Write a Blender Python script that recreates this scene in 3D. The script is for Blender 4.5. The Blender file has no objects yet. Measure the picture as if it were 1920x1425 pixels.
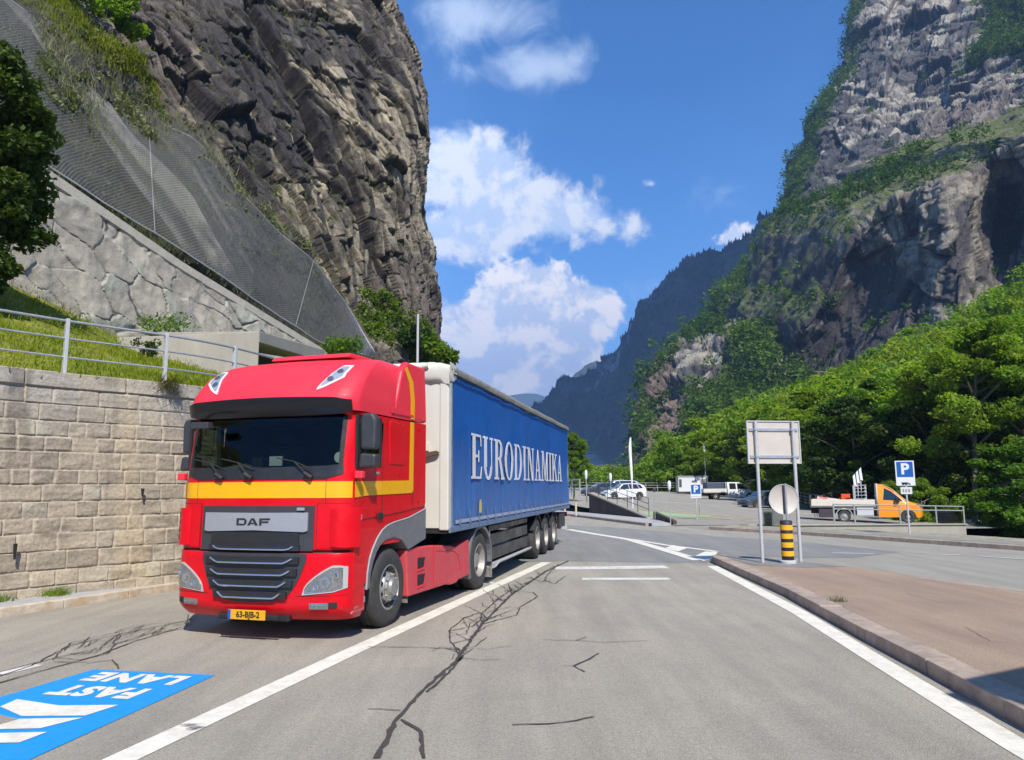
import bpy, math, random
import numpy as np
from mathutils import Vector, Matrix
random.seed(7)
SC = bpy.context.scene
COL = SC.collection
R = math.radians
# ---------------------------------------------------------------- camera
F, TH, RO, H = 1406.93, .1412, -.0073, 1.8441
cam_d = bpy.data.cameras.new("camera")
cam = bpy.data.objects.new("camera", cam_d); COL.objects.link(cam); SC.camera = cam
cam_d.sensor_fit = 'HORIZONTAL'; cam_d.sensor_width = 36.0; cam_d.lens = 36.0*F/1920
cam_d.clip_start = 0.05; cam_d.clip_end = 30000
fwd = Vector((0, math.cos(TH), math.sin(TH))); up0 = Vector((0, -math.sin(TH), math.cos(TH))); rt0 = Vector((1, 0, 0))
rt = rt0*math.cos(RO) + up0*math.sin(RO); upv = up0*math.cos(RO) - rt0*math.sin(RO)
M = Matrix((rt, upv, -fwd)).transposed().to_4x4(); M.translation = Vector((0, 0, H)); cam.matrix_world = M
SC.render.resolution_x, SC.render.resolution_y = 1024, 760
# ---------------------------------------------------------------- sun and sky
SUN_EL, SUN_AZ = R(46), R(14)          # the sun stands behind the photographer, to the right
sun_to = Vector((math.sin(SUN_AZ)*math.cos(SUN_EL), -math.cos(SUN_AZ)*math.cos(SUN_EL), math.sin(SUN_EL)))
sd = bpy.data.lights.new("sun", 'SUN'); sd.energy = 4.7; sd.angle = R(.5); sd.color = (1, .94, .84)
so = bpy.data.objects.new("sun", sd); COL.objects.link(so)
so.rotation_euler = sun_to.to_track_quat('Z', 'Y').to_euler(); so.location = (30, -60, 80)
SC.view_settings.view_transform = 'Standard'; SC.view_settings.look = 'None'
SC.view_settings.exposure = .82; SC.view_settings.gamma = 1; SC.view_settings.use_curve_mapping = False
SC.cycles.use_denoising = True
SC.cycles.max_bounces = 7; SC.cycles.diffuse_bounces = 3; SC.cycles.glossy_bounces = 3
SC.cycles.transmission_bounces = 6; SC.cycles.transparent_max_bounces = 10; SC.cycles.volume_bounces = 0
SC.cycles.sample_clamp_indirect = 6

def px(u, v):                           # direction of a picture point, in the world
    dx, dy = u-960, v-712.5
    x = dx*math.cos(RO)+dy*math.sin(RO); y = -dx*math.sin(RO)+dy*math.cos(RO)
    a, b = x/F, -y/F
    return (a, math.cos(TH)-b*math.sin(TH), math.sin(TH)+b*math.cos(TH))
def G(u, v, z=0.0):                     # ground point
    d = px(u, v); t = (z-H)/d[2]; return Vector((d[0]*t, d[1]*t, z))
def at(u, v, Y):
    d = px(u, v); t = Y/d[1]; return Vector((d[0]*t, Y, H+d[2]*t))
def azel(u, v):
    d = px(u, v); return math.atan2(d[0], d[1]), math.atan2(d[2], math.hypot(d[0], d[1]))

W = bpy.data.worlds.new("World"); SC.world = W; W.use_nodes = True
wt = W.node_tree; wt.nodes.clear()
class NT:                                # tiny node helper
    def __init__(s, t): s.t = t
    def n(s, ty, **k):
        o = s.t.nodes.new(ty)
        for a, b in k.items(): setattr(o, a, b)
        return o
    def put(s, sock, v):
        if hasattr(v, 'is_output'): s.t.links.new(v, sock)
        elif v is not None:
            if isinstance(v, tuple) and len(v) == 3 and sock.type == 'RGBA': v = (*v, 1)
            sock.default_value = v
    def m(s, op, a, b=None, c=None, clamp=False):
        o = s.n('ShaderNodeMath', operation=op, use_clamp=clamp); s.put(o.inputs[0], a)
        if b is not None: s.put(o.inputs[1], b)
        if c is not None: s.put(o.inputs[2], c)
        return o.outputs[0]
    def mix(s, f, a, b, mode='MIX'):
        o = s.n('ShaderNodeMix', data_type='RGBA', blend_type=mode)
        s.put(o.inputs[0], f); s.put(o.inputs[6], a); s.put(o.inputs[7], b); return o.outputs[2]
    def rng(s, v, a, b, c=0., d=1., smooth=False):
        o = s.n('ShaderNodeMapRange'); o.clamp = True
        if smooth: o.interpolation_type = 'SMOOTHSTEP'
        s.put(o.inputs[0], v)
        for i, x in enumerate((a, b, c, d)): o.inputs[i+1].default_value = x
        return o.outputs[0]
    def noise(s, vec, scale, detail=4., rough=.55, dist=0.):
        o = s.n('ShaderNodeTexNoise'); s.put(o.inputs['Vector'], vec)
        o.inputs['Scale'].default_value = scale; o.inputs['Detail'].default_value = detail
        o.inputs['Roughness'].default_value = rough; o.inputs['Distortion'].default_value = dist
        return o.outputs[0]
w = NT(wt)
out = w.n('ShaderNodeOutputWorld'); bg = w.n('ShaderNodeBackground')
sky = w.n('ShaderNodeTexSky', sky_type='NISHITA'); sky.sun_disc = False
sky.sun_elevation = SUN_EL; sky.sun_rotation = math.pi - SUN_AZ; sky.altitude = 600; sky.air_density = 1.0; sky.dust_density = .25; sky.ozone_density = 2.2
hs = w.n('ShaderNodeHueSaturation'); hs.inputs['Saturation'].default_value = 1.12; hs.inputs['Value'].default_value = 1.28; w.put(hs.inputs['Color'], sky.outputs[0])
tc = w.n('ShaderNodeTexCoord'); sep = w.n('ShaderNodeSeparateXYZ'); w.put(sep.inputs[0], tc.outputs['Generated'])
az = w.m('ARCTAN2', sep.outputs[0], sep.outputs[1]); el = w.m('ARCSINE', sep.outputs[2])
wv = tc.outputs['Generated']
warp = w.noise(wv, 9, 4, .6); warp2 = w.noise(wv, 7.3, 4, .6, .3)
az2 = w.m('ADD', az, w.m('MULTIPLY', w.m('SUBTRACT', warp, .5), .07)); el2 = w.m('ADD', el, w.m('MULTIPLY', w.m('SUBTRACT', warp2, .5), .05))
def blobs(lst):
    acc = None
    for (u, v, rx, ry, amp) in lst:
        a0, e0 = azel(u, v)
        dx = w.m('DIVIDE', w.m('SUBTRACT', az2, a0), rx/F); dy = w.m('DIVIDE', w.m('SUBTRACT', el2, e0), ry/F)
        q = w.m('MULTIPLY', w.m('SUBTRACT', 1.0, w.m('SQRT', w.m('ADD', w.m('MULTIPLY', dx, dx), w.m('MULTIPLY', dy, dy)))), amp)
        acc = q if acc is None else w.m('SMOOTH_MAX', acc, q, .25)
    return acc
puffy = [(965, 640, 210, 160, 1.4), (1075, 610, 110, 100, 1.2), (880, 640, 130, 120, 1.2), (1000, 540, 120, 70, 1.0), (980, 720, 190, 80, 1.1),
         (600, 700, 300, 120, 1.), (1218, 342, 30, 15, .42), (1374, 440, 44, 36, .62)]
sheet = [(880, 350, 190, 120, 1.25), (1010, 400, 185, 95, 1.15), (1080, 425, 100, 65, .9), (860, 430, 170, 90, 1.0), (1195, 420, 60, 50, .5)]
wisps = [(1010, 120, 170, 55, 1.0), (900, 25, 210, 60, .95), (830, 75, 110, 60, .45), (900, 130, 120, 30, .5), (1350, 362, 50, 35, .18), (1160, 550, 120, 30, .25),
         (-300, -200, 500, 160, .6), (2300, -100, 400, 150, .5), (900, -900, 700, 260, .5)]
n1 = w.noise(wv, 16, 9, .62, .15); n2 = w.noise(wv, 11, 8, .66, .5); n3 = w.noise(wv, 30, 7, .6)
d1 = w.rng(w.m('ADD', blobs(puffy), w.m('MULTIPLY', w.m('SUBTRACT', n1, .5), 1.9)), .18, .42, smooth=True)
d2 = w.rng(w.m('ADD', blobs(sheet), w.m('MULTIPLY', w.m('SUBTRACT', n1, .5), 2.0)), .12, .62, smooth=True)
d3 = w.m('MULTIPLY', w.rng(w.m('ADD', blobs(wisps), w.m('MULTIPLY', w.m('SUBTRACT', n2, .5), 2.0)), .1, 1.0, smooth=True), .8)
mapc = w.n('ShaderNodeMapping'); w.put(mapc.inputs[0], wv); mapc.inputs['Location'].default_value = (.012, .0, -.022)
n1s = w.noise(mapc.outputs[0], 16, 9, .62, .15)
shade = w.rng(w.m('SUBTRACT', n1, n1s), -.05, .06)          # tops of the billows catch the sun, undersides do not
white = w.mix(shade, (6.0, 7.0, 8.8), (10.4, 10.0, 9.7))
skyc = w.mix(1., hs.outputs[0], (.55, .90, 1.17), 'MULTIPLY')
c = w.mix(w.m('MULTIPLY', d3, .8), skyc, (6.4, 7.6, 9.4))
c = w.mix(w.m('MULTIPLY', d2, .9), c, w.mix(shade, (5.6, 6.9, 9.0), (8.6, 8.9, 9.3)))
c = w.mix(d1, c, white)
w.put(bg.inputs[0], c); bg.inputs[1].default_value = .088
w.put(out.inputs[0], bg.outputs[0])

# ---------------------------------------------------------------- materials
MATS = {}
def pbr(name, col, rough=.6, metal=0., var=.0, vscale=3., bump=0., bscale=20., col2=None, spec=.5, coat=0., dirt=0., dirtcol=(.25, .2, .15), stretch=None, attr=None, transl=0.):
    if name in MATS: return MATS[name]
    m = bpy.data.materials.new(name); MATS[name] = m; m.use_nodes = True
    t = NT(m.node_tree); p = m.node_tree.nodes['Principled BSDF']
    tcn = t.n('ShaderNodeTexCoord'); vec = tcn.outputs['Object']
    if stretch:
        mp = t.n('ShaderNodeMapping'); t.put(mp.inputs[0], vec); mp.inputs['Scale'].default_value = stretch; vec = mp.outputs[0]
    c = (*col, 1) if len(col) == 3 else col
    if attr:
        an = t.n('ShaderNodeAttribute'); an.attribute_name = attr; c = an.outputs['Color']
    if var or col2:
        nz = t.noise(vec, vscale, 6, .6)
        if col2: c = t.mix(t.rng(nz, .38, .62), c, (*col2, 1))
        if var:
            nz2 = t.noise(vec, vscale*3.1, 5, .65)
            c = t.mix(1.0, c, t.mix(t.rng(nz2, .25, .75), (1-var,)*3, (1+var,)*3), 'MULTIPLY')
    if dirt:
        nd = t.noise(vec, vscale*.7, 8, .7); c = t.mix(t.m('MULTIPLY', t.rng(nd, .45, .75), dirt), c, dirtcol)
    t.put(p.inputs['Base Color'], c)
    p.inputs['Roughness'].default_value = rough; p.inputs['Metallic'].default_value = metal
    p.inputs['Specular IOR Level'].default_value = spec; p.inputs['Coat Weight'].default_value = coat
    if rough > .25 and var: t.put(p.inputs['Roughness'], t.rng(t.noise(vec, vscale*2, 4), .3, .7, max(.05, rough-.1), min(1, rough+.12)))
    if bump:
        b = t.n('ShaderNodeBump'); b.inputs['Strength'].default_value = 1; b.inputs['Distance'].default_value = bump
        t.put(b.inputs['Height'], t.noise(vec, bscale, 8, .65)); t.put(p.inputs['Normal'], b.outputs[0])
    if transl:
        tr = t.n('ShaderNodeBsdfTranslucent'); t.put(tr.inputs[0], t.mix(1.0, c, (1.5, 1.7, .6), 'MULTIPLY'))
        ms = t.n('ShaderNodeMixShader'); ms.inputs[0].default_value = transl
        t.put(ms.inputs[1], p.outputs[0]); t.put(ms.inputs[2], tr.outputs[0])
        t.put(m.node_tree.nodes['Material Output'].inputs[0], ms.outputs[0])
    return m

# ---------------------------------------------------------------- mesh helpers
class MB:
    def __init__(s): s.v = []; s.f = []; s.mi = []; s.cur = 0
    def add(s, vs, fs):
        o = len(s.v); s.v += [tuple(x) for x in vs]; s.f += [tuple(i+o for i in f) for f in fs]; s.mi += [s.cur]*len(fs)
        return s
    def box(s, x0, x1, y0, y1, z0, z1):
        return s.add([(x0,y0,z0),(x1,y0,z0),(x1,y1,z0),(x0,y1,z0),(x0,y0,z1),(x1,y0,z1),(x1,y1,z1),(x0,y1,z1)],
              [(0,3,2,1),(4,5,6,7),(0,1,5,4),(1,2,6,5),(2,3,7,6),(3,0,4,7)])
    def hexa(s, p):     # eight corners, bottom four then top four
        return s.add(p, [(0,3,2,1),(4,5,6,7),(0,1,5,4),(1,2,6,5),(2,3,7,6),(3,0,4,7)])
    def prism(s, poly, a0, a1, ax='x'):   # polygon of (p,q) pairs extruded along an axis
        n = len(poly)
        def P(a, p, q): return (a, p, q) if ax == 'x' else ((p, a, q) if ax == 'y' else (p, q, a))
        vs = [P(a0, p, q) for p, q in poly] + [P(a1, p, q) for p, q in poly]
        return s.add(vs, [tuple(range(n))[::-1], tuple(range(n, 2*n))] + [(i, (i+1) % n, n+(i+1) % n, n+i) for i in range(n)])
    def tube(s, path, r, seg=8, closed=False, cap=True):
        path = [Vector(p) for p in path]; n = len(path); rs = r if isinstance(r, (list, tuple)) else [r]*n
        o = len(s.v); prev = None
        for i, p in enumerate(path):
            if closed: d = path[(i+1) % n]-path[i-1]
            else: d = path[min(i+1, n-1)]-path[max(i-1, 0)]
            if d.length < 1e-9: d = Vector((0, 0, 1))
            d.normalize()
            if prev is None:
                u = d.cross(Vector((0, 0, 1)) if abs(d.z) < .9 else Vector((1, 0, 0))).normalized()
            else:
                u = (prev-d*prev.dot(d)).normalized()
            prev = u; w_ = d.cross(u)
            for k in range(seg):
                a = 2*math.pi*k/seg; s.v.append(tuple(p+(u*math.cos(a)+w_*math.sin(a))*rs[i]))
        m = n if closed else n-1
        for i in range(m):
            for k in range(seg):
                a = o+i*seg+k; b = o+i*seg+(k+1) % seg; c_ = o+((i+1) % n)*seg+(k+1) % seg; d_ = o+((i+1) % n)*seg+k
                s.f.append((a, b, c_, d_)); s.mi.append(s.cur)
        if cap and not closed:
            s.f.append(tuple(o+k for k in range(seg))[::-1]); s.f.append(tuple(o+(n-1)*seg+k for k in range(seg))); s.mi += [s.cur]*2
        return s
    def lathe(s, prof, c=(0, 0, 0), ax='x', seg=40, closed=True):   # prof: (radius, offset along the axis)
        o = len(s.v); n = len(prof)
        for k in range(seg):
            a = 2*math.pi*k/seg; ca, sa = math.cos(a), math.sin(a)
            for r_, h_ in prof:
                if ax == 'x': s.v.append((c[0]+h_, c[1]+r_*ca, c[2]+r_*sa))
                elif ax == 'y': s.v.append((c[0]+r_*ca, c[1]+h_, c[2]+r_*sa))
                else: s.v.append((c[0]+r_*ca, c[1]+r_*sa, c[2]+h_))
        for k in range(seg):
            k2 = (k+1) % seg
            for i in range(n if closed else n-1):
                j = (i+1) % n
                s.f.append((o+k*n+i, o+k*n+j, o+k2*n+j, o+k2*n+i)); s.mi.append(s.cur)
        return s
    def grid(s, P):     # P[i][j] points
        o = len(s.v); n = len(P); m = len(P[0])
        for row in P: s.v += [tuple(x) for x in row]
        for i in range(n-1):
            for j in range(m-1):
                s.f.append((o+i*m+j, o+i*m+j+1, o+(i+1)*m+j+1, o+(i+1)*m+j)); s.mi.append(s.cur)
        return s
    def build(s, name, mat, parent=None, smooth=None, bevel=0., label=None, recalc=True):
        me = bpy.data.meshes.new(name); me.from_pydata(s.v, [], s.f)
        for mm in (mat if isinstance(mat, (list, tuple)) else [mat]): me.materials.append(mm)
        if any(s.mi): me.polygons.foreach_set('material_index', s.mi)
        if recalc:
            import bmesh
            bm = bmesh.new(); bm.from_mesh(me); bmesh.ops.recalc_face_normals(bm, faces=bm.faces); bm.to_mesh(me); bm.free()
        if smooth: me.shade_smooth(); me.set_sharp_from_angle(angle=R(smooth))
        me.update()
        o = bpy.data.objects.new(name, me); COL.objects.link(o)
        if parent: o.parent = parent
        if bevel:
            b = o.modifiers.new('bevel', 'BEVEL'); b.width = bevel; b.segments = 2; b.limit_method = 'ANGLE'; b.angle_limit = R(40)
        if label: o['label'] = label
        return o
def tag(o, label=None, cat=None, group=None, kind=None):
    for k, v_ in (('label', label), ('category', cat), ('group', group), ('kind', kind)):
        if v_: o[k] = v_
    return o
def thing(name, label, cat, loc=(0, 0, 0), rz=0., group=None):
    o = bpy.data.objects.new(name, None); COL.objects.link(o); o.empty_display_size = .3
    o.location = loc; o.rotation_euler = (0, 0, rz); return tag(o, label, cat, group)
def copy_tree(o, parent=None):
    c_ = o.copy(); COL.objects.link(c_); c_.parent = parent
    for ch in list(o.children): copy_tree(ch, c_)
    return c_
def npmesh(name, V, Fq, mat, smooth=False, attr=None, parent=None):
    me = bpy.data.meshes.new(name); nv, nf, k = len(V), len(Fq), Fq.shape[1]
    me.vertices.add(nv); me.vertices.foreach_set('co', V.astype(np.float32).ravel())
    me.loops.add(nf*k); me.loops.foreach_set('vertex_index', Fq.astype(np.int32).ravel())
    me.polygons.add(nf); me.polygons.foreach_set('loop_start', np.arange(0, nf*k, k, dtype=np.int32)); me.polygons.foreach_set('loop_total', np.full(nf, k, np.int32))
    if smooth: me.polygons.foreach_set('use_smooth', np.ones(nf, bool))
    me.update(calc_edges=True)
    if attr is not None:
        a = me.attributes.new('Col', 'FLOAT_COLOR', 'POINT')
        a.data.foreach_set('color', np.concatenate([attr, np.ones((nv, 1))], 1).astype(np.float32).ravel())
    me.materials.append(mat); o = bpy.data.objects.new(name, me); COL.objects.link(o)
    if parent: o.parent = parent
    return o
def gridfaces(n, m, flip=False):
    i, j = np.meshgrid(np.arange(n-1), np.arange(m-1), indexing='ij'); a = (i*m+j).ravel()
    f = np.stack([a, a+1, a+m+1, a+m], 1)
    return f[:, ::-1] if flip else f
# ---------------------------------------------------------------- noise in numpy
def h3(ix, iy, iz, s):
    n = (ix.astype(np.int64)*374761393 + iy.astype(np.int64)*668265263 + iz.astype(np.int64)*2147483647 + s*1274126177) & 0xffffffff
    n = ((n ^ (n >> 13))*1274126177) & 0xffffffff; n = ((n ^ (n >> 16))*2246822519) & 0xffffffff
    return ((n ^ (n >> 15)) & 0xffffff)/16777216.
def vnoise(P, s=0):
    fl = np.floor(P); f = P-fl; i = fl.astype(np.int64); u = f*f*f*(f*(f*6-15)+10); r = 0
    for dx in (0, 1):
        wx = u[:, 0] if dx else 1-u[:, 0]
        for dy in (0, 1):
            wy = u[:, 1] if dy else 1-u[:, 1]
            for dz in (0, 1):
                wz = u[:, 2] if dz else 1-u[:, 2]
                r = r + wx*wy*wz*h3(i[:, 0]+dx, i[:, 1]+dy, i[:, 2]+dz, s)
    return r*2-1
def fbm(P, o=5, s=0, g=.5):
    a, t, q = 1., 0., P.copy(); n = 0
    for k in range(o): t = t+a*vnoise(q, s+k*17); n += a; a *= g; q = q*2.03+11.7
    return t/n
def ridged(P, o=5, s=0):
    a, t, q, n = 1., 0., P.copy(), 0
    for k in range(o): t = t+a*(1-np.abs(vnoise(q, s+k*13))*2); n += a; a *= .5; q = q*2.07+5.3
    return t/n
def cells(P, s=0):      # nearest cell: (random value, tilted facet, distance to the border)
    fl = np.floor(P).astype(np.int64); f1 = np.full(len(P), 9.); f2 = f1.copy(); idv = np.zeros(len(P)); tilt = idv.copy()
    for dx in (-1, 0, 1):
        for dy in (-1, 0, 1):
            for dz in (-1, 0, 1):
                cx, cy, cz = fl[:, 0]+dx, fl[:, 1]+dy, fl[:, 2]+dz
                vx = cx+h3(cx, cy, cz, s)-P[:, 0]; vy = cy+h3(cx, cy, cz, s+1)-P[:, 1]; vz = cz+h3(cx, cy, cz, s+2)-P[:, 2]
                d = vx*vx+vy*vy+vz*vz; m = d < f1
                f2 = np.where(m, f1, np.minimum(f2, d)); f1 = np.where(m, d, f1)
                idv = np.where(m, h3(cx, cy, cz, s+3), idv)
                tl = -(vx*(h3(cx, cy, cz, s+4)-.5)+vy*(h3(cx, cy, cz, s+5)-.5)+vz*(h3(cx, cy, cz, s+6)-.5))*2
                tilt = np.where(m, tl, tilt)
    return idv, tilt, np.sqrt(f2)-np.sqrt(f1)
def sm(x, a, b):
    t = np.clip((x-a)/(b-a), 0, 1); return t*t*(3-2*t)
def lerp3(a, b, t): return np.array(a)[None]*(1-t)[:, None]+np.array(b)[None]*t[:, None]
def mixa(a, b, t): return a*(1-t)[:, None]+np.array(b).reshape(-1, 3)*t[:, None]
def pxa(u, v):
    dx, dy = u-960, v-712.5; x = dx*math.cos(RO)+dy*math.sin(RO); y = -dx*math.sin(RO)+dy*math.cos(RO)
    a, b = x/F, -y/F
    return np.stack([a, math.cos(TH)-b*math.sin(TH), math.sin(TH)+b*math.cos(TH)], -1)
def tps(pts):           # thin plate surface through (u, v, value)
    p = np.array(pts, float); x = p[:, :2]/300.; n = len(p)
    def k(a, b):
        d = np.sqrt(((a[:, None]-b[None])**2).sum(-1))+1e-9; return d*d*np.log(d)
    A = np.zeros((n+3, n+3)); A[:n, :n] = k(x, x)+np.eye(n)*.02; A[:n, n] = 1; A[:n, n+1:] = x; A[n, :n] = 1; A[n+1:, :n] = x.T
    c_ = np.linalg.solve(A, np.concatenate([p[:, 2], np.zeros(3)]))
    def f(u, v):
        q = np.stack([u, v], -1).reshape(-1, 2)/300.; r = np.zeros(len(q))
        for i in range(0, len(q), 100000): qq = q[i:i+100000]; r[i:i+100000] = k(qq, x)@c_[:n]+c_[n]+qq@c_[n+1:]
        return r.reshape(np.shape(u))
    return f
def textmesh(txt, mat, name, parent, M4, size=1., bold=0., xs=1., thick=.002, spacing=1., label=None):
    cu = bpy.data.curves.new('t', 'FONT'); cu.body = txt; cu.size = size; cu.offset = bold; cu.extrude = thick; cu.space_character = spacing
    cu.align_x = 'CENTER'; cu.align_y = 'CENTER'; cu.resolution_u = 4
    ob = bpy.data.objects.new('t', cu); COL.objects.link(ob); dg = bpy.context.evaluated_depsgraph_get(); dg.update()
    me = bpy.data.meshes.new_from_object(ob.evaluated_get(dg)); bpy.data.objects.remove(ob); bpy.data.curves.remove(cu)
    me.transform(M4 @ Matrix.Diagonal((xs, 1, 1, 1))); me.materials.clear(); me.materials.append(mat); me.name = name
    o = bpy.data.objects.new(name, me); COL.objects.link(o)
    if parent: o.parent = parent
    if label: o['label'] = label
    return o
def basis(o, x, y, z):
    m = Matrix((Vector(x), Vector(y), Vector(z))).transposed().to_4x4(); m.translation = Vector(o); return m
# ================================================================ ground, roads
def interp(x, pts):
    p = sorted(pts); return np.interp(x, [a for a, b in p], [b for a, b in p])
def asphalt(name, c1, c2, warm, spots=.25):
    m = bpy.data.materials.new(name); m.use_nodes = True; t = NT(m.node_tree); p = m.node_tree.nodes['Principled BSDF']
    v = t.n('ShaderNodeTexCoord').outputs['Object']
    big = t.noise(v, .55, 6, .66, .6); mid = t.noise(v, 2.2, 6, .65); fine = t.noise(v, 55, 5, .78); vo = t.n('ShaderNodeTexVoronoi'); t.put(vo.inputs['Vector'], v); vo.inputs['Scale'].default_value = 130
    mp = t.n('ShaderNodeMapping'); t.put(mp.inputs[0], v); mp.inputs['Rotation'].default_value = (0, 0, R(15)); mp.inputs['Scale'].default_value = (1.4, .12, 1)
    lane = t.noise(mp.outputs[0], 1.1, 4, .55); lane2 = t.noise(mp.outputs[0], 1.9, 5, .6)
    c = t.mix(t.rng(big, .35, .65), c1, c2); c = t.mix(t.m('MULTIPLY', t.rng(lane, .45, .75), .35), c, warm)
    c = t.mix(1., c, t.mix(t.rng(lane2, .36, .66), (.88, .88, .88), (1.06, 1.06, 1.06)), 'MULTIPLY'); c = t.mix(t.m('MULTIPLY', t.rng(mid, .66, .8), spots), c, (.06, .058, .055))
    c = t.mix(1., c, t.mix(t.rng(fine, .3, .7), (.66, .66, .66), (1.30, 1.30, 1.27)), 'MULTIPLY')
    c = t.mix(1., c, t.mix(t.rng(vo.outputs['Distance'], .1, .6), (1.18, 1.17, 1.15), (.84, .84, .84)), 'MULTIPLY')
    t.put(p.inputs['Base Color'], c); p.inputs['Roughness'].default_value = .86; p.inputs['Specular IOR Level'].default_value = .35
    b = t.n('ShaderNodeBump'); b.inputs['Distance'].default_value = .010; t.put(b.inputs['Height'], t.m('ADD', fine, t.m('MULTIPLY', vo.outputs['Distance'], -.9))); t.put(p.inputs['Normal'], b.outputs[0])
    return m
M_road = asphalt('light_asphalt', (.42, .39, .34), (.38, .355, .31), (.46, .42, .36))
M_lane = asphalt('lane_asphalt', (.47, .425, .35), (.40, .365, .31), (.52, .465, .38), .30)
M_dark = asphalt('grey_asphalt', (.31, .305, .295), (.275, .272, .265), (.34, .33, .31), .08)
M_lot = asphalt('lot_asphalt', (.37, .345, .305), (.335, .315, .28), (.42, .39, .34), .06)
M_red = asphalt('red_asphalt', (.47, .34, .245), (.39, .285, .22), (.52, .41, .31), .35)
M_tar = pbr('tar', (.055, .052, .047), .55, var=.3, vscale=8, bump=.003, bscale=60)
M_paint = pbr('road_paint', (.70, .67, .58), .7, var=.12, vscale=6, dirt=.75, dirtcol=(.46, .42, .35), bump=.002, bscale=120)
M_paint2 = pbr('worn_road_paint', (.62, .61, .57), .7, var=.15, vscale=4, dirt=.85, dirtcol=(.30, .29, .26))
M_blue = pbr('blue_road_paint', (.0, .26, .74), .6, var=.06, vscale=5, bump=.002, bscale=120, dirt=.12, dirtcol=(.1, .3, .5))
M_kerb = pbr('granite_kerb', (.38, .30, .235), .8, var=.22, vscale=2.5, bump=.01, bscale=25, col2=(.28, .225, .185))
M_kerbL = pbr('tan_kerb', (.44, .32, .19), .8, var=.25, vscale=3, bump=.01, bscale=20, col2=(.52, .45, .36))
M_pave = pbr('pavement_concrete', (.36, .36, .36), .85, var=.12, vscale=2, bump=.004, bscale=40, dirt=.3, dirtcol=(.26, .25, .23))
M_conc = pbr('concrete', (.33, .30, .255), .85, var=.14, vscale=.9, bump=.006, bscale=15, dirt=.5, dirtcol=(.27, .24, .2), stretch=(1, 1, .25))
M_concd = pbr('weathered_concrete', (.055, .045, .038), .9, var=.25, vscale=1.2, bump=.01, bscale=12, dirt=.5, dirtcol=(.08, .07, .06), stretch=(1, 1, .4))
M_steel = pbr('galvanised_steel', (.52, .53, .54), .42, .75, var=.12, vscale=5)
M_steelp = pbr('painted_grey_post', (.47, .47, .47), .5, .2, var=.1, vscale=4)
M_grass = pbr('grass_ground', (.13, .165, .012), .9, var=.35, vscale=1.2, bump=.05, bscale=9, col2=(.20, .20, .02))
M_ffloor = pbr('forest_floor', (.06, .075, .03), .95, var=.4, vscale=.4, bump=.1, bscale=2, col2=(.10, .085, .05))

def sheet(name, pts, mat, z=0., parent=None, kind=None, skirt=0.):
    mb = MB()
    if skirt: mb.prism(pts, z-skirt, z, 'z')
    else: mb.add([(x, y, z) for x, y in pts], [tuple(range(len(pts)))])
    o = mb.build(name, mat, parent, recalc=bool(skirt))
    if not skirt and o.data.polygons[0].normal.z < 0: o.data.flip_normals()
    if kind: o['kind'] = kind
    return o
def P2(*uv): return [tuple(G(u, v)[:2]) for u, v in uv]

# natural ground, one sheet to the horizon
xs = np.concatenate([-np.geomspace(9000, 60, 24), np.arange(-50, 90, 4.), np.geomspace(95, 9000, 26)])
ys = np.concatenate([-np.geomspace(9000, 40, 20), np.arange(-36, 150, 4.), np.geomspace(156, 9000, 28)])
X, Y = np.meshgrid(xs, ys, indexing='ij')
n = fbm(np.stack([X.ravel()*.06, Y.ravel()*.06, X.ravel()*0], 1), 4).reshape(X.shape)
Z = -2.7 + n*.5
Z = np.where((X > 8) & (Y < 60), Z, Z)
V = np.stack([X, Y, Z], -1).reshape(-1, 3)
g = npmesh('ground', V, gridfaces(len(xs), len(ys)), M_ffloor, True); g['kind'] = 'structure'

farR = [(27, -22), (20, 3), (13.99, 21.02), (12.5, 24.35), (10.61, 28.29), (8.89, 30.85), (7.7, 34.2), (6.29, 34.91), (3.74, 47.24), (-2, 64), (-20, 115), (-60, 200)]
leftR = [(-62, 195), (-28, 112), (-9.5, 62), (-4.7, 40), (-4.4, 26), (-4.3, 21), (-4.55, 18.2), (-5.2, 16.2), (-6.12, 14.34), (-7.09, 12.22), (-7.52, 11.36), (-10.5, 3), (-14, -8), (-18, -22)]
road = sheet('road', farR+leftR, M_road, 0, kind='structure', skirt=3.2)
SH = 0.004
sheet('dark_asphalt', [(-4.35, 19.75), (0.2, 18.9)]+P2((1062, 1052), (1330, 1056), (1352, 1038), (1400, 1041), (1480, 1046), (1600, 1046), (1690, 1035), (1500, 1016), (1345, 1006), (1250, 997), (1150, 989), (1062, 985))+[(-3, 56), (-6.4, 51), (-4.6, 40), (-4.3, 27)], M_dark, SH, road)
sheet('lane_asphalt', [(-14.2, -9), (-10.4, 3), (-7.45, 11.3), (-6.1, 14.2), (-5.15, 16.2), (-4.6, 18.1), (-4.4, 19.7), (0.2, 18.85)]+P2((1062, 1054), (1342, 1061))+[(4.62, 14), (4.45, 12.6), (4.12, 9.2), (3.98, 7.6), (3.8, 6.2), (3.3, 0), (3.0, -9)], M_lane, SH*1.5, road)
def strip(pts, wd, z, mat, name, parent=road, taper=False):
    mb = MB(); pts = [Vector((p[0], p[1], 0)) for p in pts]; L_, R_ = [], []; n_ = len(pts)
    for i, p in enumerate(pts):
        d = (pts[min(i+1, n_-1)]-pts[max(i-1, 0)]).normalized(); q = Vector((-d.y, d.x, 0)); ww = wd[i] if isinstance(wd, list) else wd
        L_.append((p+q*ww/2)[:2]+(z,)); R_.append((p-q*ww/2)[:2]+(z,))
    mb.grid([L_, R_]); o = mb.build(name, mat, parent, recalc=False)
    if o.data.polygons[0].normal.z < 0: o.data.flip_normals()
    return o
Z2, Z3, Z4 = .011, .015, .019
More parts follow.
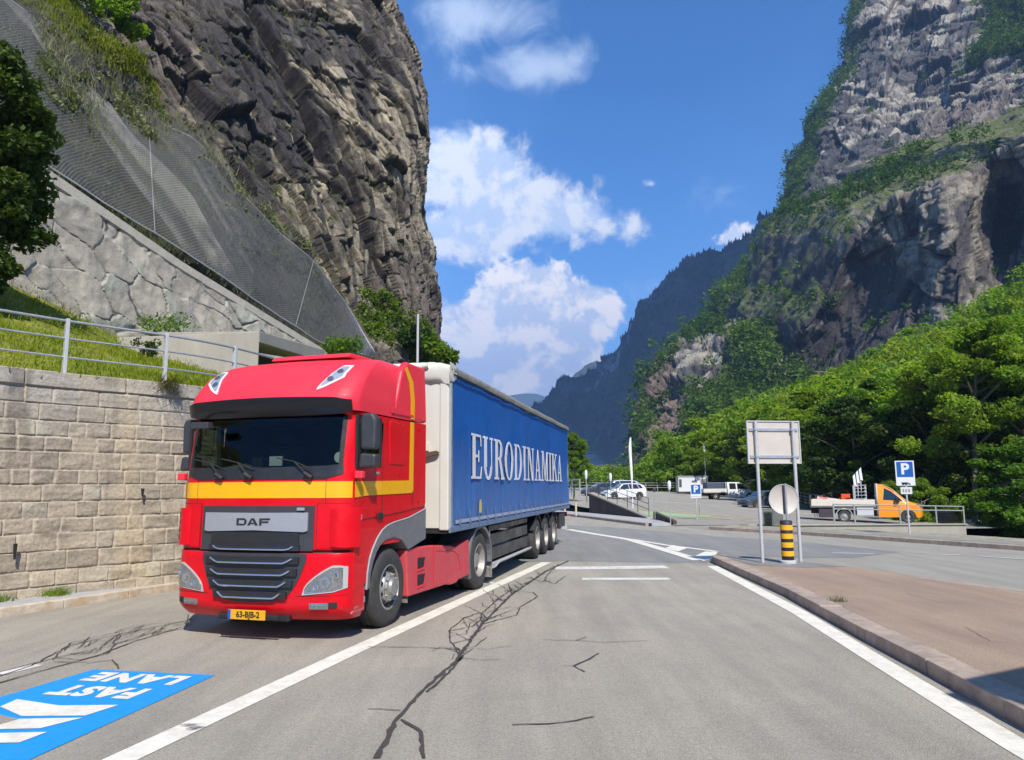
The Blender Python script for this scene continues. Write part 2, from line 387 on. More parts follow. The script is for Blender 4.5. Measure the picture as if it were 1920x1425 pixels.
strip([(-4.9, -4), (-2.69, 5.53), (-1.9, 8.61), (-.55, 13.7), (0.81, 18.78)], .24, Z2, M_paint, 'lane_line')
strip([(3.2, 1.0), (3.54, 5.56), (3.75, 7.6), (4.14, 11.23), (4.56, 17.65)], .24, Z2, M_paint, 'lane_line')
strip([tuple(G(1065, 993)[:2]), (3.1, 29.8), tuple(G(1180, 1012)[:2]), (4.35, 22.4), tuple(G(1310, 1051)[:2])], .34, Z2, M_paint, 'lane_line')
strip([tuple(G(1185, 1012)[:2]), (4.75, 23.8), tuple(G(1345, 1035)[:2])], .22, Z3, M_paint, 'lane_line')
sheet('hatching', P2((1246, 1029), (1262, 1023), (1288, 1029), (1272, 1035)), M_paint, .0175, road)
sheet('hatching', P2((1300, 1045), (1322, 1035), (1346, 1036), (1336, 1050), (1318, 1053)), M_paint, .0175, road)
strip([(.95, 17.44), (1.6, 17.42), (3.49, 17.5)], .60, Z2, M_paint2, 'stop_bar')
strip([(1.37, 15.4), (3.1, 15.33)], .36, Z2, M_paint2, 'stop_bar')
strip([(-.75, 14.95), (-.38, 14.9)], .22, Z2-.003, M_paint2, 'stop_bar')
strip(P2((0, 1266), (72, 1248)), .14, Z2, M_paint2, 'lane_line')
for a, b in (((1560, 1037), (1640, 1039)), ((1695, 1036), (1735, 1037)), ((1760, 1040), (1800, 1041)), ((1830, 1043), (1935, 1050))):
    strip(P2(a, b), .13, Z2, M_paint2, 'lane_line')
# FAST LANE panel, written for drivers who come the other way
fl = sheet('fast_lane_panel', P2((175, 1257), (403, 1268), (60, 1425)) + [(-3.55, 4.2), (-5.0, 4.5), (-4.86, 6.1)], M_blue, Z2, road)
A, B = G(175, 1257), G(403, 1268); ex = (A-B).normalized(); ey = Vector((ex.y, -ex.x, 0)); ey = -ey if ey.y > 0 else ey
def flt(txt, u, v, size, xs):
    c_ = G(u, v); sh = G(60, 1425)-G(403, 1268); 
    return textmesh(txt, M_paint, 'lettering', fl, basis((c_.x, c_.y, Z3), ex, ey, (0, 0, 1)), size, .022, xs, .0005, 1.12)
flt('FAST', 188, 1299, .42, .88); flt('LANE', 258, 1274, .42, .92)
for pl in ([(0, 1328), (32, 1314), (110, 1326), (222, 1325), (160, 1345), (40, 1346)], [(-60, 1372), (0, 1352), (155, 1349), (75, 1369)], [(-130, 1398), (0, 1378), (88, 1376), (36, 1396)]):
    sheet('arrow_bar', P2(*pl), M_paint, Z3, fl)
sheet('bare_wedge', P2((-70, 1351), (0, 1344), (34, 1352), (-14, 1366)), M_lane, .0175, fl)
mk_ = random.Random(3)
for i in range(15):
    u0_ = 333+mk_.uniform(0, 14)+i*1.0; v0_ = 1362+i*.8; c0_, c1_ = G(u0_, v0_), G(u0_+mk_.uniform(22, 40)-i*.4, v0_-mk_.uniform(1, 4)); strip([c0_, (c0_+c1_)/2+Vector((0, mk_.uniform(-.004, .004), 0)), c1_], [.003, mk_.uniform(.005, .010), .003], .0150+i*.0001, pbr('scuffed_rubber', (.11, .105, .095), .8, var=.3, vscale=20), 'tyre_mark')

# tar-filled cracks
def crack(uv, w0, w1=None, z=None, jit=.007):
    pts = [G(u, v) for u, v in uv]; q = []
    for i in range(len(pts)-1):
        d = (pts[i+1]-pts[i]); k = max(2, int(d.length/.09))
        for j in range(k): q.append(pts[i]+d*(j/k)+Vector((random.gauss(0, jit), random.gauss(0, jit), 0))*(1 if 0 < j else 0))
    q.append(pts[-1]); w1 = w1 or w0
    ws = [max(.006, (w0+(w1-w0)*i/len(q))*random.uniform(.6, 1.35)) for i in range(len(q))]
    ws = [w_*.88 for w_ in ws]
    strip(q, ws, z or .0145, M_tar, 'tar_seam')
crack([(706, 1425), (745, 1350), (790, 1300), (856, 1240), (905, 1170), (960, 1115), (1020, 1075), (1066, 1052)], .045, .05)
crack([(752, 1352), (788, 1374), (795, 1425)], .035, .04, .0155)
crack([(690, 1332), (752, 1335)], .014, .014, .0155); crack([(690, 1215), (800, 1216), (862, 1221)], .014, .02, .0155)
crack([(862, 1222), (845, 1206), (842, 1185), (870, 1160), (900, 1150), (915, 1163)], .02, .024, .0155)
crack([(842, 1185), (885, 1177), (900, 1165), (905, 1150), (940, 1120), (962, 1105)], .018, .022, .0165)
crack([(850, 1208), (880, 1200), (893, 1188)], .02, .014, .0155); crack([(845, 1195), (875, 1190), (882, 1170), (930, 1158)], .014, .014, .0165)
crack([(905, 1172), (968, 1155), (975, 1140), (1008, 1120), (1000, 1112), (962, 1110)], .022, .02, .0155)
crack([(960, 1118), (955, 1100), (985, 1096), (1010, 1082), (1022, 1072), (1040, 1062)], .022, .02, .0165)
crack([(1000, 1090), (1020, 1088), (1040, 1096), (1062, 1080)], .02, .016, .0155); crack([(992, 1085), (1018, 1092), (1030, 1075), (1048, 1058)], .02, .02, .017)
crack([(857, 1243), (868, 1232), (850, 1255), (826, 1278), (800, 1300)], .03, .03, .016)
crack([(1016, 1201), (1090, 1203), (1130, 1206), (1216, 1203)], .016, .01); crack([(1080, 1203), (1099, 1196)], .014, .01, .0155)
crack([(1056, 1250), (1076, 1251), (1097, 1262)], .012, .016); crack([(1076, 1251), (1105, 1238), (1123, 1227)], .03, .018, .0155)
crack([(960, 1362), (1030, 1360), (1080, 1354), (1113, 1347)], .022, .018)
crack([(-60, 1290), (60, 1250), (130, 1212), (230, 1190), (300, 1175), (365, 1162)], .022, .02)
crack([(-60, 1300), (70, 1262), (180, 1232), (250, 1205), (360, 1172)], .026, .022, .0155); crack([(-40, 1272), (120, 1232), (200, 1215), (280, 1190), (350, 1180)], .02, .016, .0165)
crack([(105, 1235), (150, 1240), (200, 1228), (215, 1208), (260, 1200)], .018, .016, .0172)
crack([(100, 1243), (170, 1245), (210, 1240), (222, 1256)], .02, .02, .0178); crack([(120, 1222), (132, 1208), (200, 1192), (285, 1172), (340, 1168)], .016, .012, .0183)
for i in range(9):
    u = random.uniform(90, 320); v = 1262-(u*.28)+random.uniform(-12, 14); crack([(u, v), (u+random.uniform(10, 40), v-random.uniform(8, 22))], .014, .012, .0187+i*.0002)
rk2 = random.Random(9)
mainp = [(745, 1350), (790, 1300), (856, 1240), (905, 1170), (960, 1115), (1020, 1075), (1060, 1056)]
for i in range(46):
    k = rk2.uniform(2.0, 5.0); j = int(k); f = k-j; u = mainp[j][0]*(1-f)+mainp[j+1][0]*f; v = mainp[j][1]*(1-f)+mainp[j+1][1]*f; s_ = (v-1030)/130.
    sd_ = rk2.choice((-1, -1, 1)); a = [(u, v)]
    for q in range(rk2.randint(2, 4)): a.append((a[-1][0]+sd_*rk2.uniform(4, 24)*s_+rk2.uniform(-4, 12)*s_, a[-1][1]+rk2.uniform(-12, 7)*s_))
    crack(a, .016, .010, .0160+i*.00005)
for i in range(16):
    u = rk2.uniform(120, 330); v = 1262-(u*.28)+rk2.uniform(-14, 10); a = [(u, v), (u+rk2.uniform(12, 30), v-rk2.uniform(-2, 9)), (u+rk2.uniform(30, 60), v-rk2.uniform(6, 22))]; crack(a, .015, .011, .0205+i*.0001)
crack([(1700, 1130), (1760, 1150), (1830, 1152)], .008, .006, .154); crack([(1600, 1190), (1690, 1215), (1745, 1262)], .007, .006, .154); crack([(1810, 1200), (1860, 1230), (1930, 1238)], .007, .006, .1545)
# worn dark blotches
for (u, v, r) in ((945, 900, 0),): pass

# traffic island with granite kerb
tip = [(5.05, 18.95), (4.86, 18.75), (4.77, 18.4)]
isl_left = [(4.74, 18.1), (4.49, 12.61), (4.14, 9.19), (4.01, 7.63), (3.86, 6.22), (3.35, 0), (3.0, -8)]
isl_far = [(9.5, -8), (9.2, 4), (8.13, 12.45), (7.51, 14.38), (6.84, 16.23), (5.4, 19.0)]
isl = sheet('traffic_island', tip+[(p[0]+.30, p[1]) for p in isl_left]+isl_far, M_red, .148, kind='structure', skirt=.14)
sheet('asphalt_patch', [(5.0, 18.2), (5.1, 16.4), (5.9, 15.9), (6.9, 15.95), (6.5, 16.9), (5.3, 18.9)], M_dark, .153, isl)
def kerb_line(pts, wd, z0, z1, mat, name='kerb', ln=1.0, jz=.004, side=1):
    path = [Vector((p[0], p[1], 0)) for p in pts]; acc = []; 
    for i in range(len(path)-1):
        d = path[i+1]-path[i]; k = max(1, round(d.length/ln))
        for j in range(k): acc.append((path[i]+d*(j/k), path[i]+d*((j+1)/k)))
    mb = MB()
    for a, b in acc:
        d = (b-a).normalized(); q = Vector((-d.y, d.x, 0))*wd*side; e = d*.004; dz = random.uniform(-jz, jz); qq = q.normalized()*random.uniform(-.006, .006)
        p = [a+e+qq, b-e+qq, b-e+q+qq, a+e+q+qq]
        mb.hexa([(x.x, x.y, z0) for x in p]+[(x.x, x.y, z1+dz) for x in p])
    o = mb.build(name, mat, None, bevel=.012); o['kind'] = 'structure'; return o
kerb_line(tip+isl_left, .30, -.1, .155, M_kerb, ln=1.6, side=1)
kerb_line([(5.4, 19.0), (6.84, 16.23), (7.51, 14.38), (8.13, 12.45), (9.2, 4), (9.5, -8)], .25, -.1, .15, M_kerb, ln=1.0, side=-1)

# left kerb, pavement
wallb = [(-15.5, -4), (-12.4, 5), (-9.45, 10.5), (-8.23, 12.39), (-7.5, 13.36), (-6.75, 14.1), (-6.1, 14.9), (-5.55, 16.1), (-5.05, 18.0), (-4.85, 21), (-5.0, 26), (-5.6, 40), (-10.6, 62)]
kl = leftR[::-1][:-3]
kerb_line([p for p in kl if p[1] < 63], .14, -.1, .13, M_kerbL, ln=1.0, side=1)
sheet('pavement', [(p[0]-.1, p[1]) for p in kl if p[1] < 63]+[(x-.6, y) for x, y in wallb[::-1]]+[(-21, -22)], M_pave, .118, kind='structure', skirt=.12)
# far kerb right of the main road and verge
M_verge = pbr('verge', (.24, .22, .13), .95, var=.3, vscale=1.5, bump=.02, bscale=14, col2=(.33, .30, .24))
kerb_line([(8.2, 32.0), (8.89, 30.85), (10.61, 28.29), (12.5, 24.35), (13.99, 21.02), (20, 3), (27, -22)], .16, -.1, .13, M_kerb, ln=1.2, side=1)
sheet('verge', [(8.35, 32.0), (9.0, 31.0), (10.75, 28.35), (12.65, 24.4), (14.15, 21.05), (20.15, 3), (27.2, -22), (31, -20), (23, 6), (17.5, 20), (15, 26.5), (12.0, 30.5), (9.6, 33.4)], M_verge, .12, kind='structure', skirt=3)
vg1 = np.array([(9.6, 33.4, .1), (12, 30.5, .11), (15, 26.5, .11), (17.5, 20, .11), (23, 6, .11), (31, -20, .11)]); vg2 = np.array([(10.4, 33.5, -.02), (17, 37.6, -.5), (25.6, 42.7, -1.12), (36, 44, -2.2), (52, 20, -2.6), (60, -20, -2.6)])
q1 = np.linspace(0, 5, 60); A1 = np.stack([np.interp(q1, range(6), vg1[:, k]) for k in range(3)], 1); A2 = np.stack([np.interp(q1, range(6), vg2[:, k]) for k in range(3)], 1); tq = np.linspace(0, 1, 30)
VV = A1[:, None]*(1-tq)[None, :, None]+A2[:, None]*tq[None, :, None]; VV[..., 2] += fbm(VV.reshape(-1, 3)*np.array([.8, .8, 0]), 3, 3).reshape(60, 30)*.12*np.sin(np.pi*tq)[None]
vgo = npmesh('grass_slope', VV.reshape(-1, 3), gridfaces(60, 30, True), pbr('rough_grass', (.13, .16, .04), .95, var=.3, vscale=2, bump=.03, bscale=12, col2=(.2, .19, .08)), True); vgo['kind'] = 'structure'
sheet('footpath', [(9.6, 30.6), (11.3, 28.2), (13.1, 24.4), (14.6, 21), (20.6, 3), (21.6, 3), (15.8, 21), (14.3, 24.8), (12.5, 28.8), (10.4, 31.6)], M_lot, .125, kind='structure')
kerb_line([(-2.2, 64), (3.74, 47.24), (6.29, 35.4)], .16, -.1, .13, M_kerb, ln=1.2, side=-1)
sheet('pavement', [(-2, 64), (3.9, 47.2), (6.42, 35.3), (7.25, 35.2), (7.4, 40.5), (4.9, 50.2), (0, 66)], M_pave, .12, kind='structure', skirt=2)

# car park that slopes up behind the road
sheet('driveway', [(6.3, 34.95), (7.7, 34.25), (8.2, 32.05), (9.6, 33.35), (10.5, 33.4), (14.2, 36.2), (11.5, 36.4), (7.2, 36.2)], M_lot, .006, kind='structure', skirt=3)
def lotz(x, y): return .02*(y-43)-.045*(x-10) if y > 43 else (.0-.045*(x-10)) * min(1, max(0, (y-34)/9.)) + .0
lx = np.linspace(7.3, 44, 40); ly = np.concatenate([np.linspace(35.2, 50, 16), np.linspace(52, 118, 34)])
V = []; 
for a in lx:
    for b in ly:
        lo = 7.45-(max(0, b-40.7))*.245 if b < 118 else 0
        x = lo+(a-7.3)/(44-7.3)*(44-lo)
        x = min(x, 10.3+(b-33.3)*1.55) if b < 55 else x
        V.append((x, b, lotz(x, b)+.02))
lot = npmesh('car_park_surface', np.array(V), gridfaces(len(lx), len(ly), True), M_lot, True); lot['kind'] = 'structure'
def lotsheet(name, pts, mat, dz): 
    mb = MB(); mb.add([(x, y, lotz(x, y)+dz) for x, y in pts], [tuple(range(len(pts)))]); o = mb.build(name, mat, lot, recalc=False)
    if o.data.polygons[0].normal.z < 0: o.data.flip_normals()
def lotline(a, b, wd, mat, dz=.034, k=8):
    a, b = Vector(a), Vector(b); d = (b-a).normalized(); q = Vector((-d.y, d.x))*wd/2; mb = MB()
    mb.grid([[(*(a+(b-a)*i/k+q), lotz(*(a+(b-a)*i/k))+dz) for i in range(k+1)], [(*(a+(b-a)*i/k-q), lotz(*(a+(b-a)*i/k))+dz) for i in range(k+1)]])
    o = mb.build('bay_line', mat, lot, recalc=False)
    if o.data.polygons[0].normal.z < 0: o.data.flip_normals()
M_green = pbr('green_paint', (.28, .40, .20), .8, var=.25, vscale=1, dirt=.5, dirtcol=(.3, .32, .22))
M_yel = pbr('yellow_road_paint', (.62, .45, .16), .8, var=.15, vscale=2, dirt=.4, dirtcol=(.35, .32, .24))
lotsheet('green_marking', [(7.8, 44.6), (8.0, 49.5), (12.6, 46.5), (10.2, 43.5)], M_green, .03)
lotline((8.4, 52.5), (14.5, 45), .22, M_yel, .036); lotline((8.6, 41.5), (13.8, 44.2), .2, M_yel, .04); lotline((10.5, 46), (14.4, 39.8), .2, M_yel, .044)
lotline((11, 72), (30, 52), .2, M_paint2); lotline((18, 88), (36, 56), .2, M_paint2, .038); lotline((16, 62), (27, 47), .2, M_paint2, .042)

# ================================================================ masonry
def wall_mesh(path, z0, z1f, step, ncol, fn, name, mat, parent=None, off=(0, 0)):
    P = np.array(path, float); seg = np.linalg.norm(np.diff(P, axis=0), axis=1); S = np.concatenate([[0], np.cumsum(seg)])
    # smooth the path
    s = np.linspace(0, S[-1], ncol); x = np.interp(s, S, P[:, 0]); y = np.interp(s, S, P[:, 1])
    k = max(1, int(1.0/(s[1]-s[0]))); ker = np.ones(2*k+1)/(2*k+1)
    xp = np.convolve(np.pad(x, k, 'reflect', reflect_type='odd'), ker, 'valid'); yp = np.convolve(np.pad(y, k, 'reflect', reflect_type='odd'), ker, 'valid')
    dx, dy = np.gradient(xp), np.gradient(yp); L_ = np.hypot(dx, dy); nx, ny = dy/L_, -dx/L_
    return s, xp, yp, nx, ny
M_stone = pbr('stone_block', (.5, .5, .5), .9, attr='Col', var=.30, vscale=6, bump=.02, bscale=16)
# block retaining wall: courses of roughly squared granite
wp = [p for p in wallb if p[1] >= -5 and p[1] < 27]
s, xp, yp, nx, ny = wall_mesh(wp, 0, 0, 0, 1500, None, '', None)
rng = np.random.default_rng(3)
ct = 3.86; heights = []; 
zc = [.0]
for i in range(14): zc.append(zc[-1]+rng.uniform(.24, .335))
zc = np.array(zc)/zc[-1]*ct
nz = 190; zz = np.linspace(0, ct, nz)
bid = np.zeros((1500, nz)); edge = np.ones((1500, nz)); uu = np.zeros((1500, nz)); vv = np.zeros((1500, nz))
for c_ in range(14):
    a, b = zc[c_], zc[c_+1]; rows = (zz >= a) & (zz <= b)
    wmean = 1.3 if c_ == 13 else (.66 if c_ > 10 else .44); cuts = [0.]
    while cuts[-1] < s[-1]+2: cuts.append(cuts[-1]+wmean*rng.uniform(.6, 1.5))
    cuts = np.array(cuts); k = np.searchsorted(cuts, s+rng.uniform(0, .0))-1; k = np.clip(k, 0, len(cuts)-2)
    l, r = cuts[k], cuts[k+1]; es = np.minimum(s-l, r-s)
    ez = np.minimum(zz[rows]-a, b-zz[rows])
    edge[:, rows] = np.minimum(es[:, None], ez[None]); bid[:, rows] = (k*17+c_*1013)[:, None]
    uu[:, rows] = ((s-l)/(r-l)-.5)[:, None]; vv[:, rows] = ((zz[rows]-a)/(b-a)-.5)[None]
Pn = np.stack([np.repeat(s, nz), np.tile(zz, 1500), np.zeros(1500*nz)], 1)
nf = fbm(Pn*np.array([3.5, 7, 1]), 5, 5).reshape(1500, nz); nr = ridged(Pn*np.array([1.6, 4.2, 1])+7, 4, 9).reshape(1500, nz); ne = fbm(Pn*9, 3, 4).reshape(1500, nz)
rb = h3(bid.astype(np.int64), np.zeros_like(bid, dtype=np.int64), np.zeros_like(bid, dtype=np.int64), 3); rb2 = h3(bid.astype(np.int64), np.ones_like(bid, dtype=np.int64), np.zeros_like(bid, dtype=np.int64), 8)
e = sm(edge+ne*.006, .004, .020)
disp = e*(.014+rb*.016+nf*.014+nr*.018+(rb2-.5)*.022*uu*2+(rb-.5)*.022*vv) 
top = (np.tile(zz, (1500, 1)) > zc[13]); disp = np.where(top, e*(.06+nf*.012), disp)
stone = lerp3((.345, .288, .212), (.25, .21, .16), rb.ravel()); stone = mixa(stone, (.33, .305, .235), sm(rb2.ravel(), .7, 1.)*.8)
stone = mixa(stone, (.31, .285, .245), sm(np.repeat(zz[None], 1500, 0).ravel(), 2.6, 3.6)*.75)
stone = stone*(1+.22*nf.ravel()[:, None]+.14*nr.ravel()[:, None]); stone = mixa(stone, (.09, .08, .065), sm(-nr.ravel(), .25, .7)*.55)
stone = stone*(1-.38*sm(fbm(Pn*np.array([2.6, .28, 1])+13, 4, 31), .05, .45)*sm(np.repeat(zz[None], 1500, 0).ravel(), 0, 3.))[:, None]
rust = sm(fbm(Pn*np.array([1.2, .25, 1])+3, 4, 21), .25, .5)*.45; stone = mixa(stone, (.42, .33, .2), rust)
mort = lerp3((.46, .39, .30), (.37, .31, .24), (ne.ravel()+1)/2); colr = mixa(mort, stone, e.ravel())
# two slots where a stone is missing
batter = (ct-zz)*.06
XX = xp[:, None]+nx[:, None]*(disp+batter[None]-.06); YY = yp[:, None]+ny[:, None]*(disp+batter[None]-.06); ZZ = np.tile(zz+.02, (1500, 1))
# close the top and the back
bx = xp-nx*.55; by = yp-ny*.55
XX = np.concatenate([XX, bx[:, None], bx[:, None]], 1); YY = np.concatenate([YY, by[:, None], by[:, None]], 1); ZZ = np.concatenate([ZZ, np.full((1500, 1), ct+.02), np.zeros((1500, 1))], 1)
colr = np.concatenate([colr.reshape(1500, nz, 3), np.full((1500, 2, 3), .34)], 1)
bw = npmesh('retaining_wall', np.stack([XX, YY, ZZ], -1).reshape(-1, 3), gridfaces(1500, nz+2), M_stone, True, colr.reshape(-1, 3))
tag(bw, 'curved retaining wall of squared grey granite blocks with pale mortar behind the red lorry', 'wall')
bw.data.set_sharp_from_angle(angle=R(50))
wallpath = (s, xp, yp, nx, ny)
def onwall(u):        # arc position on the wall seen at picture column u
    uu_ = 960+F*xp/yp/math.cos(TH); return int(np.argmin(np.where(yp > 3, np.abs(uu_-u), 1e9)))
mb = MB()
for u, z0_, z1_ in ((22, .75, 1.0), (258, 1.72, 1.86)):
    i = onwall(u); a = Vector((xp[i]+nx[i]*(.12+.06*(ct-z0_)*1.0-.02), yp[i]+ny[i]*(.12+.06*(ct-z0_)-.02), 0)); t_ = Vector((ny[i], -nx[i], 0))*-.02
    mb.hexa([tuple(a-t_*.6+Vector((0, 0, z0_))), tuple(a+t_*.6+Vector((0, 0, z0_))), tuple(a+t_*.6+Vector((-.03*nx[i], -.03*ny[i], z0_))), tuple(a-t_*.6+Vector((-.03*nx[i], -.03*ny[i], z0_))),
             tuple(a-t_*1.4+Vector((0, 0, z1_))), tuple(a+t_*1.4+Vector((0, 0, z1_))), tuple(a+t_*1.4+Vector((-.03*nx[i], -.03*ny[i], z1_))), tuple(a-t_*1.4+Vector((-.03*nx[i], -.03*ny[i], z1_)))])
mb.build('weep_hole', pbr('black', (.012, .012, .012), .9), bw)

# railing on the wall
rail = thing('metal_railing', 'grey steel railing with three rails along the top of the granite retaining wall', 'railing', (xp[700], yp[700], ct))
inv = Matrix.Translation((-xp[700], -yp[700], -ct))
def offp(i, d, z): return (xp[i]-nx[i]*d-xp[700], yp[i]-ny[i]*d-yp[700], z)
i0, i1 = 0, 1340
idx = list(range(i0, i1, 12))
for zr, rr in ((.98, .024), (.66, .018), (.32, .018)):
    MB().tube([offp(i, .34, zr+.02) for i in idx], rr, 8).build('rail', M_steel, rail, smooth=60)
sp = s[onwall(310)]-s[onwall(115)]; i115 = onwall(115)
for k in range(-12, 8):
    st = s[i115]+k*sp
    if st < 0 or st > s[i1]: continue
    i = int(np.argmin(np.abs(s-st))); mb = MB(); a = Vector(offp(i, .34, 0)); t_ = Vector((-ny[i], nx[i], 0)); n_ = Vector((nx[i], ny[i], 0))
    c4 = [a+t_*.03+n_*.045, a-t_*.03+n_*.045, a-t_*.03-n_*.045, a+t_*.03-n_*.045]
    mb.hexa([(c.x, c.y, -.05) for c in c4]+[(c.x, c.y, 1.04) for c in c4]); mb.build('post', M_steelp, rail, bevel=.006)

# cyclopean stone wall on the terrace
sA, sB = np.array([-20.2, 13.]), np.array([-11.1, 47.2])
L_ = np.linalg.norm(sB-sA); nc, nr_ = 620, 190
sv = np.linspace(0, L_, nc); tt = np.linspace(0, 1, nr_)
px_ = sA[0]+(sB[0]-sA[0])*sv/L_; py_ = sA[1]+(sB[1]-sA[1])*sv/L_; d_ = (sB-sA)/L_; nn = np.array([d_[1], -d_[0]])
topz = np.interp(py_, [13, 25.7, 32.8, 45, 47.2], [15.6, 13.34, 12.0, 10.3, 9.7]); botz = np.full(nc, 4.6)
zg = botz[:, None]+(topz-botz)[:, None]*tt[None]
Sg = np.repeat(sv[:, None], nr_, 1)
Pq = np.stack([Sg.ravel()*.50, (zg.ravel()+Sg.ravel()*.35)*.75, np.zeros(Sg.size)], 1); wq = fbm(Pq*1.3, 3, 2)[:, None]*.3; Pq[:, :2] += wq
Pq[:, 2] = .5
cid, ctl, cbd = cells(Pq, 31)
nf = fbm(np.stack([Sg.ravel(), zg.ravel(), Sg.ravel()*0], 1)*2.2, 5, 12)
e = sm(cbd+nf*.035, .0, .045); capm = (zg > (topz[:, None]-.42)).ravel()
dp = np.where(capm, .10+.02*nf, e*(.03+cid*.05+ctl*.07+nf*.06)); 
sc_ = lerp3((.42, .375, .30), (.32, .285, .235), cid); sc_ = mixa(sc_, (.35, .345, .28), sm(ctl, .15, .5)); sc_ = mixa(sc_, (.20, .185, .165), sm(fbm(np.stack([Sg.ravel()*1.6, zg.ravel()*.22, Sg.ravel()*0], 1), 4, 77), .1, .5)*.5); sc_ = sc_*(1+.30*nf[:, None])
jc = mixa(lerp3((.43, .40, .35), (.40, .37, .32), cid), (.06, .055, .05), sm(fbm(Pq*1.7+4, 3, 8), -.25, .05)); sc_ = mixa(jc, sc_, np.where(capm, 1, sm(cbd, .003, .028)))
sc_ = np.where(capm[:, None], np.array([.40, .365, .30])*(1+.12*nf[:, None]), sc_)
rst = sm(fbm(np.stack([Sg.ravel()*.35, zg.ravel()*.12, Sg.ravel()*0], 1)+9, 3, 3), .32, .5)*.6; sc_ = mixa(sc_, (.42, .30, .17), rst)
bat = (topz[:, None]-zg)*.10
Xw = px_[:, None]+nn[0]*(dp.reshape(nc, nr_)+bat); Yw = py_[:, None]+nn[1]*(dp.reshape(nc, nr_)+bat)
Xw = np.concatenate([Xw, (px_-nn[0]*1.2)[:, None]], 1); Yw = np.concatenate([Yw, (py_-nn[1]*1.2)[:, None]], 1); Zw = np.concatenate([zg, topz[:, None]], 1)
sc_ = np.concatenate([sc_.reshape(nc, nr_, 3), np.full((nc, 1, 3), .36)], 1).reshape(-1, 3)
sw = npmesh('stone_wall', np.stack([Xw, Yw, Zw], -1).reshape(-1, 3), gridfaces(nc, nr_+1), M_stone, True, sc_); sw.data.set_sharp_from_angle(angle=R(45))
tag(sw, 'tall pale wall of large irregular stones sloping down under the rockfall net', 'wall')

# grassy terrace between the two walls
tn = 120; tm = 40; ii = np.linspace(0, 1499, tn).astype(int)
ax_, ay_ = xp[ii]-nx[ii]*.5, yp[ii]-ny[ii]*.5
q = np.linspace(0, 1, tn); tyy = np.interp(q, [0, .35, .55, .72, 1], [8., 17, 26, 36, 47]); bx_ = sA[0]+(sB[0]-sA[0])*(tyy-sA[1])/(sB[1]-sA[1])+.2; bz_ = np.interp(tyy, [8, 17, 23, 27, 30, 47], [9.9, 9.5, 9.1, 8.3, 7.7, 7.3])
T = np.linspace(0, 1, tm); Xg = ax_[:, None]*(1-T)+bx_[:, None]*T; Yg = ay_[:, None]*(1-T)+tyy[:, None]*T; Zg = (ct-.02)*(1-T)+bz_[:, None]*T
Zg = Zg+fbm(np.stack([Xg.ravel()*.5, Yg.ravel()*.5, Xg.ravel()*0], 1), 4, 1).reshape(Xg.shape)*.25*np.minimum(1, T*6)
terr = npmesh('grass_bank', np.stack([Xg, Yg, Zg], -1).reshape(-1, 3), gridfaces(tn, tm), M_grass, True); terr['kind'] = 'structure'

# concrete chamber on the terrace
cc = thing('concrete_chamber', 'low concrete chamber with a dark open side on the grass terrace below the stone wall', 'shelter', (-10.5, 29, 5))
def lw(mb, pts8): mb.hexa([(x+10.5, y-29, z-5) for x, y, z in pts8]); return mb
mb = MB(); lw(mb, [(-13.4, 25.0, 4.6), (-9.25, 27.0, 4.6), (-9.75, 28.0, 4.6), (-13.9, 26.0, 4.6), (-13.4, 25.0, 6.95), (-9.25, 27.0, 7.55), (-9.75, 28.0, 7.6), (-13.9, 26.0, 7.0)]); mb.build('wall', M_conc, cc, bevel=.02)
mb = MB(); lw(mb, [(-9.25, 27.03, 7.15), (-9.1, 36, 7.9), (-9.5, 36, 7.9), (-9.65, 27.03, 7.15), (-9.25, 27.03, 7.56), (-9.1, 36, 8.5), (-12.4, 37, 8.9), (-13.4, 26.1, 7.35)]); mb.build('roof', M_conc, cc, bevel=.02)
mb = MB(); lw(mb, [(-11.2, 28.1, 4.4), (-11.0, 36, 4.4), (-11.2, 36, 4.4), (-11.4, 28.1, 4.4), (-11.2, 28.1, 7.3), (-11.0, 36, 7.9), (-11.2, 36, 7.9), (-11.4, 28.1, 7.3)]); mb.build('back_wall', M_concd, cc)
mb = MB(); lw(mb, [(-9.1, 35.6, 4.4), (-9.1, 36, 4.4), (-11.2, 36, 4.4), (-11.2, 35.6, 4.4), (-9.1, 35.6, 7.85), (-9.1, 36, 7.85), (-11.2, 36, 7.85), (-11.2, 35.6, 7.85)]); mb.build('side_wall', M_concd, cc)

# ================================================================ rock
def rockmat(name, sc=1.):
    m = bpy.data.materials.new(name); m.use_nodes = True; t = NT(m.node_tree); p = m.node_tree.nodes['Principled BSDF']
    v = t.n('ShaderNodeTexCoord').outputs['Object']; an = t.n('ShaderNodeAttribute'); an.attribute_name = 'Col'
    mp = t.n('ShaderNodeMapping'); t.put(mp.inputs[0], v); mp.inputs['Scale'].default_value = (2.6, 2.6, .26); mp.inputs['Rotation'].default_value = (.12, .14, 0)
    n1 = t.noise(v, 1.7/sc, 8, .7, .4); n2 = t.noise(mp.outputs[0], (2.2 if sc < 2 else 1.1)/sc, 8, .74, 1.2)
    c = t.mix(1., an.outputs['Color'], t.mix(t.rng(n1, .3, .7), (.55, .54, .55) if sc < 2 else (.76, .75, .77), (1.45, 1.43, 1.38) if sc < 2 else (1.24, 1.23, 1.2)), 'MULTIPLY')
    c = t.mix(t.m('MULTIPLY', t.rng(n2, .56, .66), .55 if sc < 2 else .72), c, (.035, .032, .038))
    t.put(p.inputs['Base Color'], c); p.inputs['Roughness'].default_value = .85; p.inputs['Specular IOR Level'].default_value = .3
    b = t.n('ShaderNodeBump'); b.inputs['Distance'].default_value = .40*sc; b.inputs['Strength'].default_value = .9
    t.put(b.inputs['Height'], t.m('ADD', n1, n2)); t.put(p.inputs['Normal'], b.outputs[0])
    return m
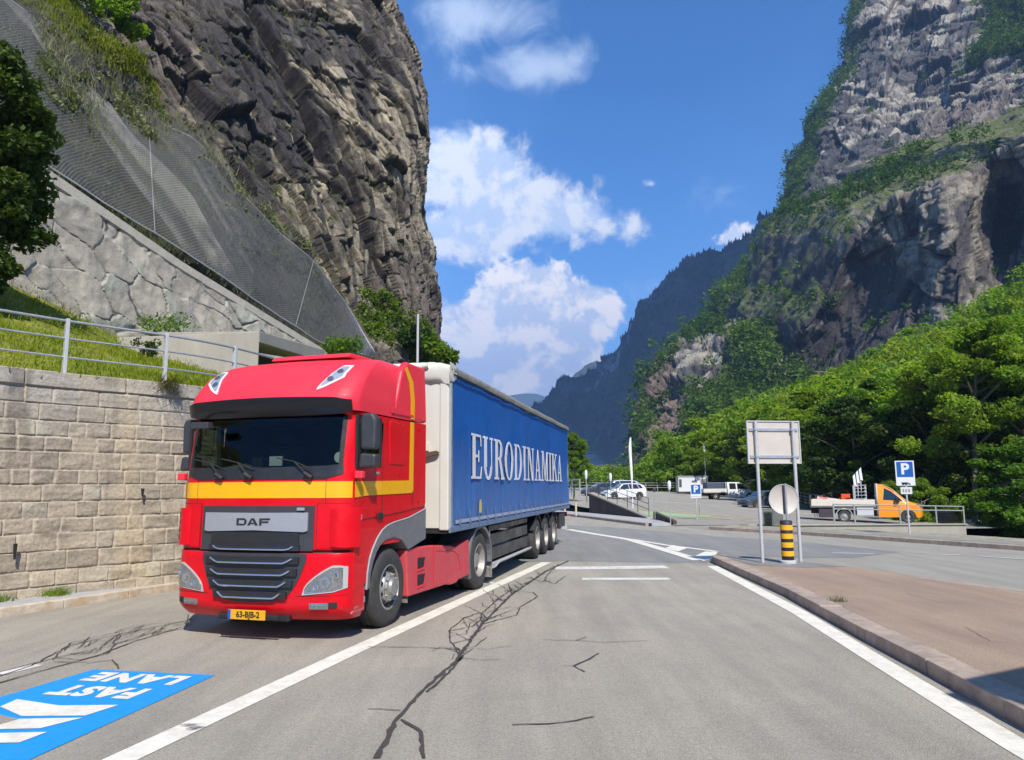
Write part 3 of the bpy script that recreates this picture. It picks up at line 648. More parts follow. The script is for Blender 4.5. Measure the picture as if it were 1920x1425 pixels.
M_rock = rockmat('cliff_rock', 1.); M_rock2 = rockmat('mountain_rock', 4.)
def grid_normals(P):
    a = np.gradient(P, axis=0); b = np.gradient(P, axis=1); n_ = np.cross(b, a); l = np.linalg.norm(n_, axis=-1, keepdims=True)+1e-9
    n_ /= l; fl = (n_*(P-np.array([0, 0, H]))).sum(-1).mean() > 0
    return -n_ if fl else n_
def joints(q, sp, s, tall=2.4):      # blocks cut by three sets of joint planes: (random, random, tilt, distance to the nearest joint)
    D3 = np.array([(.90, .28, .30), (-.32, .92, .18), (.16, -.10, .98)]); D3 /= np.linalg.norm(D3, axis=1, keepdims=True)
    wv_ = fbm(q/(sp*5)+s, 3, s)*.9; wv2 = fbm(q/(sp*5)+s+9, 3, s+1)*.9
    t1 = q@D3[0]/sp+wv_; i = np.floor(t1); o_ = i*0
    t2 = q@D3[1]/sp+wv2+h3(i, o_, o_, s+2)*.9; j = np.floor(t2)
    t3 = q@D3[2]/(sp*tall)+wv_*.6+h3(i, j, o_, s+3)*1.7; k = np.floor(t3)
    f1, f2, f3 = t1-i, t2-j, t3-k; r1, r2 = h3(i, j, k, s+4), h3(i, j, k, s+5)
    tilt = (f1-.5)*(h3(i, j, k, s+6)-.5)*1.4+(f2-.5)*(h3(i, j, k, s+7)-.5)*1.4+(f3-.5)*(h3(i, j, k, s+8)-.5)*1.8
    e1 = np.minimum(f1, 1-f1); e2 = np.minimum(f2, 1-f2); e3 = np.minimum(f3, 1-f3)*tall
    return r1, r2, tilt, np.minimum(np.minimum(e1, e2), e3)
def rock_disp(P, sc, s, dip=(.12, -.10), fine=1.):       # jointed rock: tall slabs, ledges and small blocks
    q = P/sc; cx, sx, cy, sy = math.cos(dip[0]), math.sin(dip[0]), math.cos(dip[1]), math.sin(dip[1])
    Rm = np.array([[cy, 0, sy], [0, 1, 0], [-sy, 0, cy]]) @ np.array([[1, 0, 0], [0, cx, -sx], [0, sx, cx]]); q = q@Rm.T
    a1, a2, at_, ae = joints(q, 4.6, s, 3.0); b1, b2, bt, be = joints(q+3.3, 1.7, s+20, 2.6); c1, c2, ct_, ce = joints(q+7.1, .62, s+40, 2.2)
    big = fbm(q*np.array([.10, .10, .05])+s, 3, s+60); msk = sm(fbm(q*.18+5, 3, s+61), -.5, -.05)      # where the rock is broken small
    d = big*2.4+(a1-.5)*1.9+at_*1.7+((b1-.5)*1.1+bt*1.05)*(.5+.5*msk)+((c1-.5)*.56+ct_*.52)*(.3+.7*msk)*fine+fbm(q*np.array([2.2, 2.2, .5]), 4, s+30)*.16
    crk = np.maximum(sm(ae, .035, .006), np.maximum(sm(be, .06, .012)*.85*(.4+.6*msk), sm(ce, .09, .02)*.5*msk)); d = d-crk*.35
    return d-d.mean(), a2, b2, c2, q, crk
# ---- left cliff
DL = tps([(80, 315, 28.6), (340, 470, 35.8), (600, 645, 49.5), (700, 662, 55), (55, 25, 37), (250, 210, 43), (370, 262, 46.5), (530, 440, 53), (650, 570, 58.5),
          (300, 60, 51), (450, 150, 59), (450, 0, 63), (600, 300, 63), (600, 0, 69), (750, 100, 75), (780, 300, 72), (760, 500, 70), (800, 620, 73), (720, 620, 65),
          (0, 0, 40), (-300, 0, 35), (-300, 300, 30), (-450, 500, 26), (0, 545, 31), (200, 560, 36), (400, 620, 44), (-100, 640, 30), (520, 690, 50), (200, 450, 33.5), (0, 400, 29.5), (-100, -250, 54), (400, -250, 84), (700, -250, 90), (820, 700, 74)])
edgeL = [(-260, 590), (-100, 690), (0, 752), (50, 774), (100, 793), (180, 809), (300, 807), (400, 800), (430, 806), (465, 819), (600, 823), (720, 828)]
nv_, nu_ = 860, 1100
vs = np.linspace(-255, 720, nv_); ue = interp(vs, edgeL)
sg = np.linspace(0, 1, nu_)
U = -460+(ue[:, None]+460)*sg[None]; Vv = np.repeat(vs[:, None], nu_, 1)
D = DL(U, Vv); rnd = np.clip((U-(ue[:, None]-70))/70, 0, 1); D = D+9*(1-np.sqrt(1-rnd**2*.98))
dr = pxa(U, Vv); P = np.array([0, 0, H])+dr*(D/dr[..., 1])[..., None]
ex_ = []; last = P[:, -1]
for k in range(1, 26): ex_.append(last+np.array([-.42*k*1.6, k*1.9, 0])+np.array([0, 0, -.1*k]))
Pf = np.concatenate([P, np.stack(ex_, 1)], 1); N = grid_normals(Pf)
shp = Pf.shape[:2]; Pl = Pf.reshape(-1, 3)
d, c1, c2, c3, qq, crk = rock_disp(Pl, 1.35, 100, (.10, .16))
Uf = np.concatenate([U, np.repeat(ue[:, None]+30, 25, 1)], 1).ravel(); Vf = np.concatenate([Vv, np.repeat(vs[:, None], 25, 1)], 1).ravel()
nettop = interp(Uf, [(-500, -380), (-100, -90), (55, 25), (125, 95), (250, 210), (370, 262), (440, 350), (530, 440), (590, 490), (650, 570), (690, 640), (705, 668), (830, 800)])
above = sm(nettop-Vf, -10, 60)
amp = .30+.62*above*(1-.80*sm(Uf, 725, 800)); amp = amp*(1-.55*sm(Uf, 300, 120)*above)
tex = ridged(Pl*np.array([.6, .6, .2]), 5, 3)*.32
Pd = Pl+N.reshape(-1, 3)*((d+tex*.6)*amp)[:, None]
Pd3 = Pd.reshape(*shp, 3); N2 = grid_normals(Pd3).reshape(-1, 3)
big = fbm(Pl*.045, 4, 50); fn_ = fbm(Pl*.6, 5, 60)
tan_ = np.clip(sm(c2+big*1.0+(Uf-520)/600*1.0-.14, .38, .52)*.8+sm(c3, .3, .9)*.35-.08, 0, 1)
col = lerp3((.085, .078, .080), (.48, .41, .305), tan_); col = mixa(col, (.30, .25, .21), sm(c1, .6, .7)*.5)
streak = sm(fbm(qq*np.array([1.3, 1.3, .07]), 4, 77)+.55*sm(Uf, 340, 420)*sm(Uf, 620, 500), .18, .42); col = mixa(col, (.05, .047, .055), streak*.9)
col = mixa(col, (.07, .062, .058), sm(fbm(Pl*np.array([.35, .35, .5])+5, 5, 70), .02, .26)*.72)
col = mixa(col, (.215, .17, .15), sm(Vf, 440, 540)*sm(Uf, 620, 760)*.7*(c3 > .3)); col = mixa(col, (.21, .175, .16), sm(Uf, 470, 250)*above*.75)
col = col*(1+.3*fn_[:, None]); col = mixa(col, (.025, .022, .025), crk*.85*above)
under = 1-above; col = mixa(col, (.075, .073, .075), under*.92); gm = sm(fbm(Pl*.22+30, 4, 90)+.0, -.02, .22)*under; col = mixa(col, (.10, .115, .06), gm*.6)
grassm = np.clip(sm(N2[:, 2]+fbm(Pl*.3, 3, 5)*.35, .66, .85), 0, 1)*above
lg = interp(Uf, [(-500, -160), (50, -5), (130, 75), (200, 130), (280, 125), (330, 300), (700, 900)]); ledge = sm(np.abs(Vf-lg+nettop*0)+14*fbm(Pl*.4, 3, 9), 34, 12)*(Uf < 300)*above
grassm = np.maximum(grassm*.6, ledge); col = mixa(col, (.14, .165, .03), grassm)
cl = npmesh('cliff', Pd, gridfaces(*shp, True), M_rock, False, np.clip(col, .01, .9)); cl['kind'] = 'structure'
CLIFF = dict(P=Pd, U=Uf, V=Vf, N=N2, grass=grassm, under=under, above=above, ledge=ledge)

# ---- right mountain
DR = tps([(1600, 0, 640), (1500, 290, 600), (1455, 430, 560), (1340, 585, 480), (1230, 720, 400), (1190, 880, 330), (1920, 0, 520), (1920, 300, 400), (1750, 150, 555), (1650, 300, 520),
          (1600, 430, 455), (1500, 600, 400), (1400, 700, 365), (1300, 800, 320), (1480, 760, 335), (1700, 700, 330), (1920, 600, 300), (2400, 0, 420), (2400, 600, 250), (1700, -300, 800), (1200, 930, 300), (2000, 930, 240), (2400, -300, 560)])
edgeR = [(-320, 1680), (0, 1603), (60, 1600), (100, 1590), (150, 1570), (200, 1537), (290, 1500), (370, 1470), (420, 1455), (470, 1428), (530, 1382), (585, 1342), (640, 1302), (690, 1262), (720, 1232), (790, 1206), (850, 1190), (940, 1176)]
def relief(Df, edge, v0, v1, nv, nu, uend, sc, seed, amp, rndw, rndd, back, mat, name, wrapdir):
    vs = np.linspace(v0, v1, nv); ue = interp(vs, edge)+fbm(np.stack([vs*.03, vs*0, vs*0], 1), 4, seed)*7; sg = np.linspace(0, 1, nu)**1.15
    U = ue[:, None]+(uend-ue[:, None])*sg[None]; Vv = np.repeat(vs[:, None], nu, 1); D = Df(U, Vv)
    rr = np.clip(1-(U-ue[:, None])/rndw, 0, 1); D = D+rndd*(1-np.sqrt(1-rr**2*.98)); dr = pxa(U, Vv); P = np.array([0, 0, H])+dr*(D/dr[..., 1])[..., None]
    first = P[:, 0]; ex_ = [first+np.array([wrapdir[0], wrapdir[1], wrapdir[2]])*k*back for k in range(24, 0, -1)]
    Pf = np.concatenate([np.stack(ex_, 1), P], 1); N = grid_normals(Pf); shp = Pf.shape[:2]; Pl = Pf.reshape(-1, 3)
    Uf = np.concatenate([np.repeat(ue[:, None], 24, 1)-20, U], 1).ravel(); Vf = np.repeat(vs, nu+24)
    d, c1, c2, c3, qq, crk = rock_disp(Pl, sc, seed, (.10, .12), .45)
    A = amp(Uf, Vf) if callable(amp) else amp
    Pd = Pl+N.reshape(-1, 3)*((d+ridged(Pl/sc*np.array([.5, .5, .10]), 5, seed)*.5)*A)[:, None]
    N2 = grid_normals(Pd.reshape(*shp, 3)).reshape(-1, 3)
    return dict(P=Pd, N=N2, U=Uf, V=Vf, c1=c1, c2=c2, c3=c3, crk=crk, q=qq, shp=shp, Pl=Pl)
rm = relief(DR, edgeR, -320, 940, 700, 700, 2450, 6.5, 300, 4.6, 60, 45, 14., M_rock2, 'mountain', (.45, 1., -.15))
def lipv(u): return interp(u, [(1400, 790), (1470, 735), (1478, 680), (1510, 615), (1550, 565), (1580, 490), (1600, 445), (1640, 395), (1700, 365), (1780, 340), (1850, 305), (1920, 260), (2100, 180), (2450, 60)])
# masks: which parts are wood, which bare rock
def ell(U, V, u0, v0, ru, rv, ang=0.):
    a = R(ang); x = (U-u0)*math.cos(a)+(V-v0)*math.sin(a); y = -(U-u0)*math.sin(a)+(V-v0)*math.cos(a); return np.sqrt((x/ru)**2+(y/rv)**2)
def rocky(U, V, P):
    nse = fbm(P/28., 5, 4)*.9
    r = np.minimum.reduce([ell(U, V, 1700, 130, 95, 330, 22), ell(U, V, 1555, 420, 60, 120, 18), ell(U, V, 1420, 600, 75, 45, -35), ell(U, V, 1330, 690, 75, 35, -45), ell(U, V, 1238, 790, 42, 90, 22),
                           ell(U, V, 1830, 220, 160, 60, -35), ell(U, V, 1480, 660, 30, 50, 0), ell(U, V, 1640, -120, 120, 220, 0)])
    return sm(1.28-r+nse*.7, -.08, .16)
rk = rocky(rm['U'], rm['V'], rm['Pl'])
tan_ = sm(rm['c2']+fbm(rm['Pl']/60, 3, 9)*.8, .35, .75)
col = lerp3((.11, .105, .105), (.42, .385, .325), tan_); col = mixa(col, (.06, .058, .07), sm(fbm(rm['q']*np.array([.8, .8, .07]), 4, 5)+.35*sm(rm['U'], 1620, 1560)*(rm['V'] < 500), .1, .4)*.75)
col = mixa(col, (.30, .21, .165), sm(ell(rm['U'], rm['V'], 1235, 790, 60, 110), 1.1, .7)*.8)
col = mixa(col, (.24, .19, .165), sm(ell(rm['U'], rm['V'], 1810, 230, 120, 60, -35), 1.1, .7)*.6)
col = mixa((np.zeros_like(col)+np.array([.07, .11, .03]))*(1+.4*fbm(rm['Pl']/9, 4, 8)[:, None]), col, rk)
ledge_r = sm(rm['N'][:, 2]+.2*fbm(rm['Pl']/8, 3, 2), .72, .9); col = mixa(col, (.11, .14, .05), ledge_r*.8)
gl = sm(ell(rm['U'], rm['V'], 1850, 290, 190, 40, -28), 1.2, .7); col = mixa(col, (.16, .17, .07), gl*.8)
col = mixa(col, (.03, .03, .04), rm['crk']*.75*rk)
mt = npmesh('mountain', rm['P'], gridfaces(*rm['shp'], False), M_rock2, False, np.clip(col, .01, .9)); mt['kind'] = 'structure'

# ---- lower crag with a grassy top and an overhung dark face
nu_, nv_ = 420, 230
us = np.linspace(1466, 2450, nu_); lv = lipv(us)+fbm(np.stack([us*.02, us*0, us*0], 1), 4, 3)*9; t1 = np.linspace(0, 1, nv_)
Dl = np.interp(us, [1466, 1580, 1700, 1800, 1920, 2100, 2450], [345, 322, 300, 284, 262, 245, 215])
V1 = 880+(lv-880)[:, None]*t1[None]; U1 = np.repeat(us[:, None], nv_, 1)
over = 12*np.exp(-((U1-1575)/130)**2)*np.sin(np.pi*np.clip((V1-lv[:, None])/260, 0, 1))+30*np.exp(-((U1-1885)/50)**2-((V1-430)/110)**2)-12*np.exp(-((U1-1790)/45)**2-((V1-470)/170)**2)
D1 = Dl[:, None]+over-20*(1-t1[None])**2
D1 = D1+30*(1-np.sqrt(1-np.clip(1-(U1-1466)/50, 0, 1)**2*.98))
dr = pxa(U1, V1); P1 = np.array([0, 0, H])+dr*(D1/dr[..., 1])[..., None]
lip = P1[:, -1]; rows = [lip+np.array([0, 1., 0])*k*3.2+np.array([0, 0, 1.])*(k*1.0+2.5*math.sin(min(k, 6)/6*1.57)) for k in range(1, 40)]
P1 = np.concatenate([P1, np.stack(rows, 1)], 1); left = P1[0]; lf = [left+np.array([.35, 1, -.1])*k*4 for k in range(16, 0, -1)]
P1 = np.concatenate([np.stack(lf, 0), P1], 0); N = grid_normals(P1); shp = P1.shape[:2]; Pl = P1.reshape(-1, 3)
ong = np.tile(np.concatenate([np.zeros(nv_), np.linspace(.3, 1, 39)]), shp[0]); Uc = np.concatenate([np.repeat(us[0], 16), us]).repeat(nv_+39); Vc = np.concatenate([np.repeat(V1[:1], 16, 0), V1], 0); Vc = np.concatenate([Vc, np.repeat(Vc[:, -1:], 39, 1)], 1).ravel()
d, c1, c2, c3, qq, crk = rock_disp(Pl, 4.6, 500, (.25, -.75), .6)
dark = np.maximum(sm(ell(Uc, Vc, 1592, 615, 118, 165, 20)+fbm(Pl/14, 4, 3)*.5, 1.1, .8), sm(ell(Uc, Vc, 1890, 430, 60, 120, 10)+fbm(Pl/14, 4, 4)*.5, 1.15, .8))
Pd = Pl+N.reshape(-1, 3)*((d+ridged(Pl/4*np.array([.4, .4, .2]), 5, 2)*.7)*np.where(ong > 0, 1.3, 2.8-1.3*dark))[:, None]
N2 = grid_normals(Pd.reshape(*shp, 3)).reshape(-1, 3)
tan_ = sm(c2+fbm(Pl/40, 3, 9)*.8, .3, .7); col = lerp3((.11, .10, .10), (.40, .35, .275), tan_); col = mixa(col, (.05, .047, .055), sm(fbm(qq*np.array([.9, .9, .08]), 4, 5), .08, .35)*.75)
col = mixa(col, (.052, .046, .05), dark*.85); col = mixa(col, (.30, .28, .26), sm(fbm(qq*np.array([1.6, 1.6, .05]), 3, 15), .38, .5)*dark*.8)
gm = np.maximum(sm(N2[:, 2]+.15*fbm(Pl/6, 3, 2), .66, .82)*.85, sm(ong, .0, .3)*sm(N2[:, 2]+.3*fbm(Pl/7, 3, 12), .25, .5)); col = mixa(col, (.14, .165, .055), gm)
col = col*(1+.25*fbm(Pl/3, 4, 33)[:, None]); col = mixa(col, (.03, .03, .035), crk*.6*(ong == 0))
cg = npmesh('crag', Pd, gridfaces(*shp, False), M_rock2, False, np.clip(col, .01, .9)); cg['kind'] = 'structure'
CRAG = dict(P=Pd, N=N2, U=Uc, V=Vc, on=ong)

# ---- far mountains
M_far = pbr('far_slope', (.05, .05, .05), .95, attr='Col', var=.55, vscale=.010, bump=22, bscale=.02)
def far_mtn(sil, D0, D1, u0, u1, nu, nv, sc, amp, c1, c2, seed, rockc=None, trees=0):
    us = np.linspace(u0, u1, nu); sv_ = interp(us, sil)+fbm(np.stack([us*.05, us*0, us*0], 1), 4, seed)*4; t = np.linspace(0, 1, nv)
    V1 = 935+(sv_-935)[:, None]*t[None]; U1 = np.repeat(us[:, None], nv, 1); Dl0 = np.interp(us, [a for a, b in D0], [b for a, b in D0]); Dl1 = np.interp(us, [a for a, b in D1], [b for a, b in D1])
    D_ = Dl0[:, None]*(1-t[None]**1.2)+Dl1[:, None]*t[None]**1.2; dr = pxa(U1, V1); P1 = np.array([0, 0, H])+dr*(D_/dr[..., 1])[..., None]
    top_ = P1[:, -1]; rows = [top_+np.array([.3, 1, 0])*k*sc*3+np.array([0, 0, -1.])*k*k*sc*.12 for k in range(1, 14)]
    P1 = np.concatenate([P1, np.stack(rows, 1)], 1); N = grid_normals(P1).reshape(-1, 3); shp = P1.shape[:2]; Pl = P1.reshape(-1, 3)
    dd = ridged(Pl/(sc*9)*np.array([1, 1, .35]), 5, seed)*1.3+fbm(Pl/sc*.45, 5, seed+1)*.35; dd -= dd.mean()+.55
    Pd = Pl+N*(dd*amp)[:, None]; rk_ = sm(fbm(Pl/(sc*5)*np.array([1.4, 1.4, .35]), 6, seed+5), .06, .30)
    col = lerp3(c1, c2, (fbm(Pl/sc*.5, 4, seed+9)+1)/2)
    if rockc: col = mixa(col, rockc, rk_*.85*sm(fbm(Pl/(sc*16), 3, 55), -.25, .15))
    o = npmesh('mountain', Pd, gridfaces(*shp, False), M_far, True, col); o['kind'] = 'structure'; return Pd, shp, U1
FM = far_mtn([(900, 800), (985, 765), (1000, 752), (1030, 735), (1060, 715), (1105, 675), (1115, 655), (1140, 640), (1170, 595), (1200, 560), (1230, 535), (1270, 505), (1300, 487), (1340, 470), (1380, 440), (1420, 410), (1455, 392), (1500, 350), (1600, 250), (1700, 200)],
     [(900, 2600), (1100, 1900), (1300, 1500), (1700, 1300)], [(900, 3600), (1100, 3000), (1300, 2500), (1500, 2200), (1700, 2000)], 900, 1700, 330, 230, 46, 95, (.022, .042, .020), (.075, .105, .036), 700, (.36, .33, .32))
far_mtn([(800, 860), (1000, 800), (1045, 735), (1070, 700), (1090, 681), (1115, 668), (1150, 668), (1200, 660), (1300, 640)], [(800, 4200), (1300, 4200)], [(800, 5000), (1300, 5000)], 900, 1260, 90, 60, 60, 50, (.035, .055, .025), (.05, .07, .03), 800)
far_mtn([(-2000, 700), (0, 640), (600, 690), (850, 745), (900, 748), (950, 742), (975, 738), (1005, 738), (1030, 746), (1100, 760), (1300, 700), (2600, 500)], [(-2000, 7000), (2600, 7000)], [(-2000, 8000), (2600, 8000)], -2000, 2600, 200, 40, 80, 60, (.045, .065, .04), (.06, .08, .05), 900)
# ================================================================ lorry: tractor
M_redp = pbr('red_paint', (.60, .001, .009), .36, var=.09, vscale=2.2, coat=.25, spec=.2, dirt=.14, dirtcol=(.5, .05, .05))
M_redf = pbr('faded_red_paint', (.72, .028, .05), .45, var=.05, vscale=1.5, coat=.1, spec=.35, dirt=.3, dirtcol=(.68, .06, .08))
M_redd = pbr('dusty_red_paint', (.56, .05, .065), .5, var=.10, vscale=2, dirt=.45, dirtcol=(.42, .13, .13))
M_yelp = pbr('yellow_stripe', (.80, .385, .001), .35, var=.04, vscale=2, coat=.3)
M_blk = pbr('black_plastic', (.018, .018, .02), .38, var=.2, vscale=6)
M_blk2 = pbr('matt_black', (.012, .012, .013), .7, var=.2, vscale=5)
M_dgrey = pbr('dark_grey_plastic', (.035, .037, .042), .45, var=.15, vscale=4)
M_gry = pbr('grey_wing_plastic', (.135, .14, .15), .5, var=.12, vscale=3, dirt=.4, dirtcol=(.22, .2, .18))
M_silver = pbr('silver_panel', (.34, .345, .37), .42, .35, var=.05, vscale=3)
M_chrome = pbr('chrome', (.75, .76, .78), .16, 1.)
M_alloy = pbr('alloy_rim', (.40, .385, .36), .42, .7, var=.2, vscale=6, dirt=.45, dirtcol=(.2, .17, .14))
M_rim = pbr('grey_rim', (.33, .31, .29), .5, .4, var=.2, vscale=6, dirt=.5, dirtcol=(.22, .17, .13))
M_tyre = pbr('tyre_rubber', (.035, .034, .033), .75, var=.25, vscale=5, dirt=.45, dirtcol=(.10, .09, .08), bump=.003, bscale=60)
M_lamp = pbr('lamp_lens', (.30, .31, .31), .16, .7, var=.7, vscale=22, coat=1.)
M_lampd = pbr('lamp_reflector', (.55, .55, .56), .2, .9, var=.3, vscale=25)
M_plate = pbr('yellow_plate', (.66, .33, .01), .4); M_eu = pbr('blue_plate_band', (.01, .07, .4), .4); M_ink = pbr('black_ink', (.01, .01, .01), .5)
M_white = pbr('white_paint', (.60, .58, .53), .42, var=.05, vscale=1.2, dirt=.35, dirtcol=(.55, .48, .36))
M_hull = pbr('dark_interior', (.02, .02, .022), .8)
M_dash = pbr('grey_dashboard', (.16, .19, .18), .7, var=.1)
M_cloth = pbr('seat_cloth', (.045, .05, .06), .9, var=.2, vscale=10)
M_mud = pbr('dirty_mudflap', (.12, .11, .10), .9, var=.5, vscale=14, dirt=.7, dirtcol=(.42, .40, .36))
def glass(name, tint=(.55, .62, .58), a=.45):
    m = bpy.data.materials.new(name); m.use_nodes = True; t = NT(m.node_tree); m.node_tree.nodes.remove(m.node_tree.nodes['Principled BSDF'])
    tr = t.n('ShaderNodeBsdfTransparent'); tr.inputs[0].default_value = (*tint, 1); gl = t.n('ShaderNodeBsdfGlossy'); gl.inputs['Roughness'].default_value = .03; gl.inputs[0].default_value = (.9, .95, 1, 1)
    fr = t.n('ShaderNodeFresnel'); fr.inputs[0].default_value = 1.5; mx = t.n('ShaderNodeMixShader')
    t.put(mx.inputs[0], t.m('MULTIPLY', fr.outputs[0], a*2, clamp=True)); t.put(mx.inputs[1], tr.outputs[0]); t.put(mx.inputs[2], gl.outputs[0])
    t.put(m.node_tree.nodes['Material Output'].inputs[0], mx.outputs[0]); return m
M_glass = glass('windscreen_glass', (.46, .52, .47), .26); M_glassd = glass('dark_glass', (.10, .11, .12), .7)

CAB_YAW, TRL_YAW = .2838, .2138
KP = Vector((-1.9308, 13.8477, 0))
trk = thing('lorry_tractor', 'red lorry tractor with a yellow stripe and high roof, facing the camera', 'lorry', KP, -CAB_YAW)
ZS = [(.26, -4.46), (.34, -4.55), (.42, -4.60), (.62, -4.61), (1.05, -4.60), (1.10, -4.57), (1.60, -4.555), (1.95, -4.55), (2.02, -4.54), (2.4, -4.49), (2.76, -4.42), (2.80, -4.50), (2.95, -4.54), (3.05, -4.50), (3.15, -4.43), (3.3, -4.29), (3.42, -4.12), (3.52, -3.92), (3.59, -3.68), (3.64, -3.40), (3.67, -3.05), (3.68, -2.9)]
WS = [(.26, 1.19), (.4, 1.235), (2.8, 1.245), (3.0, 1.245), (3.15, 1.23), (3.3, 1.215), (3.42, 1.185), (3.52, 1.14), (3.59, 1.08), (3.64, 1.0), (3.67, .88), (3.68, .80)]
CR, CS, BOW = .28, .22, .085
def s0(z): return float(interp(z, ZS))
def wz(z): return float(interp(z, WS))
def fr_s(o, z):                 # where the cab front stands at lateral position o, height z
    w_ = wz(z); a = min(abs(o), w_-1e-4); s_ = s0(z)+BOW*(a/(w_-CR))**2 if a < w_-CR else s0(z)+BOW
    if a >= w_-CR: s_ += CS*(1-math.sqrt(max(0, 1-((a-(w_-CR))/CR)**2)))+ BOW*2*(a-(w_-CR))/(w_-CR)*.4
    return s_
def fr_n(o, z, e=.004):
    oo = max(-wz(z)+.012, min(wz(z)-.012, o)); a = fr_s(oo+e, z)-fr_s(oo-e, z); b = fr_s(oo, z+e)-fr_s(oo, z-e)
    v = Vector((a/(2*e), -1, b/(2*e)*.6)); v.normalize(); return v
def patch(name, mat, o0, o1, lo, hi, off=.004, th=.03, nx=28, nz=6, parent=None, smooth=50, warp=None):
    lo_ = lo if callable(lo) else (lambda o: lo); hi_ = hi if callable(hi) else (lambda o: hi); T, B = [], []
    for i in range(nx+1):
        o = o0+(o1-o0)*i/nx; r1, r2 = [], []
        for j in range(nz+1):
            z = lo_(o)+(hi_(o)-lo_(o))*j/nz; n_ = fr_n(o, z); p = Vector((o, fr_s(o, z), z)); e = off+(warp(o, z) if warp else 0)
            r1.append(p+n_*e); r2.append(p+n_*(off-th))
        T.append(r1); B.append(r2)
    mb = MB(); mb.grid(T); k = nx+1; m = nz+1; o_ = len(mb.v); 
    for row in B: mb.v += [tuple(x) for x in row]
    ring = [(i, 0) for i in range(k)]+[(k-1, j) for j in range(1, m)]+[(i, m-1) for i in range(k-2, -1, -1)]+[(0, j) for j in range(m-2, 0, -1)]
    for a, b in zip(ring, ring[1:]+ring[:1]):
        ia, ib = a[0]*m+a[1], b[0]*m+b[1]; mb.f.append((ia, ib, o_+ib, o_+ia)); mb.mi.append(0)
    return mb.build(name, mat, parent or trk, smooth=smooth)
def cab_ring(z, rear=-2.1, n=26):
    w_ = wz(z); pts = []
    os_ = list(np.linspace(0, w_-CR, 10))+[w_-CR+CR*math.sin(a) for a in np.linspace(0, math.pi/2, 9)[1:]]
    front = [(o, fr_s(o, z)) for o in os_]; 
    side = [(w_, y) for y in np.linspace(front[-1][1]+.03, rear, 12)]
    half = front+side
    return [(-o, y, z) for o, y in half[::-1]]+[(o, y, z) for o, y in half[1:]]
def inwin(p):
    o, y, z = p
    if y < -4.05 and abs(o) < 1.08 and 2.06 < z < 2.77: return True
    return abs(o) > 1.2 and -4.24 < y < -3.64 and 2.12 < z < 2.74
def loft(name, zs, mat, rear, cut=False, parent=trk, cap=True, smooth=35, smax=None):
    rings = [cab_ring(z, rear) for z in zs]; mb = MB(); m = len(rings[0]); mb.v = [p for r_ in rings for p in r_]
    for i in range(len(zs)-1):
        for j in range(m-1):
            q = [i*m+j, i*m+j+1, (i+1)*m+j+1, (i+1)*m+j]; c_ = [sum(mb.v[k][t] for k in q)/4 for t in range(3)]
            if cut and inwin(c_): continue
            mb.f.append(tuple(q)); mb.mi.append(0)
        mb.f.append((i*m+m-1, i*m, (i+1)*m, (i+1)*m+m-1)); mb.mi.append(0)
    if cap: mb.f.append(tuple(range(m))[::-1]); mb.f.append(tuple((len(zs)-1)*m+k for k in range(m))); mb.mi += [0, 0]
    return mb.build(name, mat, parent, smooth=smooth)
zs = sorted(set([1.10, 1.14, 1.3, 1.5, 1.75, 1.95, 2.06, 2.12, 2.25, 2.4, 2.55, 2.70, 2.74, 2.77, 2.79]))
body = loft('cab_body', zs, M_redp, -2.1, cut=True)
roof = loft('roof_fairing', [2.81, 2.84, 2.9, 2.95, 3.0, 3.05, 3.1, 3.15, 3.22, 3.3, 3.36, 3.42, 3.47, 3.52, 3.56, 3.59, 3.62, 3.64, 3.66, 3.675, 3.68], M_redf, -2.32)
bump = loft('front_bumper', [.27, .30, .34, .38, .42, .46, .54, .62, .8, .95, 1.0, 1.05, 1.065], M_redp, -4.02)
# black visor above the windscreen
patch('sun_visor', pbr('smoked_black', (.008, .008, .012), .30, coat=.3, spec=.3), -1.18, 1.18, lambda o: 2.775+.03*(abs(o)/1.2)**4, lambda o: 2.945+.03*math.cos(o*1.2)-.05*max(0, abs(o)-1.0), .04, .08, 50, 5)
# windscreen with black border
def wlo(o): return 1.985+.035*max(0, abs(o)-.85)**1.2*2
patch('windscreen_surround', M_blk, -1.125, 1.125, lambda o: 1.955+.30*max(0, abs(o)-.92), lambda o: 2.10+.02*abs(o), .010, .05, 44, 4)
for sgn in (-1, 1): patch('screen_pillar_trim', M_blk2, sgn*1.065, sgn*1.115, 2.09, 2.75, .008, .03, 5, 8)
patch('windscreen', M_glass, -1.10, 1.10, 2.04, 2.77, .002, .006, 40, 10)
# wipers
for o0, o1 in ((-.55, -.72), (-.10, -.28), (.72, .52)):
    p = [Vector((o0+(o1-o0)*t, fr_s(o0+(o1-o0)*t, 2.0+.17*t)-.05, 2.0+.17*t)) for t in (0, .5, 1)]
    MB().tube(p, .011, 6).tube([p[2]+Vector((.24, .0, -.09)), p[2], p[2]+Vector((-.24, -.01, .05))], .008, 6).tube([p[0]+Vector((.05, 0, -.03)), p[0]+Vector((-.05, -.01, .03))], .03, 6).build('wiper', M_blk2, trk)
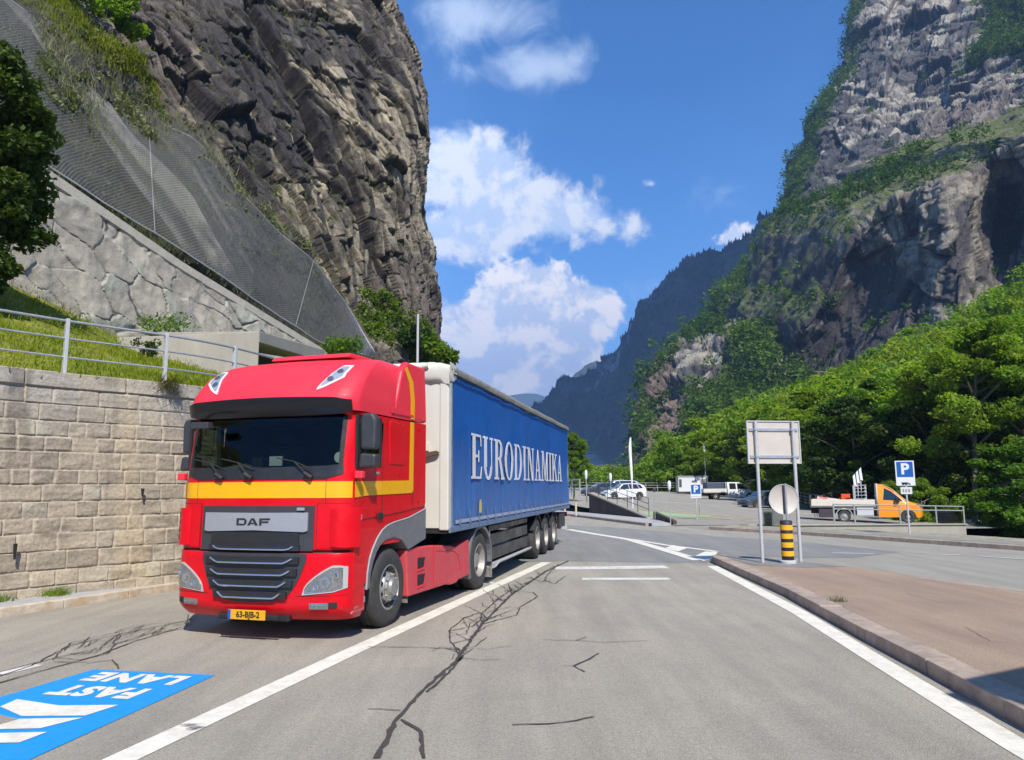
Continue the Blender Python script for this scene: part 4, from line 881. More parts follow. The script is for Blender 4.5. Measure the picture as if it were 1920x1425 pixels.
# interior
inn = MB(); 
inn.box(-1.12, 1.12, -2.6, -2.25, 1.3, 3.2); inn.box(-1.12, 1.12, -4.3, -2.3, 1.25, 1.4); inn.box(-1.13, 1.13, -4.05, -2.3, 2.79, 2.83); 
for sg in (-1, 1): inn.box(sg*1.19, sg*1.17, -4.05, -2.3, 1.3, 2.10); inn.box(sg*1.19, sg*1.17, -3.60, -2.3, 2.1, 2.8)
inn.build('cab_interior', M_hull, trk)
d_ = MB(); 
T = []
for i in range(25):
    o = -1.1+2.2*i/24; f_ = fr_s(o, 2.05)+.05; hmp = .07*math.exp(-((o-.78)/.3)**2)+.10*math.exp(-((o+.62)/.3)**2)
    T.append([(o, f_, 2.03), (o, f_+.25, 2.07+hmp*.7), (o, f_+.5, 2.08+hmp), (o, f_+.62, 2.0), (o, f_+.68, 1.6)])
d_.grid(T).build('dashboard', M_dash, trk, smooth=60)
for sg in (-.62, .62):
    MB().box(sg-.26, sg+.26, -3.45, -2.95, 1.65, 1.85).box(sg-.26, sg+.26, -3.02, -2.86, 1.8, 2.46).box(sg-.14, sg+.14, -2.99, -2.88, 2.48, 2.68).build('seat', M_cloth, trk, bevel=.06)
sw_ = MB(); q_ = Matrix.Rotation(R(35), 4, 'X'); sw_.tube([Vector((-.62, -3.72, 2.12))+(q_@Vector((.23*math.cos(a), .23*math.sin(a), 0))) for a in np.linspace(0, 2*math.pi, 25)[:-1]], .017, 6, closed=True)
sw_.tube([(-.62, -3.72, 2.12), (-.62, -3.98, 1.9)], .03, 8); sw_.build('steering_wheel', M_blk2, trk)
MB().box(.04, .22, -4.36, -4.34, 2.13, 2.25).build('windscreen_card', pbr('white_card', (.7, .74, .72), .6), trk)
MB().box(-.24, -.1, -4.33, -4.28, 2.12, 2.24).build('navigation_screen', M_blk, trk, bevel=.008)
MB().box(-.42, -.03, -4.42, -4.30, 2.055, 2.10).build('red_cloth', pbr('brown_red_cloth', (.30, .07, .04), .8), trk)
MB().lathe([(0, 0), (.068, 0), (.068, .004), (0, .004)], (.98, -4.262, 2.225), 'y', 24, False).build('toll_sticker', pbr('pale_sticker', (.62, .72, .68), .5), trk)
MB().tube([(-.93, -4.2, 2.72), (-.93, -4.2, 2.36)], .004, 4).tube([(-.93, -4.2, 2.36), (-.93, -4.2, 2.26)], [.03, .012], 6).build('hanging_charm', pbr('brown_cord', (.10, .05, .03), .8), trk)
# side windows, doors, panel seams
for sg in (1, -1):
    X_ = sg*1.245
    fr = MB(); rect = [(-4.29, 2.09), (-3.62, 2.12), (-3.62, 2.76), (-4.29, 2.76)]; inn_ = [(-4.21, 2.15), (-3.67, 2.16), (-3.67, 2.72), (-4.21, 2.72)]
    for i in range(4):
        a, b, c_, e_ = rect[i], rect[(i+1) % 4], inn_[(i+1) % 4], inn_[i]; xo, xi = X_+sg*.008, X_-sg*.03
        fr.hexa([(xi, *a), (xi, *b), (xi, *c_), (xi, *e_), (xo, *a), (xo, *b), (xo, *c_), (xo, *e_)])
    fr.build('window_frame', M_blk2, trk)
    MB().box(X_-.012*sg, X_-.006*sg, -4.22, -3.66, 2.14, 2.73).build('side_window', glass('side_glass', (.62, .68, .66), .5) if sg > 0 else M_glass, trk)
    MB().tube([(X_-sg*.06, -3.78, 2.72), (X_-sg*.05, -3.76, 2.4), (X_-sg*.06, -3.74, 2.17)], .03, 6).build('curtain', pbr('pale_curtain', (.42, .47, .38), .9), trk)
    p_ = MB(); 
    for i in range(20):
        pass
    rr = [(-3.36, 2.16), (-2.93, 2.16), (-2.90, 2.19), (-2.90, 2.73), (-3.34, 2.76), (-3.38, 2.72)]
    p_.prism(rr, X_-sg*.01, X_+sg*.010, 'x'); p_.build('blind_panel', M_redp, trk, bevel=.01)
    for yz in ([(-4.3, 1.12), (-4.3, 2.07)], [(-3.56, 1.5), (-3.56, 2.78)], [(-2.56, 1.58), (-2.56, 2.78)], [(-4.3, 1.44), (-3.0, 1.50), (-2.15, 1.56)]):
        MB().tube([(X_+sg*.0005, y, z) for y, z in yz], .0045, 4).build('panel_gap', M_blk2, trk)
    MB().box(X_, X_+sg*.022, -3.72, -3.56, 1.43, 1.52).build('door_handle', M_blk2, trk, bevel=.01)
    MB().prism([(-4.30, .60), (-3.96, .66), (-3.955, .8), (-3.90, .96), (-3.82, 1.08), (-3.7, 1.2), (-3.56, 1.30), (-3.40, 1.36), (-3.2, 1.39), (-2.7, 1.43), (-2.1, 1.54), (-2.1, 1.6), (-4.33, 1.6)], X_-sg*.12, X_-sg*.003, 'x').build('lower_side_panel', M_redp, trk, bevel=.008)
    # stripes on the side
    st = MB(); st.prism([(-4.02, 1.745), (-2.60, 1.765), (-2.56, 1.80), (-2.55, 2.79), (-2.68, 2.79), (-2.70, 1.945), (-4.02, 1.925)], X_+sg*.0005, X_+sg*.004, 'x')
    st.prism([(-2.69, 2.83), (-2.56, 2.83), (-2.56, 3.1), (-2.62, 3.38), (-2.84, 3.575), (-2.92, 3.53), (-2.75, 3.34), (-2.69, 3.1)], sg*1.2535, sg*1.257, 'x'); st.build('yellow_side_stripe', M_yelp, trk)
    # fairing at the back of the roof
    sf = MB(); sf.prism([(-3.30, 2.815), (-2.08, 2.815), (-2.12, 3.30), (-2.16, 3.655), (-2.80, 3.655), (-3.0, 3.50), (-3.12, 3.2)], sg*1.13, sg*1.253, 'x'); sf.build('side_fairing', M_redf, trk, bevel=.035)
    MB().box(X_-sg*.10, X_-sg*.003, -2.32, -2.08, 1.6, 2.80).build('rear_side_panel', M_redp, trk, bevel=.01)
    MB().prism([(-3.34, 2.86), (-2.6, 2.86), (-2.6, 2.89), (-3.34, 2.95)], sg*1.2535, sg*1.262, 'x').build('fairing_crease', M_redf, trk, bevel=.004)
    # wing
    w_ = MB(); n_ = 22; ci = (-3.24, .50)
    outer = [(-3.985, .58), (-3.965, .78), (-3.91, .95), (-3.83, 1.07), (-3.71, 1.19), (-3.57, 1.285), (-3.42, 1.34), (-3.2, 1.375), (-2.7, 1.42), (-2.09, 1.53)]
    inner = [(-3.90, .58), (-3.87, .76), (-3.80, .91), (-3.71, 1.02), (-3.6, 1.10), (-3.46, 1.15), (-3.2, 1.17), (-2.95, 1.12), (-2.74, .98), (-2.70, .97), (-2.09, 1.08)]
    w_.prism(outer+inner[::-1], X_-sg*.5, X_+sg*.012, 'x'); w_.build('front_wing', M_gry, trk, bevel=.012)
    MB().tube([(X_+sg*.008, y, z) for y, z in outer], .011, 5).build('wing_lip', pbr('light_grey_trim', (.32, .33, .34), .5), trk)
    # step and lower corner
    MB().box(X_-sg*.25, X_-sg*.05, -4.25, -3.95, .36, .62).build('step_well', M_blk2, trk)
    MB().prism([(-4.30, .33), (-3.97, .33), (-3.97, .60), (-4.05, .62), (-4.26, .40)], X_-sg*.16, X_-sg*.02, 'x').build('entry_step', M_redd, trk, bevel=.012)
    MB().prism([(-4.26, .385), (-3.975, .43), (-3.975, .50), (-4.12, .50)], X_-sg*.021, X_-sg*.012, 'x').build('scuff_plate', M_silver, trk)
    MB().box(sg*.86, sg*1.2, -2.62, -2.60, .22, 1.02).build('mudflap', M_mud, trk)
    # rear side skirt
    sk = MB(); pl = [(-2.66, .31), (-1.15, .30), (-.98, .27), (-.72, .27), (-.6, .31), (-.02, .33), (-.10, .94), (-.5, .90), (-.75, .86), (-1.0, .90), (-1.5, .94), (-2.2, .97), (-2.74, .97)]
    sk.prism(pl, sg*1.08, sg*1.232, 'x'); sko = sk.build('side_skirt', M_redd, trk, bevel=.02)
    sp_ = MB()
    for z0_ in (.42, .66): sp_.prism([(-2.34, z0_), (-2.12, z0_+.01), (-2.06, z0_+.15), (-2.34, z0_+.16)], sg*1.236, sg*1.2325, 'x')
    sp_.build('step_opening', M_blk2, sko)
    for z0_ in (.395, .635): MB().prism([(-2.37, z0_-.005), (-2.09, z0_+.005), (-2.09, z0_+.03), (-2.37, z0_+.022)], sg*1.233, sg*1.245, 'x').build('step_tread', M_redf, sko)
    MB().tube([(sg*1.234, y, z) for y, z in ((-1.72, .33), (-1.72, .955))], .004, 4).tube([(sg*1.234, y, z) for y, z in ((-1.6, .86), (-.85, .80), (-.65, .72), (-.52, .45))], .006, 4).build('panel_gap', M_redp, sko)
    # rear wing
    a_ = np.linspace(R(-8), R(205), 20); rw = MB(); oa = [(.56+.66*math.cos(t), .52+.64*math.sin(t)) for t in a_]; ia = [(.56+.60*math.cos(t), .52+.58*math.sin(t)) for t in a_]
    rw.prism(oa+ia[::-1], sg*.62, sg*1.235, 'x'); rw.build('rear_wing', M_gry, trk)
    MB().box(sg*.66, sg*1.22, 1.24, 1.26, .14, .75).build('mudflap', M_mud, trk)
# yellow stripe across the front, running round both corners
patch('yellow_front_stripe', M_yelp, -1.244, 1.244, 1.725, 1.925, .0035, .004, 60, 2)
for sg in (1, -1): MB().prism([(-4.32, 1.727), (-4.02, 1.745), (-4.02, 1.925), (-4.32, 1.925)], sg*1.2455, sg*1.249, 'x').build('yellow_side_stripe', M_yelp, trk)
for o in (-.93, .93): patch('panel_gap', M_blk2, o-.003, o+.003, 1.64, 1.95, .0045, .004, 1, 4)
# grille
gr = patch('upper_grille', M_dgrey, -.80, .80, lambda o: 1.085, lambda o: 1.63, .012, .05, 30, 6)
sp_ = patch('silver_panel', M_silver, -.73, .73, lambda o: 1.335-.02*abs(o)/.7+.015*(abs(o) > .7), lambda o: 1.545+.005*abs(o), .04, .03, 30, 4, parent=gr)
patch('lower_trim', M_blk, -.62, .62, lambda o: 1.16, lambda o: 1.31, .030, .02, 24, 3, parent=gr)
def lgl(o): return .475+.50*(abs(o)/.74)**5+.03*abs(o)
lg_ = patch('lower_grille', M_dgrey, -.735, .735, lgl, lambda o: 1.06, .012, .05, 44, 8)
for i, (z, hw) in enumerate(((1.105, .56), (.965, .57), (.825, .55), (.69, .50), (.555, .43))):
    pr = gr if i == 0 else lg_
    patch('grille_slat', M_blk, -hw-.08, hw+.08, z-.028, z+.055, .045, .05, 24, 3, parent=pr)
    pts = []
    for o in np.linspace(-hw, hw, 31):
        k = max(0, (abs(o)-hw*.80)/(hw*.20)); zz_ = z-.018+.055*k**1.3; n_ = fr_n(o, zz_); pts.append(Vector((o, fr_s(o, zz_), zz_))+n_*.055)
    MB().tube(pts, .0135, 7).build('chrome_strip', M_chrome, pr, smooth=60)
# maker's letters: block capitals with slits
def quadl(mb, pl, z0, dep):
    vs = [Vector((o, fr_s(o, z)-.046-dep, z)) for o, z in pl]; n_ = len(vs); mb.add([tuple(v) for v in vs]+[(v.x, v.y+.008, v.z) for v in vs], [tuple(range(n_)), tuple(range(n_, 2*n_))[::-1]]+[(i, (i+1) % n_, n_+(i+1) % n_, n_+i) for i in range(n_)])
lt = MB(); h0 = 1.395; hh = .085
def L_(x, parts):
    for k, pl in enumerate(parts): quadl(lt, [(x+a, h0+b*hh) for a, b in pl], 0, .0004*k)
L_(-.235, [[(0, 0), (.03, 0), (.03, 1), (0, 1)], [(.036, .78), (.12, .78), (.112, 1), (.036, 1)], [(.036, 0), (.112, 0), (.12, .22), (.036, .22)], [(.115, .05), (.145, .25), (.145, .75), (.115, .95)]])
L_(-.075, [[(0, 0), (.036, 0), (.075, 1), (.052, 1)], [(.06, 1), (.09, 1), (.15, 0), (.112, 0)], [(.045, .18), (.09, .18), (.088, .36), (.052, .36)]])
L_(.095, [[(0, 0), (.03, 0), (.03, 1), (0, 1)], [(.036, .76), (.145, .76), (.145, 1), (.036, 1)], [(.036, .36), (.125, .36), (.125, .58), (.036, .58)]])
lt.build('lettering', M_blk2, sp_)
textmesh('.....', M_blk2, 'small_lettering', sp_, basis((0, fr_s(0, 1.37)-.047, 1.368), (1, 0, 0), (0, 0, 1), (0, -1, 0)), .06, 0, 1., .001) if False else None
MB().box(.60, .70, -4.58, -4.56, 1.575, 1.61).build('badge', M_silver, gr)
patch('grille_shadow_gap', M_blk2, -1.23, 1.23, 1.062, 1.10, -.03, .03, 40, 2)
# corner air deflectors
for sg in (1, -1):
    patch('panel_gap', M_blk2, sg*.832, sg*.839, 1.10, 1.66, .0125, .004, 1, 6); patch('panel_gap', M_blk2, sg*.84, sg*1.2, 1.655, 1.661, .0125, .004, 10, 1)
    patch('panel_gap', M_blk2, sg*.62, sg*1.22, lambda o: .545+.02*abs(o), lambda o: .550+.02*abs(o), .004, .004, 14, 1)
for sg in (1, -1):
    patch('corner_panel', M_redp, sg*.84, sg*1.20, lambda o: 1.10+.02*abs(o), 1.66, .01, .03, 12, 6)
    patch('air_deflector', M_redp, sg*1.0, sg*1.243, lambda o: 1.13+.10*max(0, 1.14-abs(o)), lambda o: 1.60-.12*max(0, 1.08-abs(o)), .065, .075, 10, 8, warp=lambda o, z: -.05*max(0, (1.09-abs(o))/.09))
    for k in range(4 if sg < 0 else 0): patch('deflector_slot', M_blk2, sg*1.15, sg*1.236, 1.20+k*.095, 1.265+k*.095, .0685, .01, 4, 1)
    # headlamp
    def hlo(o, sg=sg): return .572+.10*(abs(o)-.7)+.25*max(0, abs(o)-1.08)
    def hhi(o): return .585+.335*min(1, max(0, (abs(o)-.70)/.36))**.55-.25*max(0, abs(o)-1.14)
    hl = patch('headlight', pbr('lamp_bezel', (.50, .50, .49), .3, .3), sg*.70, sg*1.205, hlo, hhi, .010, .04, 22, 6)
    patch('lens', M_lamp, sg*.73, sg*1.165, lambda o: hlo(o)+.018, lambda o: max(hhi(o)-.022, hlo(o)+.02), .016, .02, 18, 6, parent=hl)
    for (oo, zz_, rr_) in ((sg*.98, .73, .075), (sg*.87, .665, .045), (sg*1.09, .80, .05)):
        n_ = fr_n(oo, zz_); p = Vector((oo, fr_s(oo, zz_), zz_))+n_*.019; MB().lathe([(rr_, 0), (rr_*.7, -.006), (rr_*.35, .004), (0.001, .008)], p, 'y', 20, False).build('reflector', M_lampd, hl, smooth=50)
    fg = patch('fog_lamp', M_lamp, sg*.79, sg*1.02, lambda o: .41+.02*(abs(o)-.77), lambda o: .478+.03*(abs(o)-.77), .012, .03, 8, 3)
    patch('fog_recess', M_blk2, sg*1.025, sg*1.12, lambda o: .425, lambda o: .49, .008, .02, 5, 2)
    # lamps in the roof fairing
    rl = patch('roof_lamp', M_lamp if False else pbr('pale_bezel', (.72, .70, .69), .35), sg*.74, sg*1.02, lambda o: 3.07+.17*max(0, (abs(o)-.74)/.28)**1.3, lambda o: 3.10+.33*min(1, max(0, (abs(o)-.74)/.15))**1.0-.03*max(0, abs(o)-.90), .012, .03, 18, 6)
    patch('lens', pbr('roof_lamp_lens', (.52, .54, .58), .12, .5, var=.3, vscale=20, coat=1), sg*.77, sg*.995, lambda o: 3.10+.17*max(0, (abs(o)-.74)/.28)**1.3, lambda o: 3.08+.33*min(1, max(0, (abs(o)-.74)/.16))**1.0-.03*max(0, abs(o)-.90), .016, .012, 14, 5, parent=rl)
    for oo, zz_ in ((sg*.86, 3.21), (sg*.93, 3.32)):
        n_ = fr_n(oo, zz_); p = Vector((oo, fr_s(oo, zz_), zz_))+n_*.022; MB().tube([p, p+n_*.006], .042, 16).build('reflector', pbr('dim_reflector', (.25, .25, .27), .25, .8), rl)
    # mirrors
    mx = 1.365 if sg > 0 else -1.29
    mr = MB(); mr.prism([(mx-.10, 2.32), (mx+.10, 2.31), (mx+.115, 2.40), (mx+.115, 2.70), (mx+.07, 2.775), (mx-.07, 2.78), (mx-.11, 2.7)], -4.26, -4.12, 'y'); mo = mr.build('mirror_housing', M_dgrey, trk, bevel=.035)
    MB().box(mx-.085, mx+.085, -4.118, -4.11, 2.35, 2.73).build('mirror_glass', pbr('mirror', (.7, .75, .8), .03, 1.), mo)
    mr = MB(); mr.prism([(mx-.12, 2.08), (mx+.11, 2.10), (mx+.12, 2.26), (mx-.10, 2.275)], -4.27, -4.10, 'y'); mo2 = mr.build('wide_angle_mirror', M_dgrey, trk, bevel=.03)
    MB().tube([(sg*1.2, -4.22, 2.66), (mx-sg*.05, -4.19, 2.70)], .028, 8).tube([(sg*1.2, -4.22, 2.10), (mx-sg*.05, -4.19, 2.14)], .03, 8).tube([(mx-sg*.06, -4.19, 2.14), (mx-sg*.06, -4.19, 2.70)], .02, 8).build('mirror_arm', M_blk, trk)
    MB().box(sg*1.25, sg*1.36, -4.36, -4.28, 1.96, 2.05).build('side_repeater', M_redf, trk, bevel=.012)
MB().prism([(.93, 2.70), (1.0, 2.62), (1.02, 2.60)], -4.6, -4.5, 'y') if False else None
MB().tube([(-.98, -4.36, 2.70), (-.9, -4.66, 2.68), (-.7, -4.70, 2.64)], .022, 6).box(-.86, -.60, -4.76, -4.66, 2.60, 2.68).build('front_mirror', M_dgrey, trk, bevel=.01)
# roof hatch lip and number plate
MB().prism([(-3.45, 3.665), (-2.9, 3.665), (-2.75, 3.72), (-2.7, 3.755), (-3.35, 3.735)], -.62, .62, 'x').build('roof_spoiler', M_redf, trk, bevel=.015)
MB().box(-.50, .50, -4.52, -4.42, .245, .33).box(-.42, .42, -4.635, -4.60, .27, .34).build('lower_air_dam', M_blk2, trk, bevel=.02)
npl = MB().box(-.26, .26, -4.655, -4.64, .275, .39).build('number_plate', M_plate, trk, bevel=.003)
MB().box(-.26, -.222, -4.658, -4.655, .277, .388).build('plate_band', M_eu, npl)
textmesh('63-BJB-2', M_ink, 'plate_lettering', npl, basis((.02, -4.657, .332), (1, 0, 0), (0, 0, 1), (0, -1, 0)), .098, .003, .95, .0006)
for sg in (1,): textmesh('480', M_silver, 'lettering', trk, basis((1.2465, -4.20, 1.475), (0, 1, 0), (0, 0, 1), (1, 0, 0)), .10, .004, 1., .002); textmesh('SUPER', M_silver, 'lettering', trk, basis((1.2465, -3.72, 2.03), (0, 1, 0), (0, 0, 1), (1, 0, 0)), .045, .001, 1., .002)
# chassis
MB().box(-.42, -.34, -4.0, 1.9, .72, .98).box(.34, .42, -4.0, 1.9, .72, .98).box(-.9, .9, -2.0, -.1, .45, .80).box(-.34, .34, -3.9, -2.5, .5, 1.2).box(-1.0, 1.0, .5, .62, .46, .58).box(-1.0, 1.0, -3.3, -3.18, .44, .56).build('chassis_frame', M_blk2, trk)
MB().lathe([(.05, 0), (.5, 0), (.5, .06), (.05, .06)], (0, 0, 1.08), 'z', 30).box(-.45, .45, -.35, .35, .98, 1.08).build('fifth_wheel', M_blk2, trk)
MB().box(-1.0, 1.0, -2.3, -2.12, 1.05, 1.3).tube([(-.3, -2.0, 1.3), (-.1, -1.75, 1.15), (.1, -1.8, 1.5)], .02, 6).build('rear_bulkhead', M_blk2, trk)
def wheel(parent, o, y, sg, r=.52, wdt=.30, front=True, rimmat=None):
    rimmat = rimmat or (M_alloy if front else M_rim); rr = r*.565
    tb = MB().lathe([(rr, -wdt/2), (rr+.03, -wdt/2-.006), (r*.80, -wdt/2-.012), (r*.955, -wdt/2+.012), (r*.985, -wdt/2+.035), (r, -wdt/2+.06), (r, -.055), (r-.012, -.05), (r-.012, -.04), (r, -.035), (r, .035), (r-.012, .04), (r-.012, .05), (r, .055), (r, wdt/2-.06), (r*.985, wdt/2-.035), (r*.955, wdt/2-.012), (r*.80, wdt/2+.012), (rr+.03, wdt/2+.006), (rr, wdt/2)], (o, y, r), 'x', 56)
    wh = thing('wheel', None, None, (0, 0, 0)); wh.parent = parent
    tb.build('tyre', M_tyre, wh, smooth=40)
    x = o+sg*wdt/2
    if front: prof = [(rr+.004, .004), (rr-.012, .012), (rr-.025, -.01), (rr-.035, -.10), (rr-.06, -.11), (rr-.085, -.02), (.175, .015), (.155, .04), (.145, .035), (.12, .05), (.11, .085), (.055, .092), (.001, .092)]
    else: prof = [(rr+.004, .004), (rr-.012, .012), (rr-.03, -.03), (rr-.045, -.13), (.20, -.17), (.175, -.155), (.14, -.15), (.13, -.05), (.06, -.04), (.001, -.04)]
    rim = MB().lathe([(a, sg*b) for a, b in prof], (x, y, r), 'x', 48, False).build('rim', rimmat, wh, smooth=35)
    nb = MB().lathe([(.155, sg*(.016 if front else -.157)), (.181, sg*(.016 if front else -.157)), (.181, sg*(.022 if front else -.15)), (.155, sg*(.022 if front else -.15))], (x, y, r), 'x', 30)
    for k in range(10):
        a = 2*math.pi*k/10; rb_ = .168; xb = x+sg*(.018 if front else -.155); c_ = (xb, y+rb_*math.cos(a), r+rb_*math.sin(a)); nb.tube([c_, (xb+sg*.035, c_[1], c_[2])], .014, 6)
    nb.build('nut_ring', M_alloy if front else M_rim, rim)
    hb = MB().lathe([(rr*.62, sg*(-.12 if front else -.19)), (rr*.9, sg*(-.12 if front else -.19)), (rr*.9, sg*(-.11 if front else -.18)), (rr*.62, sg*(-.11 if front else -.18))], (x, y, r), 'x', 30); rh = (rr-.045)*.5+.105
    for k in range(10):
        a = 2*math.pi*(k+.5)/10; xb = x+sg*(.003 if front else -.152); c_ = (xb, y+rh*math.cos(a), r+rh*math.sin(a)); hb.tube([(xb-sg*.03, c_[1], c_[2]), (xb+sg*.004, c_[1], c_[2])], .026, 10)
    hb.build('vent_ring', M_blk2, rim)
    return wh
for sg in (1, -1):
    wheel(trk, sg*1.06, -3.24, sg, .52, .30, True)
    wheel(trk, sg*1.07, .56, sg, .52, .26, False); wheel(trk, sg*.78, .56, sg, .52, .26, False)

# ================================================================ lorry: trailer
M_curt = pbr('blue_tarpaulin', (.003, .082, .33), .5, var=.10, vscale=.7, bump=.02, bscale=1.6, dirt=.22, dirtcol=(.05, .14, .33), spec=.3)
M_wall = pbr('trailer_white', (.55, .54, .48), .45, var=.04, vscale=.8, dirt=.4, dirtcol=(.52, .45, .33))
M_lets = pbr('white_lettering', (.62, .62, .64), .55, var=.06, vscale=1.5, dirt=.2, dirtcol=(.45, .48, .55))
M_rail = pbr('blue_grey_rail', (.13, .19, .31), .5, .2, var=.15, vscale=2, dirt=.4, dirtcol=(.2, .22, .25))
M_alu = pbr('dirty_aluminium', (.42, .39, .35), .45, .5, var=.2, vscale=3, dirt=.6, dirtcol=(.2, .16, .12))
_t = NT(M_curt.node_tree); _p = M_curt.node_tree.nodes['Principled BSDF']; _src = _p.inputs['Base Color'].links[0].from_socket
_tc = _t.n('ShaderNodeTexCoord'); _sx = _t.n('ShaderNodeSeparateXYZ'); _t.put(_sx.inputs[0], _tc.outputs['Object']); _mp = _t.n('ShaderNodeMapping'); _t.put(_mp.inputs[0], _tc.outputs['Object']); _mp.inputs['Scale'].default_value = (1, 2.2, .5)
_f = _t.m('MULTIPLY', _t.rng(_t.m('ADD', _sx.outputs[2], _t.m('MULTIPLY', _t.noise(_mp.outputs[0], 1.5, 5), 1.1)), 1.7, 3.3, .62, 0), 1.0)
_t.put(_p.inputs['Base Color'], _t.mix(_f, _src, (.10, .19, .38)))
trl = thing('semi_trailer', 'long curtain-sided semi-trailer with blue tarpaulin sides and big white serif lettering', 'trailer', KP, -TRL_YAW)
ZB, ZT, SF, SR = 1.20, 3.80, -1.60, 12.02
fw = MB().box(-1.27, 1.27, SF, SF+.06, ZB, ZT-.02); fwo = fw.build('front_wall', M_wall, trl, bevel=.01)
for sg in (1, -1):
    MB().box(sg*1.13, sg*1.285, SF-.02, SF+.10, ZB-.03, ZT-.12).build('corner_post', M_wall, fwo, bevel=.02)
    MB().box(sg*1.278, sg*1.295, SF+.10, SF+.17, ZB, ZT-.14).build('curtain_pole', M_steel, fwo)
MB().box(-1.0, 1.0, SF-.025, SF, 2.30, 2.34).box(.60, .95, SF-.05, SF, 2.42, 2.55).build('front_bracket', M_white, fwo, bevel=.005)
MB().prism([(.86, 2.30), (1.1, 2.36), (1.14, 2.39), (1.1, 2.42), (.84, 2.38)], SF-.09, SF-.025, 'y').build('junction_box', pbr('rusty_brown', (.10, .05, .03), .7), fwo)
# curtains with soft folds
def fold(y, z): return math.sin(y*3.7+2.2*math.sin(z*1.1+y*.7))*math.sin(z*4.3+1.7*math.sin(y*.9))
for sg in (1, -1):
    T = []
    for i in range(420):
        y = SF+.17+(SR-.1-SF-.17)*i/419; row = []
        for j in range(26):
            t = j/25; z = ZB+.02+(ZT-.10-ZB-.02)*t; f_ = .016*math.sin(y*2.1+.6*math.sin(z*1.7))*math.sin(math.pi*t)+.012*math.sin(z*3.1+y*.35)*math.sin(math.pi*t)+.006*math.sin(y*7.3+z)*(1-t)
            f_ += .007*math.exp(-(((y+1.43) % 2.24-1.12)/.035)**2)*min(1, 6*t)+.004*math.sin(y*19+z*.8)*(1-t)**2+.005*fold(y, z)
            if y > 11.2: f_ += .02*math.sin((y-11.2)*9)*math.sin(math.pi*t)
            row.append((sg*(1.282+f_), y, z))
        T.append(row)
    cu_ = MB().grid(T).build('side_curtain', M_curt, trl, smooth=60)
    MB().box(sg*1.265, sg*1.300, SF+.05, SR, ZB-.075, ZB+.02).build('bottom_rail', M_rail, trl, bevel=.01)
    bd = MB().box(sg*1.297, sg*1.3015, SF+.35, SR-.2, ZB+.055, ZB+.115); bd.build('hem_band', pbr('grey_hem', (.30, .33, .40), .6, var=.15, vscale=3), cu_)
    for k in range(21):
        y = SF+.55+k*.62; MB().box(sg*1.302, sg*1.309, y, y+.045, ZB-.03, ZB+.26).box(sg*1.309, sg*1.318, y-.012, y+.057, ZB+.02, ZB+.09).build('strap', pbr('strap_webbing', (.10, .15, .28), .7), cu_)
    # edge of the roof sagging a little, grimy
    T = []
    for i in range(90):
        y = SF-.03+(SR+.03-SF)*i/89; sag = -.02*math.sin(i*.35)*.6+random.uniform(-.003, .003)-(.03 if 40 < i < 50 else 0)
        T.append([(sg*1.20, y, ZT+.03), (sg*1.29, y, ZT+.02+sag*.3), (sg*1.315, y, ZT-.02+sag*.4), (sg*1.318, y, ZT-.06+sag), (sg*1.300, y, ZT-.115+sag), (sg*1.26, y, ZT-.12)])
    MB().grid(T).build('roof_edge', M_alu, trl, smooth=50)
    MB().tube([(sg*1.325, SF+.15, ZT-.13), (sg*1.322, SF+1.5, ZT-.125), (sg*1.322, 3.5, ZT-.14), (sg*1.322, SR, ZT-.12)], .014, 5).build('curtain_track', M_blk2, trl)
    if sg > 0: CURT = cu_
T = []
for i in range(60):
    y = SF-.02+(SR-SF)*i/59; T.append([(x, y, ZT+.03+.035*math.cos(x*1.3)+.012*math.sin(i*1.3+x*2)) for x in np.linspace(-1.21, 1.21, 14)])
MB().grid(T).build('roof_sheet', M_wall, trl, smooth=60)
# crumpled hood over the front corners
rng2 = random.Random(5); hd = MB(); T = []
for i in range(34):
    x = -1.31+2.62*i/33; row = []
    for j, (dy, dz) in enumerate(((.45, .06), (.1, .075), (-.02, .06), (-.06, 0), (-.065, -.08), (-.06, -.17), (-.04, -.26), (-.0, -.27))):
        k = 1 if abs(x) > .9 else .35; row.append((x+rng2.uniform(-.008, .008), SF+dy+rng2.uniform(-.018, .012)*k, ZT+dz+rng2.uniform(-.014, .014)*k-(.05*(abs(x)/1.31)**8)))
    T.append(row)
hd.grid(T).build('front_hood', M_wall, trl, smooth=70)
for sg in (1, -1):
    T = []
    for i in range(9):
        y = SF-.05+.42*i/8; T.append([(sg*(1.31+rng2.uniform(-.012, .018)), y+rng2.uniform(-.01, .01), ZT+dz+rng2.uniform(-.014, .012)+.10*(dz < -.15)*(i/8)) for dz in (.05, 0, -.07, -.14, -.22, -.28)])
    MB().grid(T).build('hood_flap', M_wall, trl, smooth=70)
MB().tube([(.25, SF-.08, ZT-.02), (.7, SF-.10, ZT-.055), (.95, SF-.08, ZT+.0)], .05, 8).build('rolled_sheet', M_wall, trl, smooth=60)
